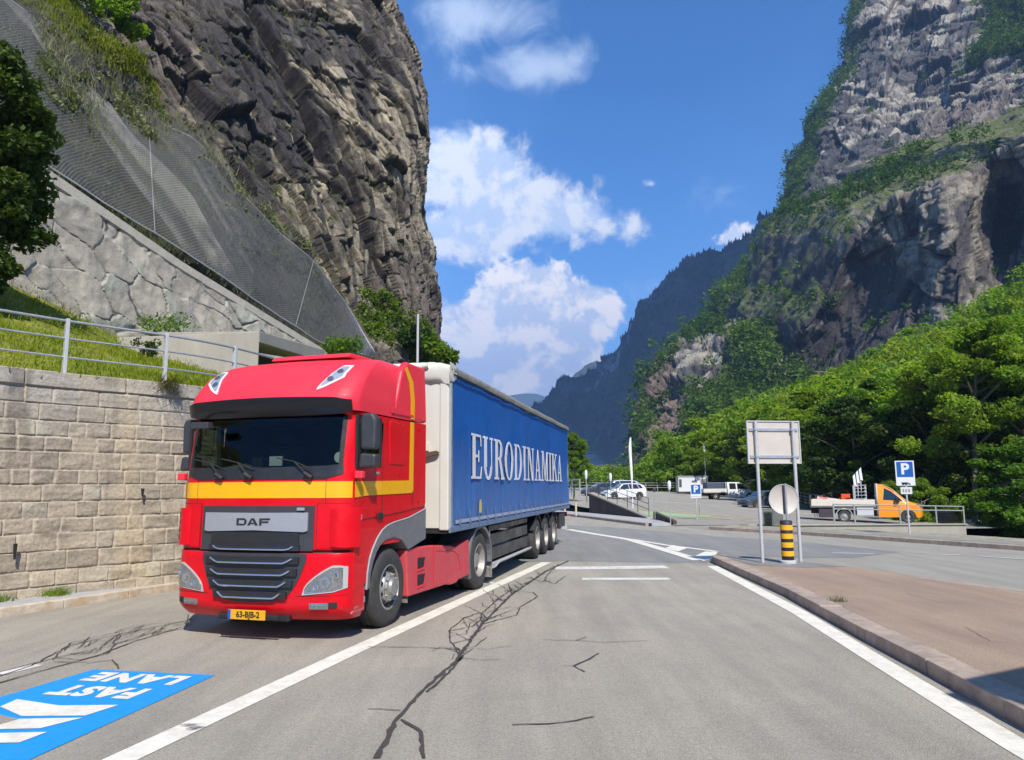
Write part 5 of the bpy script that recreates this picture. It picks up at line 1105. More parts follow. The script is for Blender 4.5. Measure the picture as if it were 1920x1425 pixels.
# lettering, drawn as serif capitals (unit box: width w, height 1)
def serif(ch):
    S = .17; t = .065; P = []
    def stem(x0, x1, y0=0, y1=1): P.append([(x0, y0), (x1, y0), (x1, y1), (x0, y1)])
    def ser(x0, x1, y): P.append([(x0, y), (x1, y), (x1, y+t*.8), (x0, y+t*.8)]) 
    def ring(cx, cy, rx, ry, tx, ty, a0=0, a1=360, n=22):
        A_ = [R(a0+(a1-a0)*i/n) for i in range(n+1)]
        for a, b in zip(A_, A_[1:]): P.append([(cx+rx*math.cos(a), cy+ry*math.sin(a)), (cx+rx*math.cos(b), cy+ry*math.sin(b)), (cx+(rx-tx)*math.cos(b), cy+(ry-ty)*math.sin(b)), (cx+(rx-tx)*math.cos(a), cy+(ry-ty)*math.sin(a))])
    T_ = 1-t*.8
    if ch == 'E': stem(.08, .08+S); ser(0, .62, 0); ser(0, .60, T_); stem(.25, .45, .48, .54); stem(.43, .48, .38, .64); P.append([(.56, .05), (.62, .05), (.66, .28), (.62, .28)]); P.append([(.54, .95), (.60, .95), (.62, .74), (.58, .74)]); w_ = .70
    elif ch == 'U': stem(.08, .08+S, .28, 1); ser(0, .33, T_); ser(.48, .72, T_); stem(.58, .64, .28, 1); ring(.36, .30, .28, .32, S*.8, .08, 180, 360); w_ = .78
    elif ch == 'R': stem(.08, .08+S); ser(0, .33, 0); ser(0, .4, T_); ring(.36, .745, .27, .255, S, .06, -90, 90); stem(.25, .37, .49, .55); P.append([(.34, .49), (.50, .52), (.76, .0), (.56, .0)]); ser(.52, .80, 0); w_ = .80
    elif ch == 'O': ring(.38, .5, .38, .52, S, .055); w_ = .82
    elif ch == 'D': stem(.08, .08+S); ser(0, .36, 0); ser(0, .36, T_); ring(.34, .5, .42, .5, S, .06, -90, 90); w_ = .83
    elif ch == 'I': stem(.10, .10+S); ser(0, .37, 0); ser(0, .37, T_); w_ = .43
    elif ch == 'N': stem(.10, .16); ser(0, .28, 0); ser(0, .22, T_); stem(.64, .70, 0, 1); ser(.54, .80, T_); P.append([(.12, 1), (.32, 1), (.70, 0), (.54, 0)]); w_ = .86
    elif ch == 'A': P.append([(.12, 0), (.18, 0), (.42, .96), (.36, .96)]); P.append([(.36, 1), (.47, 1), (.74, 0), (.54, 0)]); stem(.24, .58, .30, .36); ser(0, .30, 0); ser(.46, .84, 0); w_ = .84
    elif ch == 'M': stem(.10, .16); ser(0, .27, 0); ser(0, .20, T_); stem(.76, .76+S); ser(.68, 1.02, 0); ser(.86, 1.02, T_); P.append([(.12, 1), (.32, 1), (.54, .08), (.47, .02)]); P.append([(.47, .02), (.54, .02), (.82, 1), (.76, 1)]); w_ = 1.08
    elif ch == 'K': stem(.08, .08+S); ser(0, .33, 0); ser(0, .33, T_); P.append([(.25, .42), (.32, .42), (.68, .96), (.60, .96)]); P.append([(.34, .60), (.48, .66), (.82, 0), (.60, 0)]); ser(.50, .84, T_); ser(.52, .88, 0); w_ = .86
    return P, w_
for sg in (1, -1):
    word = 'EURODINAMIKA'; gl_ = [serif(c_) for c_ in word]; gap = .05; tot = sum(w_ for _, w_ in gl_)+gap*11; y0, y1, z0_, hgt = -.32, 10.35, 1.99, .80
    k = (y1-y0)/tot; x = 0; lm = MB(); dp_ = 0
    for P_, w_ in gl_:
        for pl in P_:
            dp_ = (dp_+1) % 9; xo = sg*(1.3085+.0006*dp_); vs_ = [(xo, (y0+(x+a)*k) if sg > 0 else (y1-(x+a)*k), z0_+b*hgt) for a, b in pl]; m_ = len(vs_)
            lm.add(vs_+[(xo-sg*.006, b, c_) for a, b, c_ in vs_], [tuple(range(m_)), tuple(range(m_, 2*m_))]+[(i, (i+1) % m_, m_+(i+1) % m_, m_+i) for i in range(m_)])
        x += w_+gap
    lm.build('lettering', M_lets, CURT if sg > 0 else [c for c in trl.children if c.name.startswith('side_curtain') and c != CURT][0])
MB().prism([(.22, 1.38), (.36, 1.38), (.38, 1.50), (.33, 1.62), (.24, 1.60), (.20, 1.48)], 1.3085, 1.312, 'x').build('yellow_sticker', pbr('yellow_sticker', (.55, .42, .12), .5, var=.4, vscale=20), CURT)
# back doors
MB().box(-1.27, 1.27, SR-.06, SR, ZB, ZT).build('rear_door', M_wall, trl, bevel=.01)
# chassis, legs, guards
MB().box(-.52, -.42, SF+.3, SR-.1, .95, 1.15).box(.42, .52, SF+.3, SR-.1, .95, 1.15).box(-1.25, 1.25, SF+.02, SR-.05, 1.12, 1.195).build('chassis_frame', M_blk2, trl)
for sg in (1, -1):
    MB().box(sg*.86, sg*1.0, .98, 1.12, .18, 1.12).box(sg*.78, sg*1.08, .9, 1.2, .14, .18).build('landing_leg', M_steelp, trl, bevel=.008)
    pg = MB(); 
    for z0_, z1_ in ((.98, 1.09), (.70, .93), (.42, .66)): pg.box(sg*1.14, sg*1.20, 1.35, 5.2, z0_, z1_)
    pg.build('side_guard', pbr('grimy_black_panel', (.022, .022, .024), .35, var=.35, vscale=1.5), trl, bevel=.01)
    MB().prism([(1.2, .35), (1.36, .35), (1.36, 1.0), (1.30, 1.0)], sg*1.12, sg*1.22, 'x').build('guard_end', M_steelp, trl)
    MB().box(sg*1.15, sg*1.25, 1.15, 5.35, .32, .36).tube([(sg*1.27, 1.2, .30), (sg*1.27, 1.6, .30), (sg*1.27, 1.9, .36), (sg*1.27, 5.3, .37)], .022, 6).build('lower_rail', M_steelp, trl)
    for y in (6.39, 7.70, 9.01):
        wheel(trl, sg*1.05, y, sg, .52, .36, False, M_rim)
        a_ = np.linspace(R(20), R(160), 12); rw = MB(); rw.prism([(y+.60*math.cos(t), .54+.60*math.sin(t)) for t in a_]+[(y+.565*math.cos(t), .54+.565*math.sin(t)) for t in a_[::-1]], sg*.84, sg*1.25, 'x'); rw.build('mudguard', M_blk, trl)
    MB().box(sg*.9, sg*1.24, 10.1, 11.3, .58, 1.02).build('tool_box', M_blk, trl, bevel=.02)
    MB().box(sg*.85, sg*1.22, 9.72, 9.74, .2, .95).build('mudflap', M_mud, trl)
    MB().box(sg*.7, sg*1.2, SR-.02, SR+.04, .86, 1.0).build('tail_lamp', pbr('red_lens', (.4, .01, .01), .2), trl)
for y in (6.39, 7.70, 9.01): MB().tube([(-.9, y, .52), (.9, y, .52)], .07, 10).build('axle', M_blk2, trl)
MB().box(-1.2, 1.2, SR-.1, SR, .45, .60).build('rear_bumper', M_steelp, trl)
MB().tube([(-.05, SF+.1, 1.30), (.1, SF-.25, 1.20), (-.1, -2.0, 1.25)], .022, 6).tube([(.1, SF+.1, 1.30), (.2, SF-.2, 1.10), (.0, -1.95, 1.3)], .022, 6).build('air_line', pbr('red_hose', (.3, .02, .02), .5), trl)
# ================================================================ signs on the island
M_back = pbr('sign_back', (.50, .455, .405), .55, .1, var=.04, vscale=2, dirt=.15)
M_wsign = pbr('white_sign', (.60, .61, .62), .45, var=.02); M_bsign = pbr('blue_sign', (.004, .085, .34), .4, var=.04, vscale=6)
bs = thing('road_sign', 'large rectangular road sign seen from its bare back, on two grey posts on the island', 'sign', (5.93, 16.98, .15))
for x, y in ((-.45, -.085), (.45, .085)): MB().tube([(x, y, 0), (x, y, 3.12)], .038, 12).build('post', M_steelp, bs, smooth=50)
rz = .19
def rb(pts8): return [(x*math.cos(rz)-y*math.sin(rz), x*math.sin(rz)+y*math.cos(rz), z) for x, y, z in pts8]
def rbox(x0, x1, y0, y1, z0, z1): return rb([(x0, y0, z0), (x1, y0, z0), (x1, y1, z0), (x0, y1, z0), (x0, y0, z1), (x1, y0, z1), (x1, y1, z1), (x0, y1, z1)])
MB().hexa(rbox(-.64, .64, .062, .072, 2.18, 3.12)).build('panel', M_back, bs)
fm = MB()
for a in ((-.655, -.63, .04, .085, 2.165, 3.135), (.63, .655, .04, .085, 2.165, 3.135), (-.63, .63, .04, .085, 3.11, 3.135), (-.63, .63, .04, .085, 2.165, 2.19)): fm.hexa(rbox(*a))
fm.build('panel_frame', M_steelp, bs)
for z in (2.32, 2.93): MB().hexa(rbox(-.60, .60, .036, .060, z-.03, z+.03)).build('cross_bar', M_steel, bs)
for x in (-.45, .45):
    for z in (2.32, 2.93): MB().hexa(rbox(x-.055, x+.055, -.045, .036, z-.022, z+.022)).build('clamp', M_steel, bs)
bo = thing('traffic_bollard', 'black and yellow banded bollard carrying a round sign seen from behind', 'bollard', (5.99, 16.75, .15))
MB().lathe([(0, .0), (.17, .0), (.17, .05), (.135, .07), (0, .07)], (0, 0, 0), 'z', 28, False).build('foot', pbr('pale_foot', (.46, .46, .45), .6), bo, smooth=40)
MB().lathe([(.118, .06), (.128, .075), (.128, .90), (.118, .915), (0, .93)], (0, 0, 0), 'z', 32, False).build('column', pbr('bollard_black', (.022, .02, .018), .55, var=.2), bo, smooth=40)
for k in range(4): MB().lathe([(.128, .155+k*.185), (.1345, .158+k*.185), (.1345, .262+k*.185), (.128, .265+k*.185)], (0, 0, 0), 'z', 32).build('yellow_band', pbr('reflective_yellow', (.80, .40, .01), .4, var=.08, vscale=8, dirt=.2), bo, smooth=40)
MB().tube([(.03, .0, .92), (.03, .0, 1.72)], .022, 10).build('sign_post', M_steel, bo)
ds = MB().lathe([(0, 0), (.315, 0), (.325, -.008), (.325, .014), (.31, .014), (.31, .006), (0, .006)], (-.0, .055, 1.375), 'y', 48, False).build('round_sign', M_back, bo, smooth=40)
MB().lathe([(.318, -.014), (.332, -.014), (.332, .016), (.318, .016)], (0, .055, 1.375), 'y', 48).build('sign_rim', M_steelp, ds)
MB().box(-.02, .0, .02, .045, 1.07, 1.68).build('bracket', M_blk2, ds)

def psign(name, label, loc, rz_, w_, h_, zb, sub, group=None, post=None):
    t = thing(name, label, 'sign', loc, rz_)
    MB().tube([(0, .03, -.1), (0, .03, zb+h_*.9)], .03, 10).build('post', M_steelp, t)
    p = MB().box(-w_/2, w_/2, -.012, .0, zb, zb+h_).build('panel', M_wsign, t, bevel=.004)
    bz = zb+h_-w_*.97 if sub else zb+.03
    MB().box(-w_*.43, w_*.43, -.016, -.0125, zb+h_-.035-w_*.88, zb+h_-.035).build('blue_field', M_bsign, p)
    zc_ = zb+h_-.035-w_*.44
    textmesh('P', M_wsign, 'lettering', p, basis((.0, -.018, zc_), (1, 0, 0), (0, 0, 1), (0, -1, 0)), w_*.86, .018, 1., .001)
    return t, p
t, p = psign('parking_sign', 'blue and white parking sign with a small lorry symbol and a plate below', (13.66, 26.34, .12), -.30, .60, .86, 1.66, True)
l_ = MB().box(-.13, .06, -.0165, -.0125, 1.70, 1.775).box(.07, .10, -.0165, -.0125, 1.70, 1.755).tube([(.0, -.017, 1.69), (.0, -.012, 1.69)], .018, 8).tube([(-.09, -.017, 1.69), (-.09, -.012, 1.69)], .018, 8).build('lorry_symbol', M_ink, p)
MB().prism([(.09, 1.695), (.15, 1.695), (.12, 1.76)], -.0165, -.0125, 'y').build('pointer_symbol', M_ink, p)
q_ = MB().box(-.18, .18, -.012, .0, 1.37, 1.61).build('lower_plate', pbr('pale_plate', (.55, .56, .56), .5), t, bevel=.003)
for k in range(3): MB().box(-.12+k*.09, -.07+k*.09, -.0155, -.0125, 1.44, 1.54).build('plate_mark', pbr('grey_mark', (.2, .2, .2), .6), q_)
t, p = psign('parking_sign', 'small blue parking sign on a thin post at the car park entrance', (9.88, 40.96, -.02), -.22, .56, .66, 1.27, False)
MB().tube([(.14, .0, .55), (.155, .0, .55)], .26, 20).build('side_disc', pbr('dark_sign_back', (.12, .12, .13), .6), t)
MB().box(-.28, .28, -.014, -.0, 1.18, 1.25).build('lower_plate', M_wsign, t)

# ================================================================ car park walls and rails
def rail_run(name, label, pts, posts, hts, mat, group=None, infill=None, pr=.02, rr=.017):
    t = thing(name, label, 'railing', pts[0], 0, group); o = Vector(pts[0])
    for hz in hts: MB().tube([Vector(p)+Vector((0, 0, hz))-o for p in pts], rr, 6).build('rail', mat, t)
    for f in posts:
        k = f*(len(pts)-1); i = min(int(k), len(pts)-2); p = Vector(pts[i]).lerp(Vector(pts[i+1]), k-i)-o; MB().tube([p-Vector((0, 0, .1)), p+Vector((0, 0, hts[0]))], pr, 6).build('post', mat, t)
    return t
M_railg = pbr('grey_rail', (.40, .41, .40), .5, .4, var=.1)
M_raild = pbr('dark_rail', (.10, .11, .11), .55, .4, var=.1)
MB().hexa([(4.98, 49.68, -.1), (7.21, 40.76, -.1), (7.46, 40.8, -.1), (5.3, 49.9, -.1), (4.98, 49.68, 1.36), (7.21, 40.76, .08), (7.46, 40.8, .10), (5.3, 49.9, 1.36)])
wl = thing('ramp_wall', 'dark wedge-shaped retaining wall beside the car park ramp', 'wall', (6.1, 45.2, 0))
mb = MB(); mb.hexa([(-1.12, 4.48, -.2), (1.11, -4.44, -.2), (1.36, -4.4, -.2), (-.8, 4.7, -.2), (-1.12, 4.48, 1.36), (1.11, -4.44, .10), (1.36, -4.4, .12), (-.8, 4.7, 1.36)]); mb.build('wall', M_concd, wl)
mb = MB(); mb.hexa([(-1.2, 4.52, 1.363), (1.06, -4.48, .104), (1.42, -4.42, .124), (-.76, 4.76, 1.363), (-1.2, 4.52, 1.44), (1.06, -4.48, .18), (1.42, -4.42, .20), (-.76, 4.76, 1.44)]); mb.build('coping', M_conc, wl)
mb = MB(); mb.hexa([(-1.12, 4.48, -.2), (-.8, 4.7, -.2), (6, 13, -.2), (5.7, 13, -.2), (-1.12, 4.49, 1.2), (-.8, 4.7, 1.2), (6, 13, 1.2), (5.7, 13, 1.2)])
rail_run('metal_railing', 'thin dark railing sloping down along the top of the wedge-shaped ramp wall', [(5.05, 49.6, 1.42), (7.28, 40.8, .18)], [0, .17, .34, .51, .68, .84, 1], (1.0, .7, .4), M_raild)
MB_ = MB().hexa([(0, 0, -.15), (.21, -3.82, -.15), (.40, -3.8, -.15), (.2, .02, -.15), (0, 0, .52), (.21, -3.82, .22), (.40, -3.8, .22), (.2, .02, .52)])
t = MB_.build('low_wall', M_concd, None, bevel=.02); t.location = (7.27, 39.51, 0); tag(t, 'short dark low wall between two thin posts at the car park entrance', 'wall')
rail_run('metal_railing', 'pale railing along the far end of the car park behind the white cars', [(4.6, 52, 1.2), (3.4, 68, 1.15), (8, 98, 1.2), (17, 112, 1.2), (26, 118, 1.1)], [i/18 for i in range(19)], (1.1, .75, .4), M_railg, pr=.05, rr=.045)
rail_run('metal_railing', 'dark barred railing behind the grey car and the orange truck', [(28, 75, .0), (23.6, 58, -.2), (20.3, 49.5, -.3)], [i/10 for i in range(11)], (1.15, .85, .6, .35), M_railg, pr=.035, rr=.026)
pa = thing('bridge_parapet', 'long low concrete parapet in front of the orange truck', 'wall', (18, 38, 0))
mb = MB(); mb.hexa([(-7.7, -4.55, -.35), (7.35, 4.75, -1.16), (7.15, 5.1, -1.16), (-7.9, -4.2, -.35), (-7.7, -4.55, .06), (7.35, 4.75, -.46), (7.15, 5.1, -.46), (-7.9, -4.2, .06)]); mb.build('wall', M_conc, pa, bevel=.02)
mb = MB(); mb.hexa([(-7.7, -4.62, .063), (7.42, 4.70, -.457), (7.1, 5.15, -.457), (-7.95, -4.15, .063), (-7.7, -4.62, .13), (7.42, 4.70, -.39), (7.1, 5.15, -.39), (-7.95, -4.15, .13)]); mb.build('coping', M_conc, pa, bevel=.012)
def pp(f): return (10.4+15.0*f, 33.65+9.3*f, .12-.52*f)
rl_ = rail_run('metal_railing', 'galvanised railing on the concrete parapet in front of the orange truck', [pp(.34), pp(1)], [0, .14, .47, .76, 1], (.95, .72), M_railg, pr=.04, rr=.035)
a, b = Vector(pp(.835)), Vector(pp(.99)); o_ = Vector(pp(.34)); mb = MB(); 
for z in (.60, .46, .30, .14): mb.tube([a-o_+Vector((0, 0, z)), b-o_+Vector((0, 0, z))], .012, 5)
mb.hexa([tuple(a-o_+Vector(v)) for v in ((0, 0, .05),)]+[tuple(b-o_+Vector((0, 0, .05))), tuple(b-o_+Vector((0, .012, .05))), tuple(a-o_+Vector((0, .012, .05)))]+[tuple(a-o_+Vector((0, 0, .68))), tuple(b-o_+Vector((0, 0, .68))), tuple(b-o_+Vector((0, .012, .68))), tuple(a-o_+Vector((0, .012, .68)))])
mb.build('infill_panel', glass('panel_glass', (.62, .65, .66), .5), rl_)
sc_ = thing('glass_screen', 'small framed glass screen with a bin behind it at the parapet end', 'screen', (10.9, 33.2, .0))
fm = MB()
for x in (0, .42, .84): fm.tube([(x, 0, 0), (x, 0, .80)], .014, 5)
fm.tube([(0, 0, .8), (.84, 0, .8)], .014, 5).build('frame', M_raild, sc_); MB().box(.0, .84, -.003, .003, .05, .78).build('pane', glass('pane_glass', (.7, .72, .72), .5), sc_)
lb = MB().lathe([(0, 0), (.16, .0), (.17, .55), (.18, .62), (0, .66)], (11.22, 33.55, .02), 'z', 16, False).build('litter_bin', pbr('dark_green', (.03, .07, .04), .5), None, smooth=40); tag(lb, 'dark green cylindrical bin standing behind the small glass screen', 'bin')

def post_lamp(name, label, cat, loc, h_, head, mat=M_railg, r=.04, hr=.12, hh=.45, hm=None):
    t = thing(name, label, cat, loc); MB().tube([(0, 0, -.1), (0, 0, h_)], [r, r*.7], 8).build('post', mat, t)
    if head == 'lamp': MB().lathe([(0, h_-.02), (hr*.6, h_), (hr, h_+hh*.3), (hr, h_+hh*.8), (hr*.5, h_+hh), (0, h_+hh)], (0, 0, 0), 'z', 14, False).build('lamp_head', hm or M_wsign, t, smooth=40)
    if head == 'box': MB().box(-hr, hr, -.05, .05, h_-.02, h_+hh).build('head', hm or M_wsign, t, bevel=.01)
    return t
post_lamp('lamp_post', 'thin post with a white lantern beside the low dark wall', 'lamp', (7.35, 35.6, .1), 1.55, 'lamp', r=.025, hr=.085, hh=.42)
post_lamp('marker_post', 'thin post with a small dark head beside the low dark wall', 'post', (7.25, 38.9, .1), 1.45, 'box', r=.022, hr=.08, hh=.14, hm=M_blk)
post_lamp('lamp_post', 'thin post with a white lantern at the foot of the ramp wall', 'lamp', (6.15, 47.6, .8), 1.35, 'lamp', r=.03, hr=.09, hh=.5)
post_lamp('lamp_post', 'tall thin post with a white lantern at the corner of the ramp wall', 'lamp', (4.85, 50.0, .9), 1.4, 'lamp', r=.035, hr=.09, hh=.6)
post_lamp('lamp_post', 'thin pale mast with a small head above the white pickup', 'lamp', (26.5, 104, .3), 6.2, 'box', r=.05, hr=.12, hh=.9, hm=pbr('pale_green', (.35, .45, .36), .5))
post_lamp('info_sign', 'narrow white upright sign showing above the round sign', 'sign', (27.0, 80, .2), 1.9, 'box', r=.04, hr=.24, hh=1.0)
post_lamp('street_lamp', 'plain pale lamp mast rising behind the front of the blue trailer', 'lamp', (-5.05, 39.6, 0), 11.1, '', mat=M_steelp, r=.09)
for k, x in enumerate((3.2, 3.75)):
    t = MB().tube([(0, 0, 0), (0, 0, .75 if k == 0 else .8)], .06, 8).build('road_post', pbr('beige_post', (.50, .42, .32), .7), None); t.location = (x, 46.9-k*1.6, .1); tag(t, ('left' if k == 0 else 'right')+' of two short beige posts on the pavement behind the trailer', 'post')
fp = thing('flagpole', 'white flagpole with a furled white flag beside the ramp wall', 'flagpole', (7.74, 49.13, .4))
MB().tube([(0, 0, -.5), (0, 0, 4.6)], [.05, .03], 8).build('pole', M_wsign, fp)
MB().tube([(-.05, 0, 4.55), (-.10, 0, 3.9), (-.05, 0, 3.0), (-.02, 0, 2.1), (0, 0, 1.2)], [.02, .07, .10, .08, .03], 8).build('flag', pbr('white_flag', (.72, .68, .66), .8, var=.1, vscale=3), fp)

# ================================================================ vehicles in the car park
M_cwhite = pbr('car_white', (.60, .61, .62), .3, coat=.5, var=.03); M_csilver = pbr('car_silver', (.42, .44, .47), .3, .5, coat=.5, var=.03); M_cgrey = pbr('car_grey', (.075, .09, .115), .3, .4, coat=.6, var=.05)
M_orange = pbr('orange_paint', (.85, .27, .005), .35, coat=.4, var=.04, dirt=.15, dirtcol=(.5, .25, .1))
M_tl = pbr('tail_red', (.35, .01, .01), .2)
def shell(st, name, mat, parent, bev=.03):
    mb = MB(); rings = []
    for (x, w_, zb, zw, wt, zt) in st: rings.append([(x, -w_, zb), (x, -w_*1.01, (zb+zw)/2), (x, -w_, zw), (x, -wt, zt-.03), (x, -wt+.09, zt), (x, wt-.09, zt), (x, wt, zt-.03), (x, w_, zw), (x, w_*1.01, (zb+zw)/2), (x, w_, zb)])
    m = 10; mb.v = [p for r_ in rings for p in r_]
    for i in range(len(rings)-1):
        for j in range(m): mb.f.append((i*m+j, i*m+(j+1) % m, (i+1)*m+(j+1) % m, (i+1)*m+j)); mb.mi.append(0)
    mb.f += [tuple(range(m))[::-1], tuple((len(rings)-1)*m+k for k in range(m))]; mb.mi += [0, 0]
    return mb.build(name, mat, parent, smooth=38)
def cwheel(parent, x, y, r, sg, w_=.22):
    t = thing('wheel', None, None); t.parent = parent
    MB().lathe([(r*.62, -w_/2), (r*.95, -w_/2), (r, -w_/2+.03), (r, w_/2-.03), (r*.95, w_/2), (r*.62, w_/2)], (x, y, r), 'y', 28).build('tyre', M_tyre, t, smooth=40)
    MB().lathe([(r*.64, sg*(w_/2)), (r*.55, sg*(w_/2-.05)), (r*.2, sg*(w_/2-.02)), (.001, sg*(w_/2))], (x, y, r), 'y', 20, False).build('rim', M_alloy, t, smooth=40)
def arch(parent, x, y, r, sg, mat=M_blk2):
    a_ = np.linspace(R(0), R(180), 14); mb = MB(); mb.prism([(x+(r+.06)*math.cos(t), r+(r+.06)*math.sin(t)) for t in a_]+[(x-(r+.06), .22), (x+(r+.06), .22)], y-sg*.10, y+sg*.006, 'y'); mb.build('wheel_arch', mat, parent)
def gquad(parent, pts, name='side_window', th=.012):
    n_ = (Vector(pts[1])-Vector(pts[0])).cross(Vector(pts[-1])-Vector(pts[0])).normalized()*th; m = len(pts); mb = MB(); mb.add([tuple(Vector(p)-n_) for p in pts]+[tuple(Vector(p)+n_) for p in pts], [tuple(range(m))[::-1], tuple(range(m, 2*m))]+[(i, (i+1) % m, m+(i+1) % m, m+i) for i in range(m)])
    return mb.build(name, M_glassc, parent)
M_glassc = pbr('car_window', (.015, .02, .025), .06, coat=1.)
def hatchback(name, label, loc, rz_, mat, L=4.35, Hh=1.5, wagon=False):
    t = thing(name, label, 'car', loc, rz_); W_ = .88; r = .32; f, b = L/2, -L/2; zt = Hh
    st = [(f, .62, .30, .52, .55, .58), (f-.06, .74, .22, .60, .66, .68), (f-.35, .85, .20, .72, .74, .80), (f-.95, W_, .20, .84, .76, .93), (f-1.20, W_, .20, .88, .72, 1.0), (f-1.80, W_, .20, .92, .62, zt-.08), (f-2.2, W_, .20, .93, .60, zt), (b+1.1, W_, .20, .95, .60, zt-.01), (b+.55, W_, .20, .96, .60, zt-.06), (b+.28 if wagon else b+.18, W_-.02, .22, .98, .62, zt-.22 if not wagon else zt-.14), (b+.05, .80, .26, .95, .66, 1.02), (b, .74, .30, .70, .60, .74)]
    shell(st, 'body', mat, t)
    for sg in (1, -1):
        y = sg
        gquad(t, [(f-1.28, y*.862, .92), (f-1.85, y*.672, zt-.12), (f-2.32, y*.655, zt-.08), (f-2.36, y*.875, .95)]); gquad(t, [(f-2.42, y*.875, .95), (f-2.38, y*.655, zt-.08), (b+1.0, y*.655, zt-.10), (b+.80, y*.87, .98)])
        gquad(t, [(b+.74, y*.87, .99), (b+.93, y*.66, zt-.11), (b+.6, y*.67, zt-.16), (b+.42, y*.84, 1.02)])
        for x in (f-.82, b+.80): arch(t, x, sg*.885, r, sg); cwheel(t, x, sg*.80, r, sg)
        MB().box(f-.30, f-.02, sg*.56, sg*.79, .58, .70).build('headlight', M_lamp, t, bevel=.03); MB().box(b-.01, b+.14, sg*.60, sg*.80, .78, .94).build('tail_light', M_tl, t, bevel=.02)
        MB().box(f-1.45, f-1.30, sg*.89, sg*1.02, .93, 1.05).build('door_mirror', mat, t, bevel=.03)
    gquad(t, [(f-1.18, .62, 1.01), (f-1.18, -.62, 1.01), (f-1.72, -.52, zt-.10), (f-1.72, .52, zt-.10)], 'windscreen'); gquad(t, [(b+.10, .55, 1.05), (b+.24, .48, zt-.20), (b+.24, -.48, zt-.20), (b+.10, -.55, 1.05)], 'rear_window')
    MB().box(f-.03, f+.012, -.5, .5, .30, .48).build('front_grille', M_blk, t, bevel=.01)
    return t
def lz(x, y): return lotz(x, y)+.022
def lpos(u, Y): d = px(u, 900); X_ = d[0]/d[1]*Y; return (X_, Y, lz(X_, Y))
hatchback('parked_car', 'white hatchback parked in front of a silver estate near the ramp wall', lpos(1168, 73), math.pi+.25, M_cwhite, 4.2, 1.5)
hatchback('parked_car', 'silver estate car parked just behind the white hatchback', lpos(1158, 82), math.pi+.2, M_csilver, 4.7, 1.72, True)
hatchback('parked_car', 'dark car mostly hidden left of the white hatchback', lpos(1128, 80), math.pi+.3, M_cgrey, 4.3, 1.42)
hatchback('parked_car', 'dark grey car with its nose to the left, half hidden by the sign posts', lpos(1430, 64), math.pi+.32, M_cgrey, 4.3, 1.45)
# white pickup with a crew cab and a drop-side bed
x_, y_, z_ = lpos(1364, 84); t = thing('pickup_truck', 'white crew-cab pickup with a drop-side bed and a dark box on it', 'truck', (x_, y_, z_), .03)
shell([(2.95, .70, .40, .75, .62, .82), (2.85, .86, .32, .85, .78, .98), (2.3, .92, .32, 1.0, .80, 1.16), (1.85, .93, .32, 1.08, .78, 1.26), (1.25, .93, .32, 1.12, .68, 1.88), (.9, .93, .32, 1.12, .68, 1.95), (-.2, .93, .32, 1.12, .70, 1.95), (-.32, .93, .34, 1.12, .72, 1.90)], 'cab', M_cwhite, t)
for sg in (1, -1):
    gquad(t, [(1.80, sg*.90, 1.2), (1.25, sg*.745, 1.80), (.78, sg*.74, 1.82), (.76, sg*.91, 1.18)]); gquad(t, [(.62, sg*.91, 1.18), (.62, sg*.74, 1.82), (-.08, sg*.745, 1.82), (-.1, sg*.915, 1.18)])
    for x in (2.1, -1.6): arch(t, x, sg*.935, .37, sg) if x > 0 else None; cwheel(t, x, sg*.84, .37, sg, .25)
    MB().box(2.65, 2.9, sg*.60, sg*.86, .85, 1.0).build('headlight', M_lamp, t, bevel=.03); MB().box(1.6, 1.75, sg*.93, sg*1.12, 1.15, 1.38).build('door_mirror', M_blk, t, bevel=.02)
gquad(t, [(1.86, .66, 1.28), (1.86, -.66, 1.28), (1.34, -.60, 1.84), (1.34, .60, 1.84)], 'windscreen')
MB().box(-3.0, -.42, -1.0, 1.0, .78, .86).build('bed_floor', M_alu, t)
for a in ((-2.98, -.42, -1.02, -.99, .86, 1.24), (-2.98, -.42, .99, 1.02, .86, 1.24), (-3.03, -3.0, -1.0, 1.0, .86, 1.24)): MB().box(*a).build('drop_side', pbr('pale_side', (.60, .58, .54), .5, .2), t, bevel=.01)
MB().box(-2.9, -.45, -.4, .4, .48, .78).box(-2.2, -1.0, -.95, .95, .5, .60).build('chassis', M_blk2, t)
MB().box(-.52, -.44, -.85, .85, 1.24, 1.90).build('headboard_rack', M_steelp, t)
bx_ = MB().box(-2.55, -.62, -.80, .80, 0, 1.05).build('tool_chest', pbr('dark_blue_box', (.05, .075, .12), .45, var=.2), None, bevel=.04); bx_.matrix_world = t.matrix_basis @ Matrix.Translation((0, 0, 1.255)) if False else Matrix.Translation((x_, y_, z_+.87)) @ Matrix.Rotation(.03, 4, 'Z'); tag(bx_, 'dark blue box lying on the bed of the white pickup', 'box')
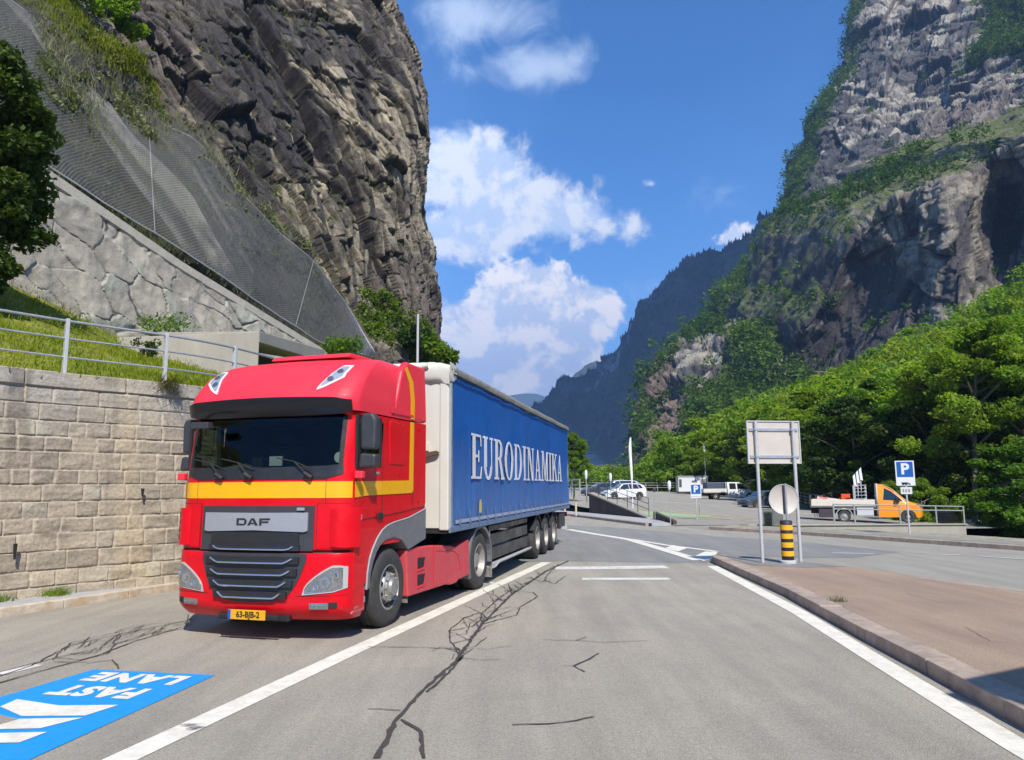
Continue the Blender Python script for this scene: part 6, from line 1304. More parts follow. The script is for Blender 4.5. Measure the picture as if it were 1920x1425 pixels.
# orange truck
x_, y_, z_ = lpos(1617, 46); t = thing('flatbed_truck', 'orange single-cab flatbed truck with pale sides parked behind the parapet', 'truck', (x_, y_, z_), -.40)
shell([(3.02, .70, .42, .80, .62, .88), (2.9, .90, .34, .95, .82, 1.05), (2.45, .98, .34, 1.08, .84, 1.22), (2.15, .99, .34, 1.14, .80, 1.34), (1.45, .99, .34, 1.2, .76, 2.0), (1.0, .99, .34, 1.2, .80, 2.24), (.72, .99, .36, 1.2, .82, 2.28)], 'cab', M_orange, t)
MB().box(.66, .72, -.93, .93, .5, 2.30).build('cab_back_edge', M_wsign, t, bevel=.01)
for sg in (1, -1):
    gquad(t, [(2.02, sg*.965, 1.30), (1.45, sg*.86, 1.84), (1.10, sg*.835, 2.02), (1.0, sg*.955, 1.34)], th=.022)
    MB().tube([(2.28, sg*.93, 1.22), (1.5, sg*.80, 1.97), (1.02, sg*.81, 2.25)], .022, 5).build('pillar_trim', pbr('pale_trim', (.55, .40, .25), .5), t)
    for x in (2.25, -1.15): arch(t, x, sg*.995, .36, sg) if x > 0 else None; cwheel(t, x, sg*.90, .36, sg, .26)
    MB().box(1.65, 1.85, sg*1.0, sg*1.2, 1.2, 1.5).build('door_mirror', M_blk, t, bevel=.02); MB().box(2.72, 2.95, sg*.65, sg*.9, .85, 1.1).build('headlight', M_lamp, t, bevel=.03)
    MB().box(-2.95, .55, sg*1.05, sg*1.09, .98, 1.36).build('drop_side', pbr('cream_side', (.66, .60, .50), .5, .1, var=.1), t, bevel=.015)
    a_ = np.linspace(R(10), R(170), 10); MB().prism([(-1.15+.46*math.cos(q), .40+.46*math.sin(q)) for q in a_]+[(-1.15+.43*math.cos(q), .40+.43*math.sin(q)) for q in a_[::-1]], sg*.75, sg*1.05, 'y').build('mudguard', M_wsign, t)
    MB().box(-2.55, -1.75, sg*.60, sg*1.02, .30, .80).build('side_box', pbr('dark_plum_box', (.05, .04, .05), .5), t, bevel=.02); MB().box(-.45, .45, sg*.70, sg*1.02, .42, .92).build('locker', pbr('pale_grey_locker', (.50, .51, .52), .5), t, bevel=.02)
gquad(t, [(2.20, .72, 1.36), (2.20, -.72, 1.36), (1.50, -.66, 1.96), (1.50, .66, 1.96)], 'windscreen')
MB().box(-3.0, .60, -1.04, 1.04, .90, .975).build('bed_floor', M_alu, t); MB().box(-3.04, -2.98, -1.05, 1.05, .98, 1.62).build('tail_board', M_concd, t)
MB().box(-3.0, .6, -.4, .4, .52, .9).build('chassis', M_blk2, t)
rk_ = MB()
for k in range(7): rk_.box(.10, .14, -.95+k*.3, -.90+k*.3, .98, 2.22)
for z in (1.55, 1.75, 1.98, 2.20): rk_.box(.09, .15, -.98, .98, z, z+.04)
rk_.box(-.55, .10, -.98, -.94, 2.18, 2.22).box(-.55, -.51, -.98, -.94, .98, 2.22).box(-.55, .1, .94, .98, 2.18, 2.22).box(-.55, -.51, .94, .98, .98, 2.22)
for z in (1.4, 1.6, 1.8, 2.0): rk_.box(-.55, .1, -.98, -.95, z, z+.03)
rk_.build('ladder_rack', M_steelp, t)
def ontruck(mb, name, mat, label, cat, group=None):
    o = mb.build(name, mat, None, bevel=.02); o.location = (x_, y_, z_); o.rotation_euler = (0, 0, -.40); return tag(o, label, cat, group)
ontruck(MB().box(-1.25, -.75, -.35, .30, 1.0, 1.68).box(-1.35, -1.2, -.2, .1, 1.1, 1.5), 'machine', pbr('orange_red', (.70, .09, .02), .4), 'bright orange-red machine on the bed of the orange truck', 'machine')
ontruck(MB().hexa([(-2.7, -.6, .98), (-1.5, -.6, .98), (-1.5, .4, .98), (-2.7, .4, .98), (-2.6, -.5, 1.55), (-1.5, -.4, 1.4), (-1.6, .3, 1.38), (-2.5, .4, 1.5)]), 'tarpaulin_bundle', pbr('red_white_bundle', (.50, .07, .06), .7, col2=(.62, .55, .52), vscale=3), 'red and white bundle at the tail of the orange truck bed', 'bundle')
ontruck(MB().box(-.42, .0, -.5, .5, .98, 1.42), 'metal_case', pbr('grey_case', (.25, .26, .27), .5, .3), 'grey metal case behind the cab rack of the orange truck', 'case')
for k, (dx, h_, c_) in enumerate(((-.48, 2.9, 'shorter'), (-.30, 3.1, 'middle'), (-.12, 3.28, 'tallest'))):
    ontruck(MB().tube([(dx, -.3, 1.43 if dx > -.42 else .98), (dx+.02, -.3, h_-.5)], .022, 6).hexa([(dx-.02, -.34, h_-.75), (dx+.14, -.34, h_-.80), (dx+.14, -.26, h_-.80), (dx-.02, -.26, h_-.75), (dx-.05, -.34, h_-.15), (dx+.07, -.34, h_), (dx+.07, -.26, h_), (dx-.05, -.26, h_-.15)]), 'furled_marker', pbr('white_marker', (.72, .72, .72), .6), c_+' of three white furled markers standing behind the orange cab', 'marker')
# white site cabin
x_, y_, z_ = lpos(1297, 106); t = thing('site_cabin', 'white box-shaped site cabin on wheels at the back of the car park', 'cabin', (x_, y_, z_), -.05)
MB().box(-2.05, 2.05, -1.1, 1.1, .38, 2.42).build('cabin_wall', M_cwhite, t, bevel=.03); MB().box(-2.15, 2.15, -1.2, 1.2, 2.425, 2.55).build('roof', pbr('grey_roof', (.30, .30, .30), .7), t, bevel=.02)
MB().box(1.0, 1.85, -1.13, -1.1, 1.35, 2.1).build('window', pbr('dull_window', (.20, .19, .22), .3), t); MB().box(-.2, .5, -1.13, -1.1, 1.65, 1.9).build('dark_sign', pbr('dark_label', (.10, .10, .14), .5), t)
MB().box(-1.95, -1.6, -1.13, -1.1, 1.0, 2.1).build('door', pbr('dark_door', (.06, .06, .06), .5), t); MB().box(-2.0, 2.0, -1.0, 1.0, .22, .38).build('chassis', M_blk2, t)
for sg in (1, -1): cwheel(t, .0, sg*.98, .32, sg, .2)

# ================================================================ unseen canopy, added behind the camera to cast the shade on the kerb
cz = 5.2; k_ = (cz+.2)/math.tan(SUN_EL); sx_, sy_ = -math.sin(SUN_AZ)*k_, math.cos(SUN_AZ)*k_
c0 = Vector((3.80-sx_, 6.85-sy_)); e1 = Vector((.88, .47)).normalized(); e2 = Vector((.12, -.99)).normalized()
cp = thing('shade_canopy', 'flat concrete canopy roof on posts, added out of view behind the camera to shade the kerb', 'canopy', (c0.x, c0.y, 0))
pl = [(0, 0), tuple(e1*9), tuple(e1*9+e2*14), tuple(e2*14)]
MB().prism(pl, cz, cz+.3, 'z').build('roof', M_conc, cp)
for f in ((1.0, 1.2), (7.5, 1.2), (1.0, 12), (7.5, 12)):
    p = e1*f[0]+e2*f[1]; MB().tube([(p.x, p.y, 0), (p.x, p.y, cz-.003)], .14, 12).build('post', M_steelp, cp)
# ================================================================ vegetation
def leafmat(name, c1, c2, sc, tr=.35):
    m = bpy.data.materials.new(name); m.use_nodes = True; t = NT(m.node_tree); p = m.node_tree.nodes['Principled BSDF']
    v = t.n('ShaderNodeTexCoord').outputs['Object']; an = t.n('ShaderNodeAttribute'); an.attribute_name = 'Col'
    oi = t.n('ShaderNodeObjectInfo'); c = t.mix(t.rng(t.noise(v, sc, 3), .35, .65), c1, c2); c = t.mix(1., c, an.outputs['Color'], 'MULTIPLY')
    c = t.mix(1., c, t.mix(oi.outputs['Random'], (.68, .80, .75), (1.22, 1.12, 1.0)), 'MULTIPLY')
    t.put(p.inputs['Base Color'], c); p.inputs['Roughness'].default_value = .55; p.inputs['Specular IOR Level'].default_value = .12
    tl = t.n('ShaderNodeBsdfTranslucent'); t.put(tl.inputs[0], t.mix(1., c, (1.5, 1.7, .5), 'MULTIPLY')); ms = t.n('ShaderNodeMixShader'); ms.inputs[0].default_value = tr
    t.put(ms.inputs[1], p.outputs[0]); t.put(ms.inputs[2], tl.outputs[0]); t.put(m.node_tree.nodes['Material Output'].inputs[0], ms.outputs[0]); return m
M_leaf = leafmat('leaves', (.11, .19, .028), (.21, .29, .038), .30, .46)
M_leaf2 = leafmat('leaves_dark', (.038, .068, .018), (.065, .10, .022), .4, .22)
M_leafm = leafmat('slope_leaves', (.06, .11, .018), (.12, .18, .026), .03, .35)
M_dry = leafmat('dry_brush', (.20, .20, .12), (.11, .13, .05), .3, .2)
M_gtuft = leafmat('grass_tufts', (.125, .175, .006), (.20, .225, .012), .6, .3)
M_bark = pbr('bark', (.13, .105, .08), .9, var=.35, vscale=6, bump=.02, bscale=18, stretch=(1, 1, .3), col2=(.20, .17, .13))
rg = np.random.default_rng(11)
def leaves(C, size, g, elong=1.7, var=.5, updir=.35):
    """C (N,3) centres -> small rhombic leaf faces"""
    n = len(C); sz = np.broadcast_to(size, n)*g.uniform(1-var, 1+var, n)
    nrm = g.normal(size=(n, 3)); nrm[:, 2] = np.abs(nrm[:, 2])+updir; nrm /= np.linalg.norm(nrm, axis=1, keepdims=True)
    a = np.cross(nrm, g.normal(size=(n, 3))); a /= np.linalg.norm(a, axis=1, keepdims=True)+1e-9; b = np.cross(nrm, a)
    A = a*(sz*.5*elong)[:, None]; B = b*(sz*.5)[:, None]; droop = nrm*(sz*.12)[:, None]
    V = np.stack([C-A-droop, C-B, C+A-droop, C+B], 1).reshape(-1, 3); return V, np.arange(n*4).reshape(-1, 4)
def clumps(cent, rad, npc, lsize, g, squash=.75, hollow=.35):
    n = len(cent); d = g.normal(size=(n, npc, 3)); d /= np.linalg.norm(d, axis=2, keepdims=True); r_ = (hollow+(1-hollow)*g.random((n, npc, 1))**.5)
    p = cent[:, None]+d*r_*np.broadcast_to(rad, n)[:, None, None]*np.array([1, 1, squash]); sz = np.broadcast_to(lsize, n)
    V, Fq = leaves(p.reshape(-1, 3), np.repeat(sz, npc), g); tint = np.repeat(g.uniform(.72, 1.28, n), npc*4); return V, Fq, tint
def tintcol(t, g): return np.stack([t*1.0, t, t*.95], 1)
def tree_mesh(Ht, cr, seed, nl=5200, ls=.20, trunkh=.35, conifer=False):
    g = np.random.default_rng(seed); tips = []; segs = []
    lean = g.normal(size=2)*.03*Ht; top = np.array([lean[0], lean[1], Ht*.93])
    base = np.array([0, 0, -.6]); trunk = [base+(top-base)*t+np.array([math.sin(t*5+seed)*.02*Ht, math.cos(t*4+seed)*.02*Ht, 0])*t for t in np.linspace(0, 1, 9)]
    segs.append((trunk, [Ht*.0145*(1-t*.85)+.02 for t in np.linspace(0, 1, 9)]))
    nb = 26 if not conifer else 60
    for i in range(nb):
        t = trunkh+(1-trunkh)*(i+.5)/nb; k = t*8; j = min(int(k), 7); p0 = trunk[j]*(1-(k-j))+trunk[j+1]*(k-j); ang = i*2.399+g.normal()*.3
        prof = math.sin(math.pi*min(1, max(0.05, (t-trunkh+.10)/(1-trunkh+.12)))**.75) if not conifer else (1-t)*1.15+.06
        ln = cr*prof*g.uniform(.7, 1.15); rise = g.uniform(.15, .7)*ln if not conifer else -.18*ln
        dv = np.array([math.cos(ang)*ln, math.sin(ang)*ln, rise]); mid = p0+dv*.5+np.array([0, 0, .08*ln]); end = p0+dv
        segs.append(([p0, mid, end], [Ht*.009*(1-t*.6)+.01, Ht*.005+.006, .008]))
        m_ = max(2, int(ln*1.6)); 
        for q in range(m_):
            f = .35+.65*(q+1)/m_; c_ = (p0*(1-f)+end*f) if f > .5 else p0+(mid-p0)*f*2; tips.append((c_+g.normal(size=3)*ln*.16, g.uniform(.5, 1.)*(.16*cr+.35)*(1 if not conifer else .7)))
    C_ = np.array([t[0] for t in tips]); Rr = np.array([t[1] for t in tips]); npc = max(8, nl//len(C_)); V, Fq, tt_ = clumps(C_, Rr, npc, ls, g, .62, .2)
    tm_ = MB(); [tm_.tube([tuple(p) for p in a], list(b), 7 if k == 0 else 4) for k, (a, b) in enumerate(segs)]
    return V, Fq, tintcol(tt_, g), tm_
def make_tree(name, label, loc, Ht, cr, seed, mat, rz_=0., cat='tree', group=None, **k):
    V, Fq, cc_, tm_ = tree_mesh(Ht, cr, seed, **k); t = thing(name, label, cat, loc, rz_, group)
    npmesh('crown', V, Fq, mat, False, cc_, t); tm_.build('trunk', M_bark, t, smooth=50, recalc=False); return t

# hillside under the wood on the right
us = np.linspace(1040, 2500, 90); tvc = interp(us, [(1040, 925), (1100, 915), (1190, 908), (1225, 892), (1255, 862), (1290, 826), (1335, 786), (1400, 752), (1500, 722), (1600, 672), (1700, 625), (1760, 600), (1850, 545), (1920, 505), (2100, 440), (2500, 330)])
Yc = interp(us, [(1040, 300), (1200, 270), (1500, 225), (1700, 185), (1920, 155), (2500, 130)]); Yb = interp(us, [(1040, 95), (1200, 118), (1330, 112), (1450, 84), (1560, 60), (1700, 54), (1920, 46), (2500, 40)])
zb = interp(us, [(1040, .3), (1330, .8), (1500, -.6), (1700, -1.6), (2500, -1.8)]); dr = pxa(us, tvc); treeh = 11.
crest = np.array([0, 0, H])+dr*(Yc/dr[:, 1])[:, None]; crest[:, 2] -= treeh; crest[:, 2] = np.maximum(crest[:, 2], zb+.5)
drb = pxa(us, us*0+905.); bs_ = np.stack([drb[:, 0]/drb[:, 1]*Yb, Yb, zb], 1)
T = np.linspace(0, 1, 40); HS = bs_[:, None]*(1-T)[None, :, None]+crest[:, None]*T[None, :, None]; HS[..., 2] = bs_[:, None, 2]+(crest-bs_)[:, None, 2]*(T**1.25)[None]
ext = [HS[:, -1]+np.array([.25, 1, .12])*k*9 for k in range(1, 12)]; HS2 = np.concatenate([HS, np.stack(ext, 1)], 1); low = [HS[:, 0]+np.array([0, -1, 0])*k*1.5+np.array([0, 0, -.4*k]) for k in (3, 2, 1)]; HS2 = np.concatenate([np.stack(low, 1), HS2], 1)
hs_ = npmesh('hillside', HS2.reshape(-1, 3), gridfaces(*HS2.shape[:2], True), M_ffloor, True); hs_['kind'] = 'structure'
# individual trees one can tell apart, nearest first
protos = {}
def proto(kind):
    if kind in protos: return protos[kind]
    Ht, cr, sd_, mt_, k = {'tall': (14.5, 4.6, 3, M_leaf, dict(nl=42000, ls=.16, trunkh=.40)), 'round': (10.5, 4.3, 8, M_leaf, dict(nl=28000, ls=.16, trunkh=.2)), 'slim': (12.5, 3.2, 15, M_leaf, dict(nl=22000, ls=.16, trunkh=.3)),
        'bushy': (7.5, 3.8, 21, M_leaf, dict(nl=22000, ls=.15, trunkh=.08)), 'dark': (11.5, 4.0, 27, M_leaf2, dict(nl=24000, ls=.16, trunkh=.15))}[kind]
    V, Fq, cc_, tm_ = tree_mesh(Ht, cr, sd_, **k); t = thing('broadleaf_tree', 'x', 'tree'); npmesh('crown', V, Fq, mt_, False, cc_, t); tm_.build('trunk', M_bark, t, smooth=50, recalc=False)
    protos[kind] = [t, False]; return protos[kind]
def place(kind, label, loc, rz_, sc, group='trees at the edge of the wood'):
    p = proto(kind); t = p[0] if not p[1] else copy_tree(p[0]); p[1] = True
    t.location = loc; t.rotation_euler = (0, 0, rz_); t.scale = (sc[0], sc[0], sc[1]); t['label'] = label; t['group'] = group; return t
def gp(u, Y, z): d = px(u, 905); return (d[0]/d[1]*Y, Y, z)
TR = [('tall', 1815, 52, -1.9, .3, (1.0, 1.05), 'tall tree with a bare pale trunk right of the parking sign'),
 ('bushy', 1950, 46, -2.0, 1.2, (1.0, .9), 'low bushy tree at the right edge of the photo, near the road'),
 ('round', 1862, 57, -1.9, 2.9, (1.05, 1.15), 'round tree leaning behind the tall bare-trunked tree'),
 ('slim', 1778, 62, -1.6, .2, (1.15, 1.1), 'slim tree left of the tall bare-trunked tree'),
 ('dark', 1905, 64, -1.4, 3.9, (1.15, 1.2), 'dark tree near the right edge, behind the bushy one'),
 ('tall', 1935, 52, -1.6, 2.2, (1.05, 1.1), 'tall tree at the right edge, partly outside the photo'),
 ('dark', 1750, 55, -2.0, .9, (1., .95), 'dark tree directly behind the lorry parking sign'),
 ('bushy', 1725, 50, -2.2, 2.6, (.62, .6), 'small bushy tree between the parapet end and the parking sign'),
 ('round', 1680, 60, -1.9, 1.6, (1.05, 1.0), 'round tree behind the nose of the orange truck'),
 ('dark', 1610, 61, -1.6, 2.5, (1.05, .95), 'dark tree behind the orange truck bed'),
 ('slim', 1650, 68, -1.2, .5, (1.1, 1.05), 'slim tree above the orange cab'),
 ('round', 1560, 66, -1.0, 3.0, (1.1, .95), 'round tree behind the tail of the orange truck'),
 ('slim', 1520, 72, -.8, 4.0, (1.1, 1.0), 'slim tree just right of the large sign back'),
 ('round', 1470, 80, -.5, .7, (1.1, .95), 'round tree behind the large sign back'),
 ('dark', 1430, 92, .2, 5.0, (1., .9), 'dark tree behind the grey car'),
 ('round', 1385, 104, .6, 1.9, (1.05, .9), 'round light green tree behind the white pickup'),
 ('bushy', 1340, 114, .9, .4, (1.25, 1.0), 'bushy tree between the white cabin and the pickup'),
 ('round', 1302, 122, 1.0, 4.4, (.9, .66), 'round tree behind the white site cabin'),
 ('bushy', 1258, 126, 1.0, 2.0, (.8, .5), 'bushy tree left of the white site cabin'),
 ('bushy', 1222, 128, 1.0, 3.3, (.5, .3), 'low bushy tree right of the flagpole'),
 ('slim', 1074, 62, .0, 2.1, (.42, .52), 'narrow green tree just right of the trailer rear')]
for kd, u, Y_, z, rz_, sc_, lb_ in TR: place(kd, lb_, gp(u, Y_, z), rz_, sc_)
# the wood behind them: further trees one by one, sharing the same few crowns, then the far mass
rr_ = random.Random(4); cnt = 0
def onhs(fu, ft):
    i = min(int(fu*(len(us)-1)), len(us)-2); a = fu*(len(us)-1)-i; j = min(int(ft*39), 38); b = ft*39-j
    return (HS[i, j]*(1-a)+HS[i+1, j]*a)*(1-b)+(HS[i, j+1]*(1-a)+HS[i+1, j+1]*a)*b
C_, Rr_, Ti_ = [], [], []
for k in range(1350):
    fu = rr_.random()**.8; ft = rr_.random()**.75; p = onhs(fu, ft); 
    if p[1] < 66 or p[0]/p[1] < .188: continue
    hh_ = rr_.uniform(7, 13); cr_ = hh_*rr_.uniform(.26, .38)
    tr_ = rr_.choice([(.62, .78, .95), (.8, .9, .9), (1., 1., 1.), (1.12, 1.05, .9), (1.3, 1.12, .8), (.9, 1.0, .8)])
    for q in range(9):
        Ti_.append(tr_)
        a_, z_ = rr_.uniform(0, 6.28), rr_.random(); rad = cr_*math.sqrt(max(.05, 1-(z_*1.6-.6)**2))*.75
        C_.append((p[0]+math.cos(a_)*rad, p[1]+math.sin(a_)*rad, p[2]+hh_*(.25+.72*z_))); Rr_.append(cr_*rr_.uniform(.3, .5))
for k in range(150):
    u_ = rr_.uniform(1075, 1235); Y_ = rr_.uniform(135, 230); x0_, y0_, z0_ = gp(u_, Y_, 0); tp = H+Y_*(911-rr_.uniform(874, 893))/1407.
    for q in range(9): C_.append((x0_+rr_.uniform(-3, 3), y0_+rr_.uniform(-3, 3), tp*rr_.uniform(.1, .95))); Rr_.append(rr_.uniform(1.0, 1.8)); Ti_.append((.75, .85, .9))
V, Fq, tt_ = clumps(np.array(C_), np.array(Rr_), 70, .36, rg, .7, .3); wd = npmesh('woodland', V, Fq, M_leaf, False, tintcol(tt_, rg)*np.repeat(np.array(Ti_), 280, 0))
tag(wd, 'dense bright green wood climbing the slope below the rocky mountain', 'wood', kind='stuff')
# shrubs and small trees on the mountain and crag
def scatter(P, mask, n, hmin, hmax, nl, g, lsc=.16, squash=.9):
    w_ = mask/mask.sum(); id_ = g.choice(len(P), n, p=w_); c_ = P[id_]; hh_ = g.uniform(hmin, hmax, n); CC, RR = [], []
    for k in range(3): CC.append(c_+g.normal(size=(n, 3))*hh_[:, None]*np.array([.25, .25, .12])+np.array([0, 0, 1])*(hh_*(.35+.3*k))[:, None]); RR.append(hh_*(.42-.08*k))
    C2 = np.concatenate(CC); R2 = np.concatenate(RR); return clumps(C2, R2, nl//3, np.clip(R2*lsc*2, .15, 3), g, squash, .25)
vis = (rm['V'] > -60) & (rm['U'] < 1960) & (rm['V'] < 900)
wood = (1-rk)*vis; wood = wood*(1+2.0*(fbm(rm['Pl']/40, 3, 6) > .0))+(ledge_r > .5)*.06*vis
V, Fq, tt_ = scatter(rm['P'], wood+1e-9, 13000, 4, 10.5, 54, rg); o = npmesh('mountain_shrubs', V, Fq, M_leafm, False, tintcol(tt_, rg)); tag(o, 'green trees and shrubs clinging to the rocky mountain', 'shrubs', kind='stuff')
edge_ = ((rm['U'] < interp(rm['V'], edgeR)+26)*vis).astype(float)
V, Fq, tt_ = scatter(rm['P'], edge_+1e-9, 900, 5, 13, 60, rg, .15, 1.3); o = npmesh('ridge_trees', V, Fq, M_leafm, False, tintcol(tt_, rg)); tag(o, 'dark trees standing along the left edge of the rocky mountain', 'trees', kind='stuff')
cm = ((CRAG['on'] > .05)*(CRAG['N'][:, 2] > .3)*(fbm(CRAG['P']/14, 3, 8) > .05)*(CRAG['U'] < 1960)).astype(float)+((CRAG['N'][:, 2] > .6)*(CRAG['U'] < 1960))*.15
V, Fq, tt_ = scatter(CRAG['P'], cm+1e-9, 420, 2.5, 7.5, 66, rg); o = npmesh('crag_shrubs', V, Fq, M_leafm, False, tintcol(tt_, rg)); tag(o, 'bushes on the grassy top of the dark crag', 'shrubs', kind='stuff')
# conifers on the far mountain
fp_, fshp, fU = FM; fl_ = fp_.reshape(fshp[0], fshp[1], 3); cand = fl_[:, 100:234].reshape(-1, 3); id_ = rg.choice(len(cand), 4200); crestp = fl_[:, 226:233].reshape(-1, 3); id2 = rg.choice(len(crestp), 1300)
pts = np.concatenate([cand[id_], crestp[id2]]); n_ = len(pts); hh_ = rg.uniform(8, 19, n_); w_ = hh_*.3; ang = rg.uniform(0, 6.28, n_)
apex = pts+np.stack([hh_*0, hh_*0, hh_], 1); ring = [pts+np.stack([np.cos(ang+k*2.094)*w_, np.sin(ang+k*2.094)*w_, -hh_*.15], 1) for k in range(3)]
V = np.stack([apex]+ring, 1).reshape(-1, 3); b0 = np.arange(n_)*4; Fq = np.concatenate([np.stack([b0, b0+1, b0+2], 1), np.stack([b0, b0+2, b0+3], 1), np.stack([b0, b0+3, b0+1], 1)])
o = npmesh('conifer_forest', V, Fq, pbr('conifer', (.018, .032, .018), .9), False, None); tag(o, 'tiny dark conifers covering the far shaded mountain', 'forest', kind='stuff')

# left: tree beside the stone wall, bushes on the ledge and at the foot of the cliff
def at3(u, v, Y): return tuple(at(u, v, Y))
g = np.random.default_rng(41); lt_ = thing('broadleaf_tree', 'large dark tree overhanging the stone wall at the left edge of the photo', 'tree', (-14.75, 18.0, 6.6)); n = 420
d3_ = g.normal(size=(n, 3)); d3_ /= np.linalg.norm(d3_, axis=1, keepdims=True); rr3 = (.45+.55*g.random((n, 1))**.6); hz_ = d3_[:, 2:3]
pc = d3_*rr3*np.array([2.7, 2.7, 3.9])*(1-.22*hz_)+np.array([0, 0, 4.2]); pc[:, :2] += fbm(pc*.7, 3, 4)[:, None]*.7
V, Fq, tt_ = clumps(pc, g.uniform(.28, .62, n), 230, .095, g, .6, .0); npmesh('crown', V, Fq, M_leaf2, False, tintcol(tt_, g), lt_)
tm_ = MB(); tm_.tube([(0, 0, -1), (.1, .05, 2), (-.05, .1, 5), (0, 0, 7.6)], [.22, .17, .1, .02], 8)
for k in range(40): p_ = pc[k*10]; z0_ = max(.6, p_[2]*.72-.3); tm_.tube([(0, 0, z0_), tuple(p_*np.array([.5, .5, 0])+np.array([0, 0, (z0_+p_[2])/2])), tuple(p_)], [.05, .03, .008], 4)
tm_.build('trunk', M_bark, lt_, smooth=50, recalc=False)
CL = CLIFF
def on_cliff(u, v):
    d = np.hypot(CL['U']-u, CL['V']-v); return CL['P'][int(np.argmin(d))]
def bush(label, p, hh_, wd_, seed, mat=M_leaf, nl=1600, ls=.16, sq=1.):
    g = np.random.default_rng(seed); n = 14; c_ = np.array(p)+g.normal(size=(n, 3))*np.array([wd_*.32, wd_*.32, hh_*.2])+np.array([0, 0, hh_*.5]); V, Fq, tt_ = clumps(c_, g.uniform(.2, .38, n)*wd_, nl//n, ls, g, sq, .2)
    o = npmesh('bush', V-np.array(p), Fq, mat, False, tintcol(tt_, g)); o.location = tuple(p); tag(o, label, 'bush'); return o
bush('large dark green bush at the foot of the cliff above the trailer', np.array(at3(812, 672, 66))+np.array([0, 0, -.8]), 3.7, 2.9, 5, M_leaf, 4200, .26)
bush('lower dark bush hanging left of the large bush at the cliff foot', np.array(at3(780, 655, 64))+np.array([0, 0, -.4]), 2.3, 1.9, 6, M_leaf2, 2400, .22)
for lb_, u, v, hh_, wd_, sd_ in (('upright bush on the grassy cliff ledge, rightmost of the ledge bushes', 232, 88, 3.0, 1.6, 1), ('tall bush on the grassy cliff ledge beside bare brown rock', 200, 70, 4.2, 1.7, 2), ('bright green bush at the very top left of the photo', 120, 18, 3.2, 2.6, 3), ('green bush in the top left corner', 60, -10, 3.2, 2.8, 4)):
    p = on_cliff(u, v+14); bush(lb_, p, hh_, wd_, sd_, M_leaf, 2600, .17, 1.2)
bush('small bright bush at the lower end of the rockfall net, above the cab roof', at3(640, 668, 46), 1.4, 1.6, 12, M_leaf, 1200, .12)
bush('small leafy weed in front of the concrete chamber', at3(278, 672, 22.5), .6, .45, 14, M_leaf2, 700, .05); bush('tuft of weeds at the foot of the stone wall', at3(305, 622, 27), .6, 1.2, 15, M_leaf, 900, .06)
# grass blades on the terrace, wall tufts, verge
def blades(P, n, hmin, hmax, wd_, g, mask=None):
    m = mask/mask.sum() if mask is not None else None; id_ = g.choice(len(P), n, p=m); b = P[id_]+g.normal(size=(n, 3))*np.array([.22, .22, .02]); hh_ = g.uniform(hmin, hmax, n); a = g.uniform(0, 6.28, n)
    w3 = np.stack([np.cos(a), np.sin(a), a*0], 1)*wd_; tip_ = b+np.stack([g.normal(size=n)*.35*hh_, g.normal(size=n)*.35*hh_, hh_], 1)
    V = np.stack([b-w3, b+w3, tip_], 1).reshape(-1, 3); return V, np.arange(n*3).reshape(-1, 3), np.repeat(g.uniform(.7, 1.25, n), 3)
GP = np.stack([Xg, Yg, Zg], -1)[8:]
w8 = np.linspace(1, .25, GP.shape[1])[None]*np.ones(GP.shape[0])[:, None]; w8[:, 0] = 2.2
V, Fq, tt_ = blades(GP.reshape(-1, 3), 90000, .05, .17, .013, rg, w8.ravel()); o = npmesh('grass', V, Fq, M_gtuft, False, tintcol(tt_, rg)); tag(o, 'bright green grass on the terrace above the granite wall', 'grass', kind='stuff')
um = CL['under']*(CL['U'] > -60)*(CL['V'] > -20); am = CL['above']*CL['grass']*(CL['V'] > -60)*(CL['U'] > -40)
V, Fq, tt_ = blades(CL['P'], 34000, .2, .75, .022, rg, um+1e-9); o = npmesh('dry_brush', V, Fq, M_dry, False, tintcol(tt_, rg)); tag(o, 'dry grass and brush growing on the rock under the rockfall net', 'brush', kind='stuff')
V, Fq, tt_ = blades(CL['P'], 15000, .15, .55, .028, rg, am**2+CL['ledge']*4+1e-9); o = npmesh('ledge_grass', V, Fq, M_gtuft, False, tintcol(tt_*.85, rg)); tag(o, 'green grass tufts growing on ledges of the cliff', 'grass', kind='stuff')
gmask = um*(fbm(CL['P']*.25, 3, 66) > .0); id_ = rg.choice(len(CL['P']), 420, p=gmask/gmask.sum()); V, Fq, tt_ = clumps(CL['P'][id_]+np.array([0, 0, .2]), rg.uniform(.25, .8, 420), 60, .12, rg, .8, .1)
o = npmesh('slope_shrubs', V, Fq, leafmat('grey_green_leaves', (.10, .13, .055), (.15, .17, .09), .4, .2), False, tintcol(tt_, rg)); tag(o, 'low grey-green shrubs under the rockfall net', 'shrubs', kind='stuff')
fm_ = ((CL['U'] > 690)*(CL['U'] < 800)*(np.abs(CL['V']-(600+(CL['U']-720)*.75)) < 38)).astype(float)+1e-9; id_ = rg.choice(len(CL['P']), 170, p=fm_/fm_.sum()); V, Fq, tt_ = clumps(CL['P'][id_]+np.array([0, 0, .2]), rg.uniform(.4, 1.1, 170), 70, .17, rg, .8, .1)
o = npmesh('foot_shrubs', V, Fq, M_leafm, False, tintcol(tt_, rg)); tag(o, 'green shrubs and grass where the cliff meets the road', 'shrubs', kind='stuff')
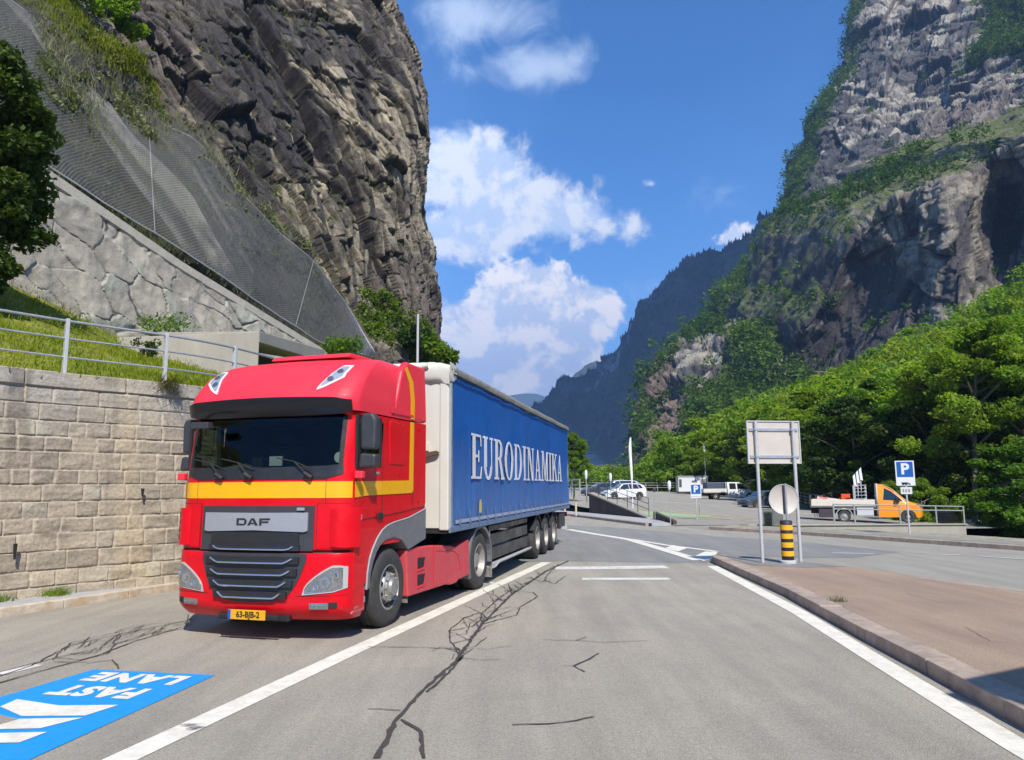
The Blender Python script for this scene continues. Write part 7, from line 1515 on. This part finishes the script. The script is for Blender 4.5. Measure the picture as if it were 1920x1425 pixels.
def tuft(label, p, n, hmin, hmax, seed, mat=M_gtuft, spread=.2, droop=None):
    g = np.random.default_rng(seed); P_ = np.zeros((4, 3)); b = g.normal(size=(n, 3))*np.array([spread, spread, .01]); hh_ = g.uniform(hmin, hmax, n); a = g.uniform(0, 6.28, n); w3 = np.stack([np.cos(a), np.sin(a), a*0], 1)*.006
    dz = hh_ if droop is None else hh_*g.uniform(-1, .7, n); tip_ = b+np.stack([g.normal(size=n)*.5*hh_+(0 if droop is None else droop[0])*hh_, g.normal(size=n)*.4*hh_+(0 if droop is None else droop[1])*hh_, dz], 1)
    V = np.stack([b-w3, b+w3, tip_], 1).reshape(-1, 3); o = npmesh('grass_tuft', V, np.arange(n*3).reshape(-1, 3), mat, False, np.repeat(g.uniform(.6, 1.2, n), 3)[:, None]*np.ones((1, 3))); o.location = p; tag(o, label, 'grass tuft'); return o
i = onwall(300); tuft('brown-green grass tuft hanging over the coping of the granite wall', (xp[i]+nx[i]*.02, yp[i]+ny[i]*.02, ct+.0), 420, .15, .5, 3, leafmat('brown_tuft', (.12, .13, .03), (.16, .10, .05), 3, .2), .12, (.35, -.25))
i = onwall(105); tuft('small green tuft at the foot of the granite wall', (xp[i]+nx[i]*.25, yp[i]+ny[i]*.25, .12), 420, .06, .16, 4, M_leaf, .10)
i = onwall(2); tuft('tuft of grass at the wall foot at the left edge of the photo', (xp[i]+nx[i]*.25, yp[i]+ny[i]*.25, .12), 160, .06, .16, 5, M_leaf, .10)
tuft('little dry tuft growing at the island kerb', (4.75, 11.3, .15), 60, .04, .13, 6, M_dry, .06)
# rockfall net draped over the slope
nt = thing('rockfall_net', 'grey steel rockfall net draped over the slope above the pale stone wall', 'net', (-16, 34, 14)); o0 = Vector((-16, 34, 14))
ub = [(-40, 235, 23), (80, 305, 26.6), (200, 385, 29.2), (340, 466, 33.4), (470, 556, 39), (600, 642, 46.5), (690, 668, 52), (706, 670, 55)]
ut = [(-120, -90, 32.5), (55, 25, 36.0), (125, 97, 38.8), (250, 210, 42), (370, 262, 45.2), (440, 350, 47.6), (530, 440, 51.6), (590, 490, 54), (650, 570, 57), (690, 640, 57.6), (708, 668, 57.8)]
def rs(L_, n):
    L_ = np.array(L_, float); d = np.concatenate([[0], np.cumsum(np.hypot(*np.diff(L_[:, :2], axis=0).T))]); q = np.linspace(0, d[-1], n); return np.stack([np.interp(q, d, L_[:, k]) for k in range(3)], 1)
na, nb_ = 122, 50; Bp = np.array([tuple(at(*r_)) for r_ in rs(ub, na)]); Tp = np.array([tuple(at(*r_)) for r_ in rs(ut, na)])
tb_ = np.linspace(0, 1, nb_); NP = Bp[:, None]*(1-tb_)[None, :, None]+Tp[:, None]*tb_[None, :, None]
sag = fbm(NP.reshape(-1, 3)*.35, 3, 4).reshape(na, nb_); NP += np.array([.25, -.6, .1])*(sag*.35+.35*np.sin(np.pi*tb_)[None])[..., None]
NP -= np.array(o0)
def wires(mb, r=.0125):
    for s0_ in (1, -1):
        for st in range(-nb_, na+nb_, 1):
            run = []
            for j in range(nb_):
                i = st+s0_*j*1
                if 0 <= i < na: run.append(NP[i, j])
                elif run: break
            if len(run) > 2: mb.tube([Vector(p) for p in run[::1]], r, 3, cap=False)
mb = MB(); wires(mb); mb.build('netting', pbr('net_wire', (.17, .17, .175), .5, .3), nt, recalc=False)
for nm, row in (('upper_cable', NP[:, -1]), ('lower_cable', NP[:, 0])): MB().tube([Vector(p) for p in row[::3]], .03, 5).build(nm, M_steelp, nt)
for i in (54, 98): MB().tube([Vector(NP[i, j])+Vector((.05, -.1, 0)) for j in range(0, nb_, 4)]+[Vector(NP[i, -1])], .016, 5).build('support_cable', M_railg, nt)
MB().tube([Vector(NP[75, -1])+Vector((0, .5, -2.5)), Vector(NP[75, -1])+Vector((0, 0, .15))], .06, 6).build('net_post', M_raild, nt); MB().tube([Vector(NP[104, -1])+Vector((0, .5, -2.5)), Vector(NP[104, -1])+Vector((0, 0, .15))], .06, 6).build('net_post', M_raild, nt)
# small timber mast on the slope
pm = thing('power_pole', 'small two-legged wooden power pole at the foot of the dark crag', 'pole', at3(1542, 722, 240)); 
MB().tube([(-1.3, 0, -4), (-1.0, 0, 4.5)], .22, 6).build('leg', M_bark, pm); MB().tube([(1.3, 0, -4), (1.0, 0, 4.5)], .22, 6).build('leg', M_bark, pm); MB().box(-2.2, 2.2, -.12, .12, 4.2, 4.5).build('cross_arm', M_bark, pm)

# ================================================================ cloud that shades the far mountain, and the air
CT = Vector((330, 2250, 300)); kk = 1900/sun_to.z
cc_ = CT+sun_to*kk; g = np.random.default_rng(2); import bmesh
bm = bmesh.new()
for k in range(40):
    p = Vector((cc_.x+g.normal()*330, cc_.y+g.normal()*560, cc_.z+g.normal()*40)); r_ = g.uniform(180, 330)
    bmesh.ops.create_icosphere(bm, subdivisions=3, radius=r_, matrix=Matrix.Translation(p) @ Matrix.Diagonal((1, 1, .4, 1)))
me = bpy.data.meshes.new('cloud'); bm.to_mesh(me); bm.free(); me.shade_smooth(); me.materials.append(pbr('cloud_white', (.9, .9, .9), 1.)); cl_ = bpy.data.objects.new('cloud', me); COL.objects.link(cl_); cl_['kind'] = 'structure'
hz = MB().box(-9400, 9400, -9400, 9400, -5, 1500).build('haze', None or M_blk, None); hz.data.materials.clear()
hm = bpy.data.materials.new('haze_air'); hm.use_nodes = True; hm.node_tree.nodes.clear(); t = NT(hm.node_tree); vo = t.n('ShaderNodeVolumePrincipled'); vo.inputs['Color'].default_value = (.33, .55, 1., 1); vo.inputs['Density'].default_value = HAZE = .00016; vo.inputs['Anisotropy'].default_value = 0
oo = t.n('ShaderNodeOutputMaterial'); t.put(oo.inputs['Volume'], vo.outputs[0]); hz.data.materials.append(hm); hz['kind'] = 'stuff'; tag(hz, 'thin blue haze of air over the whole valley', 'haze')
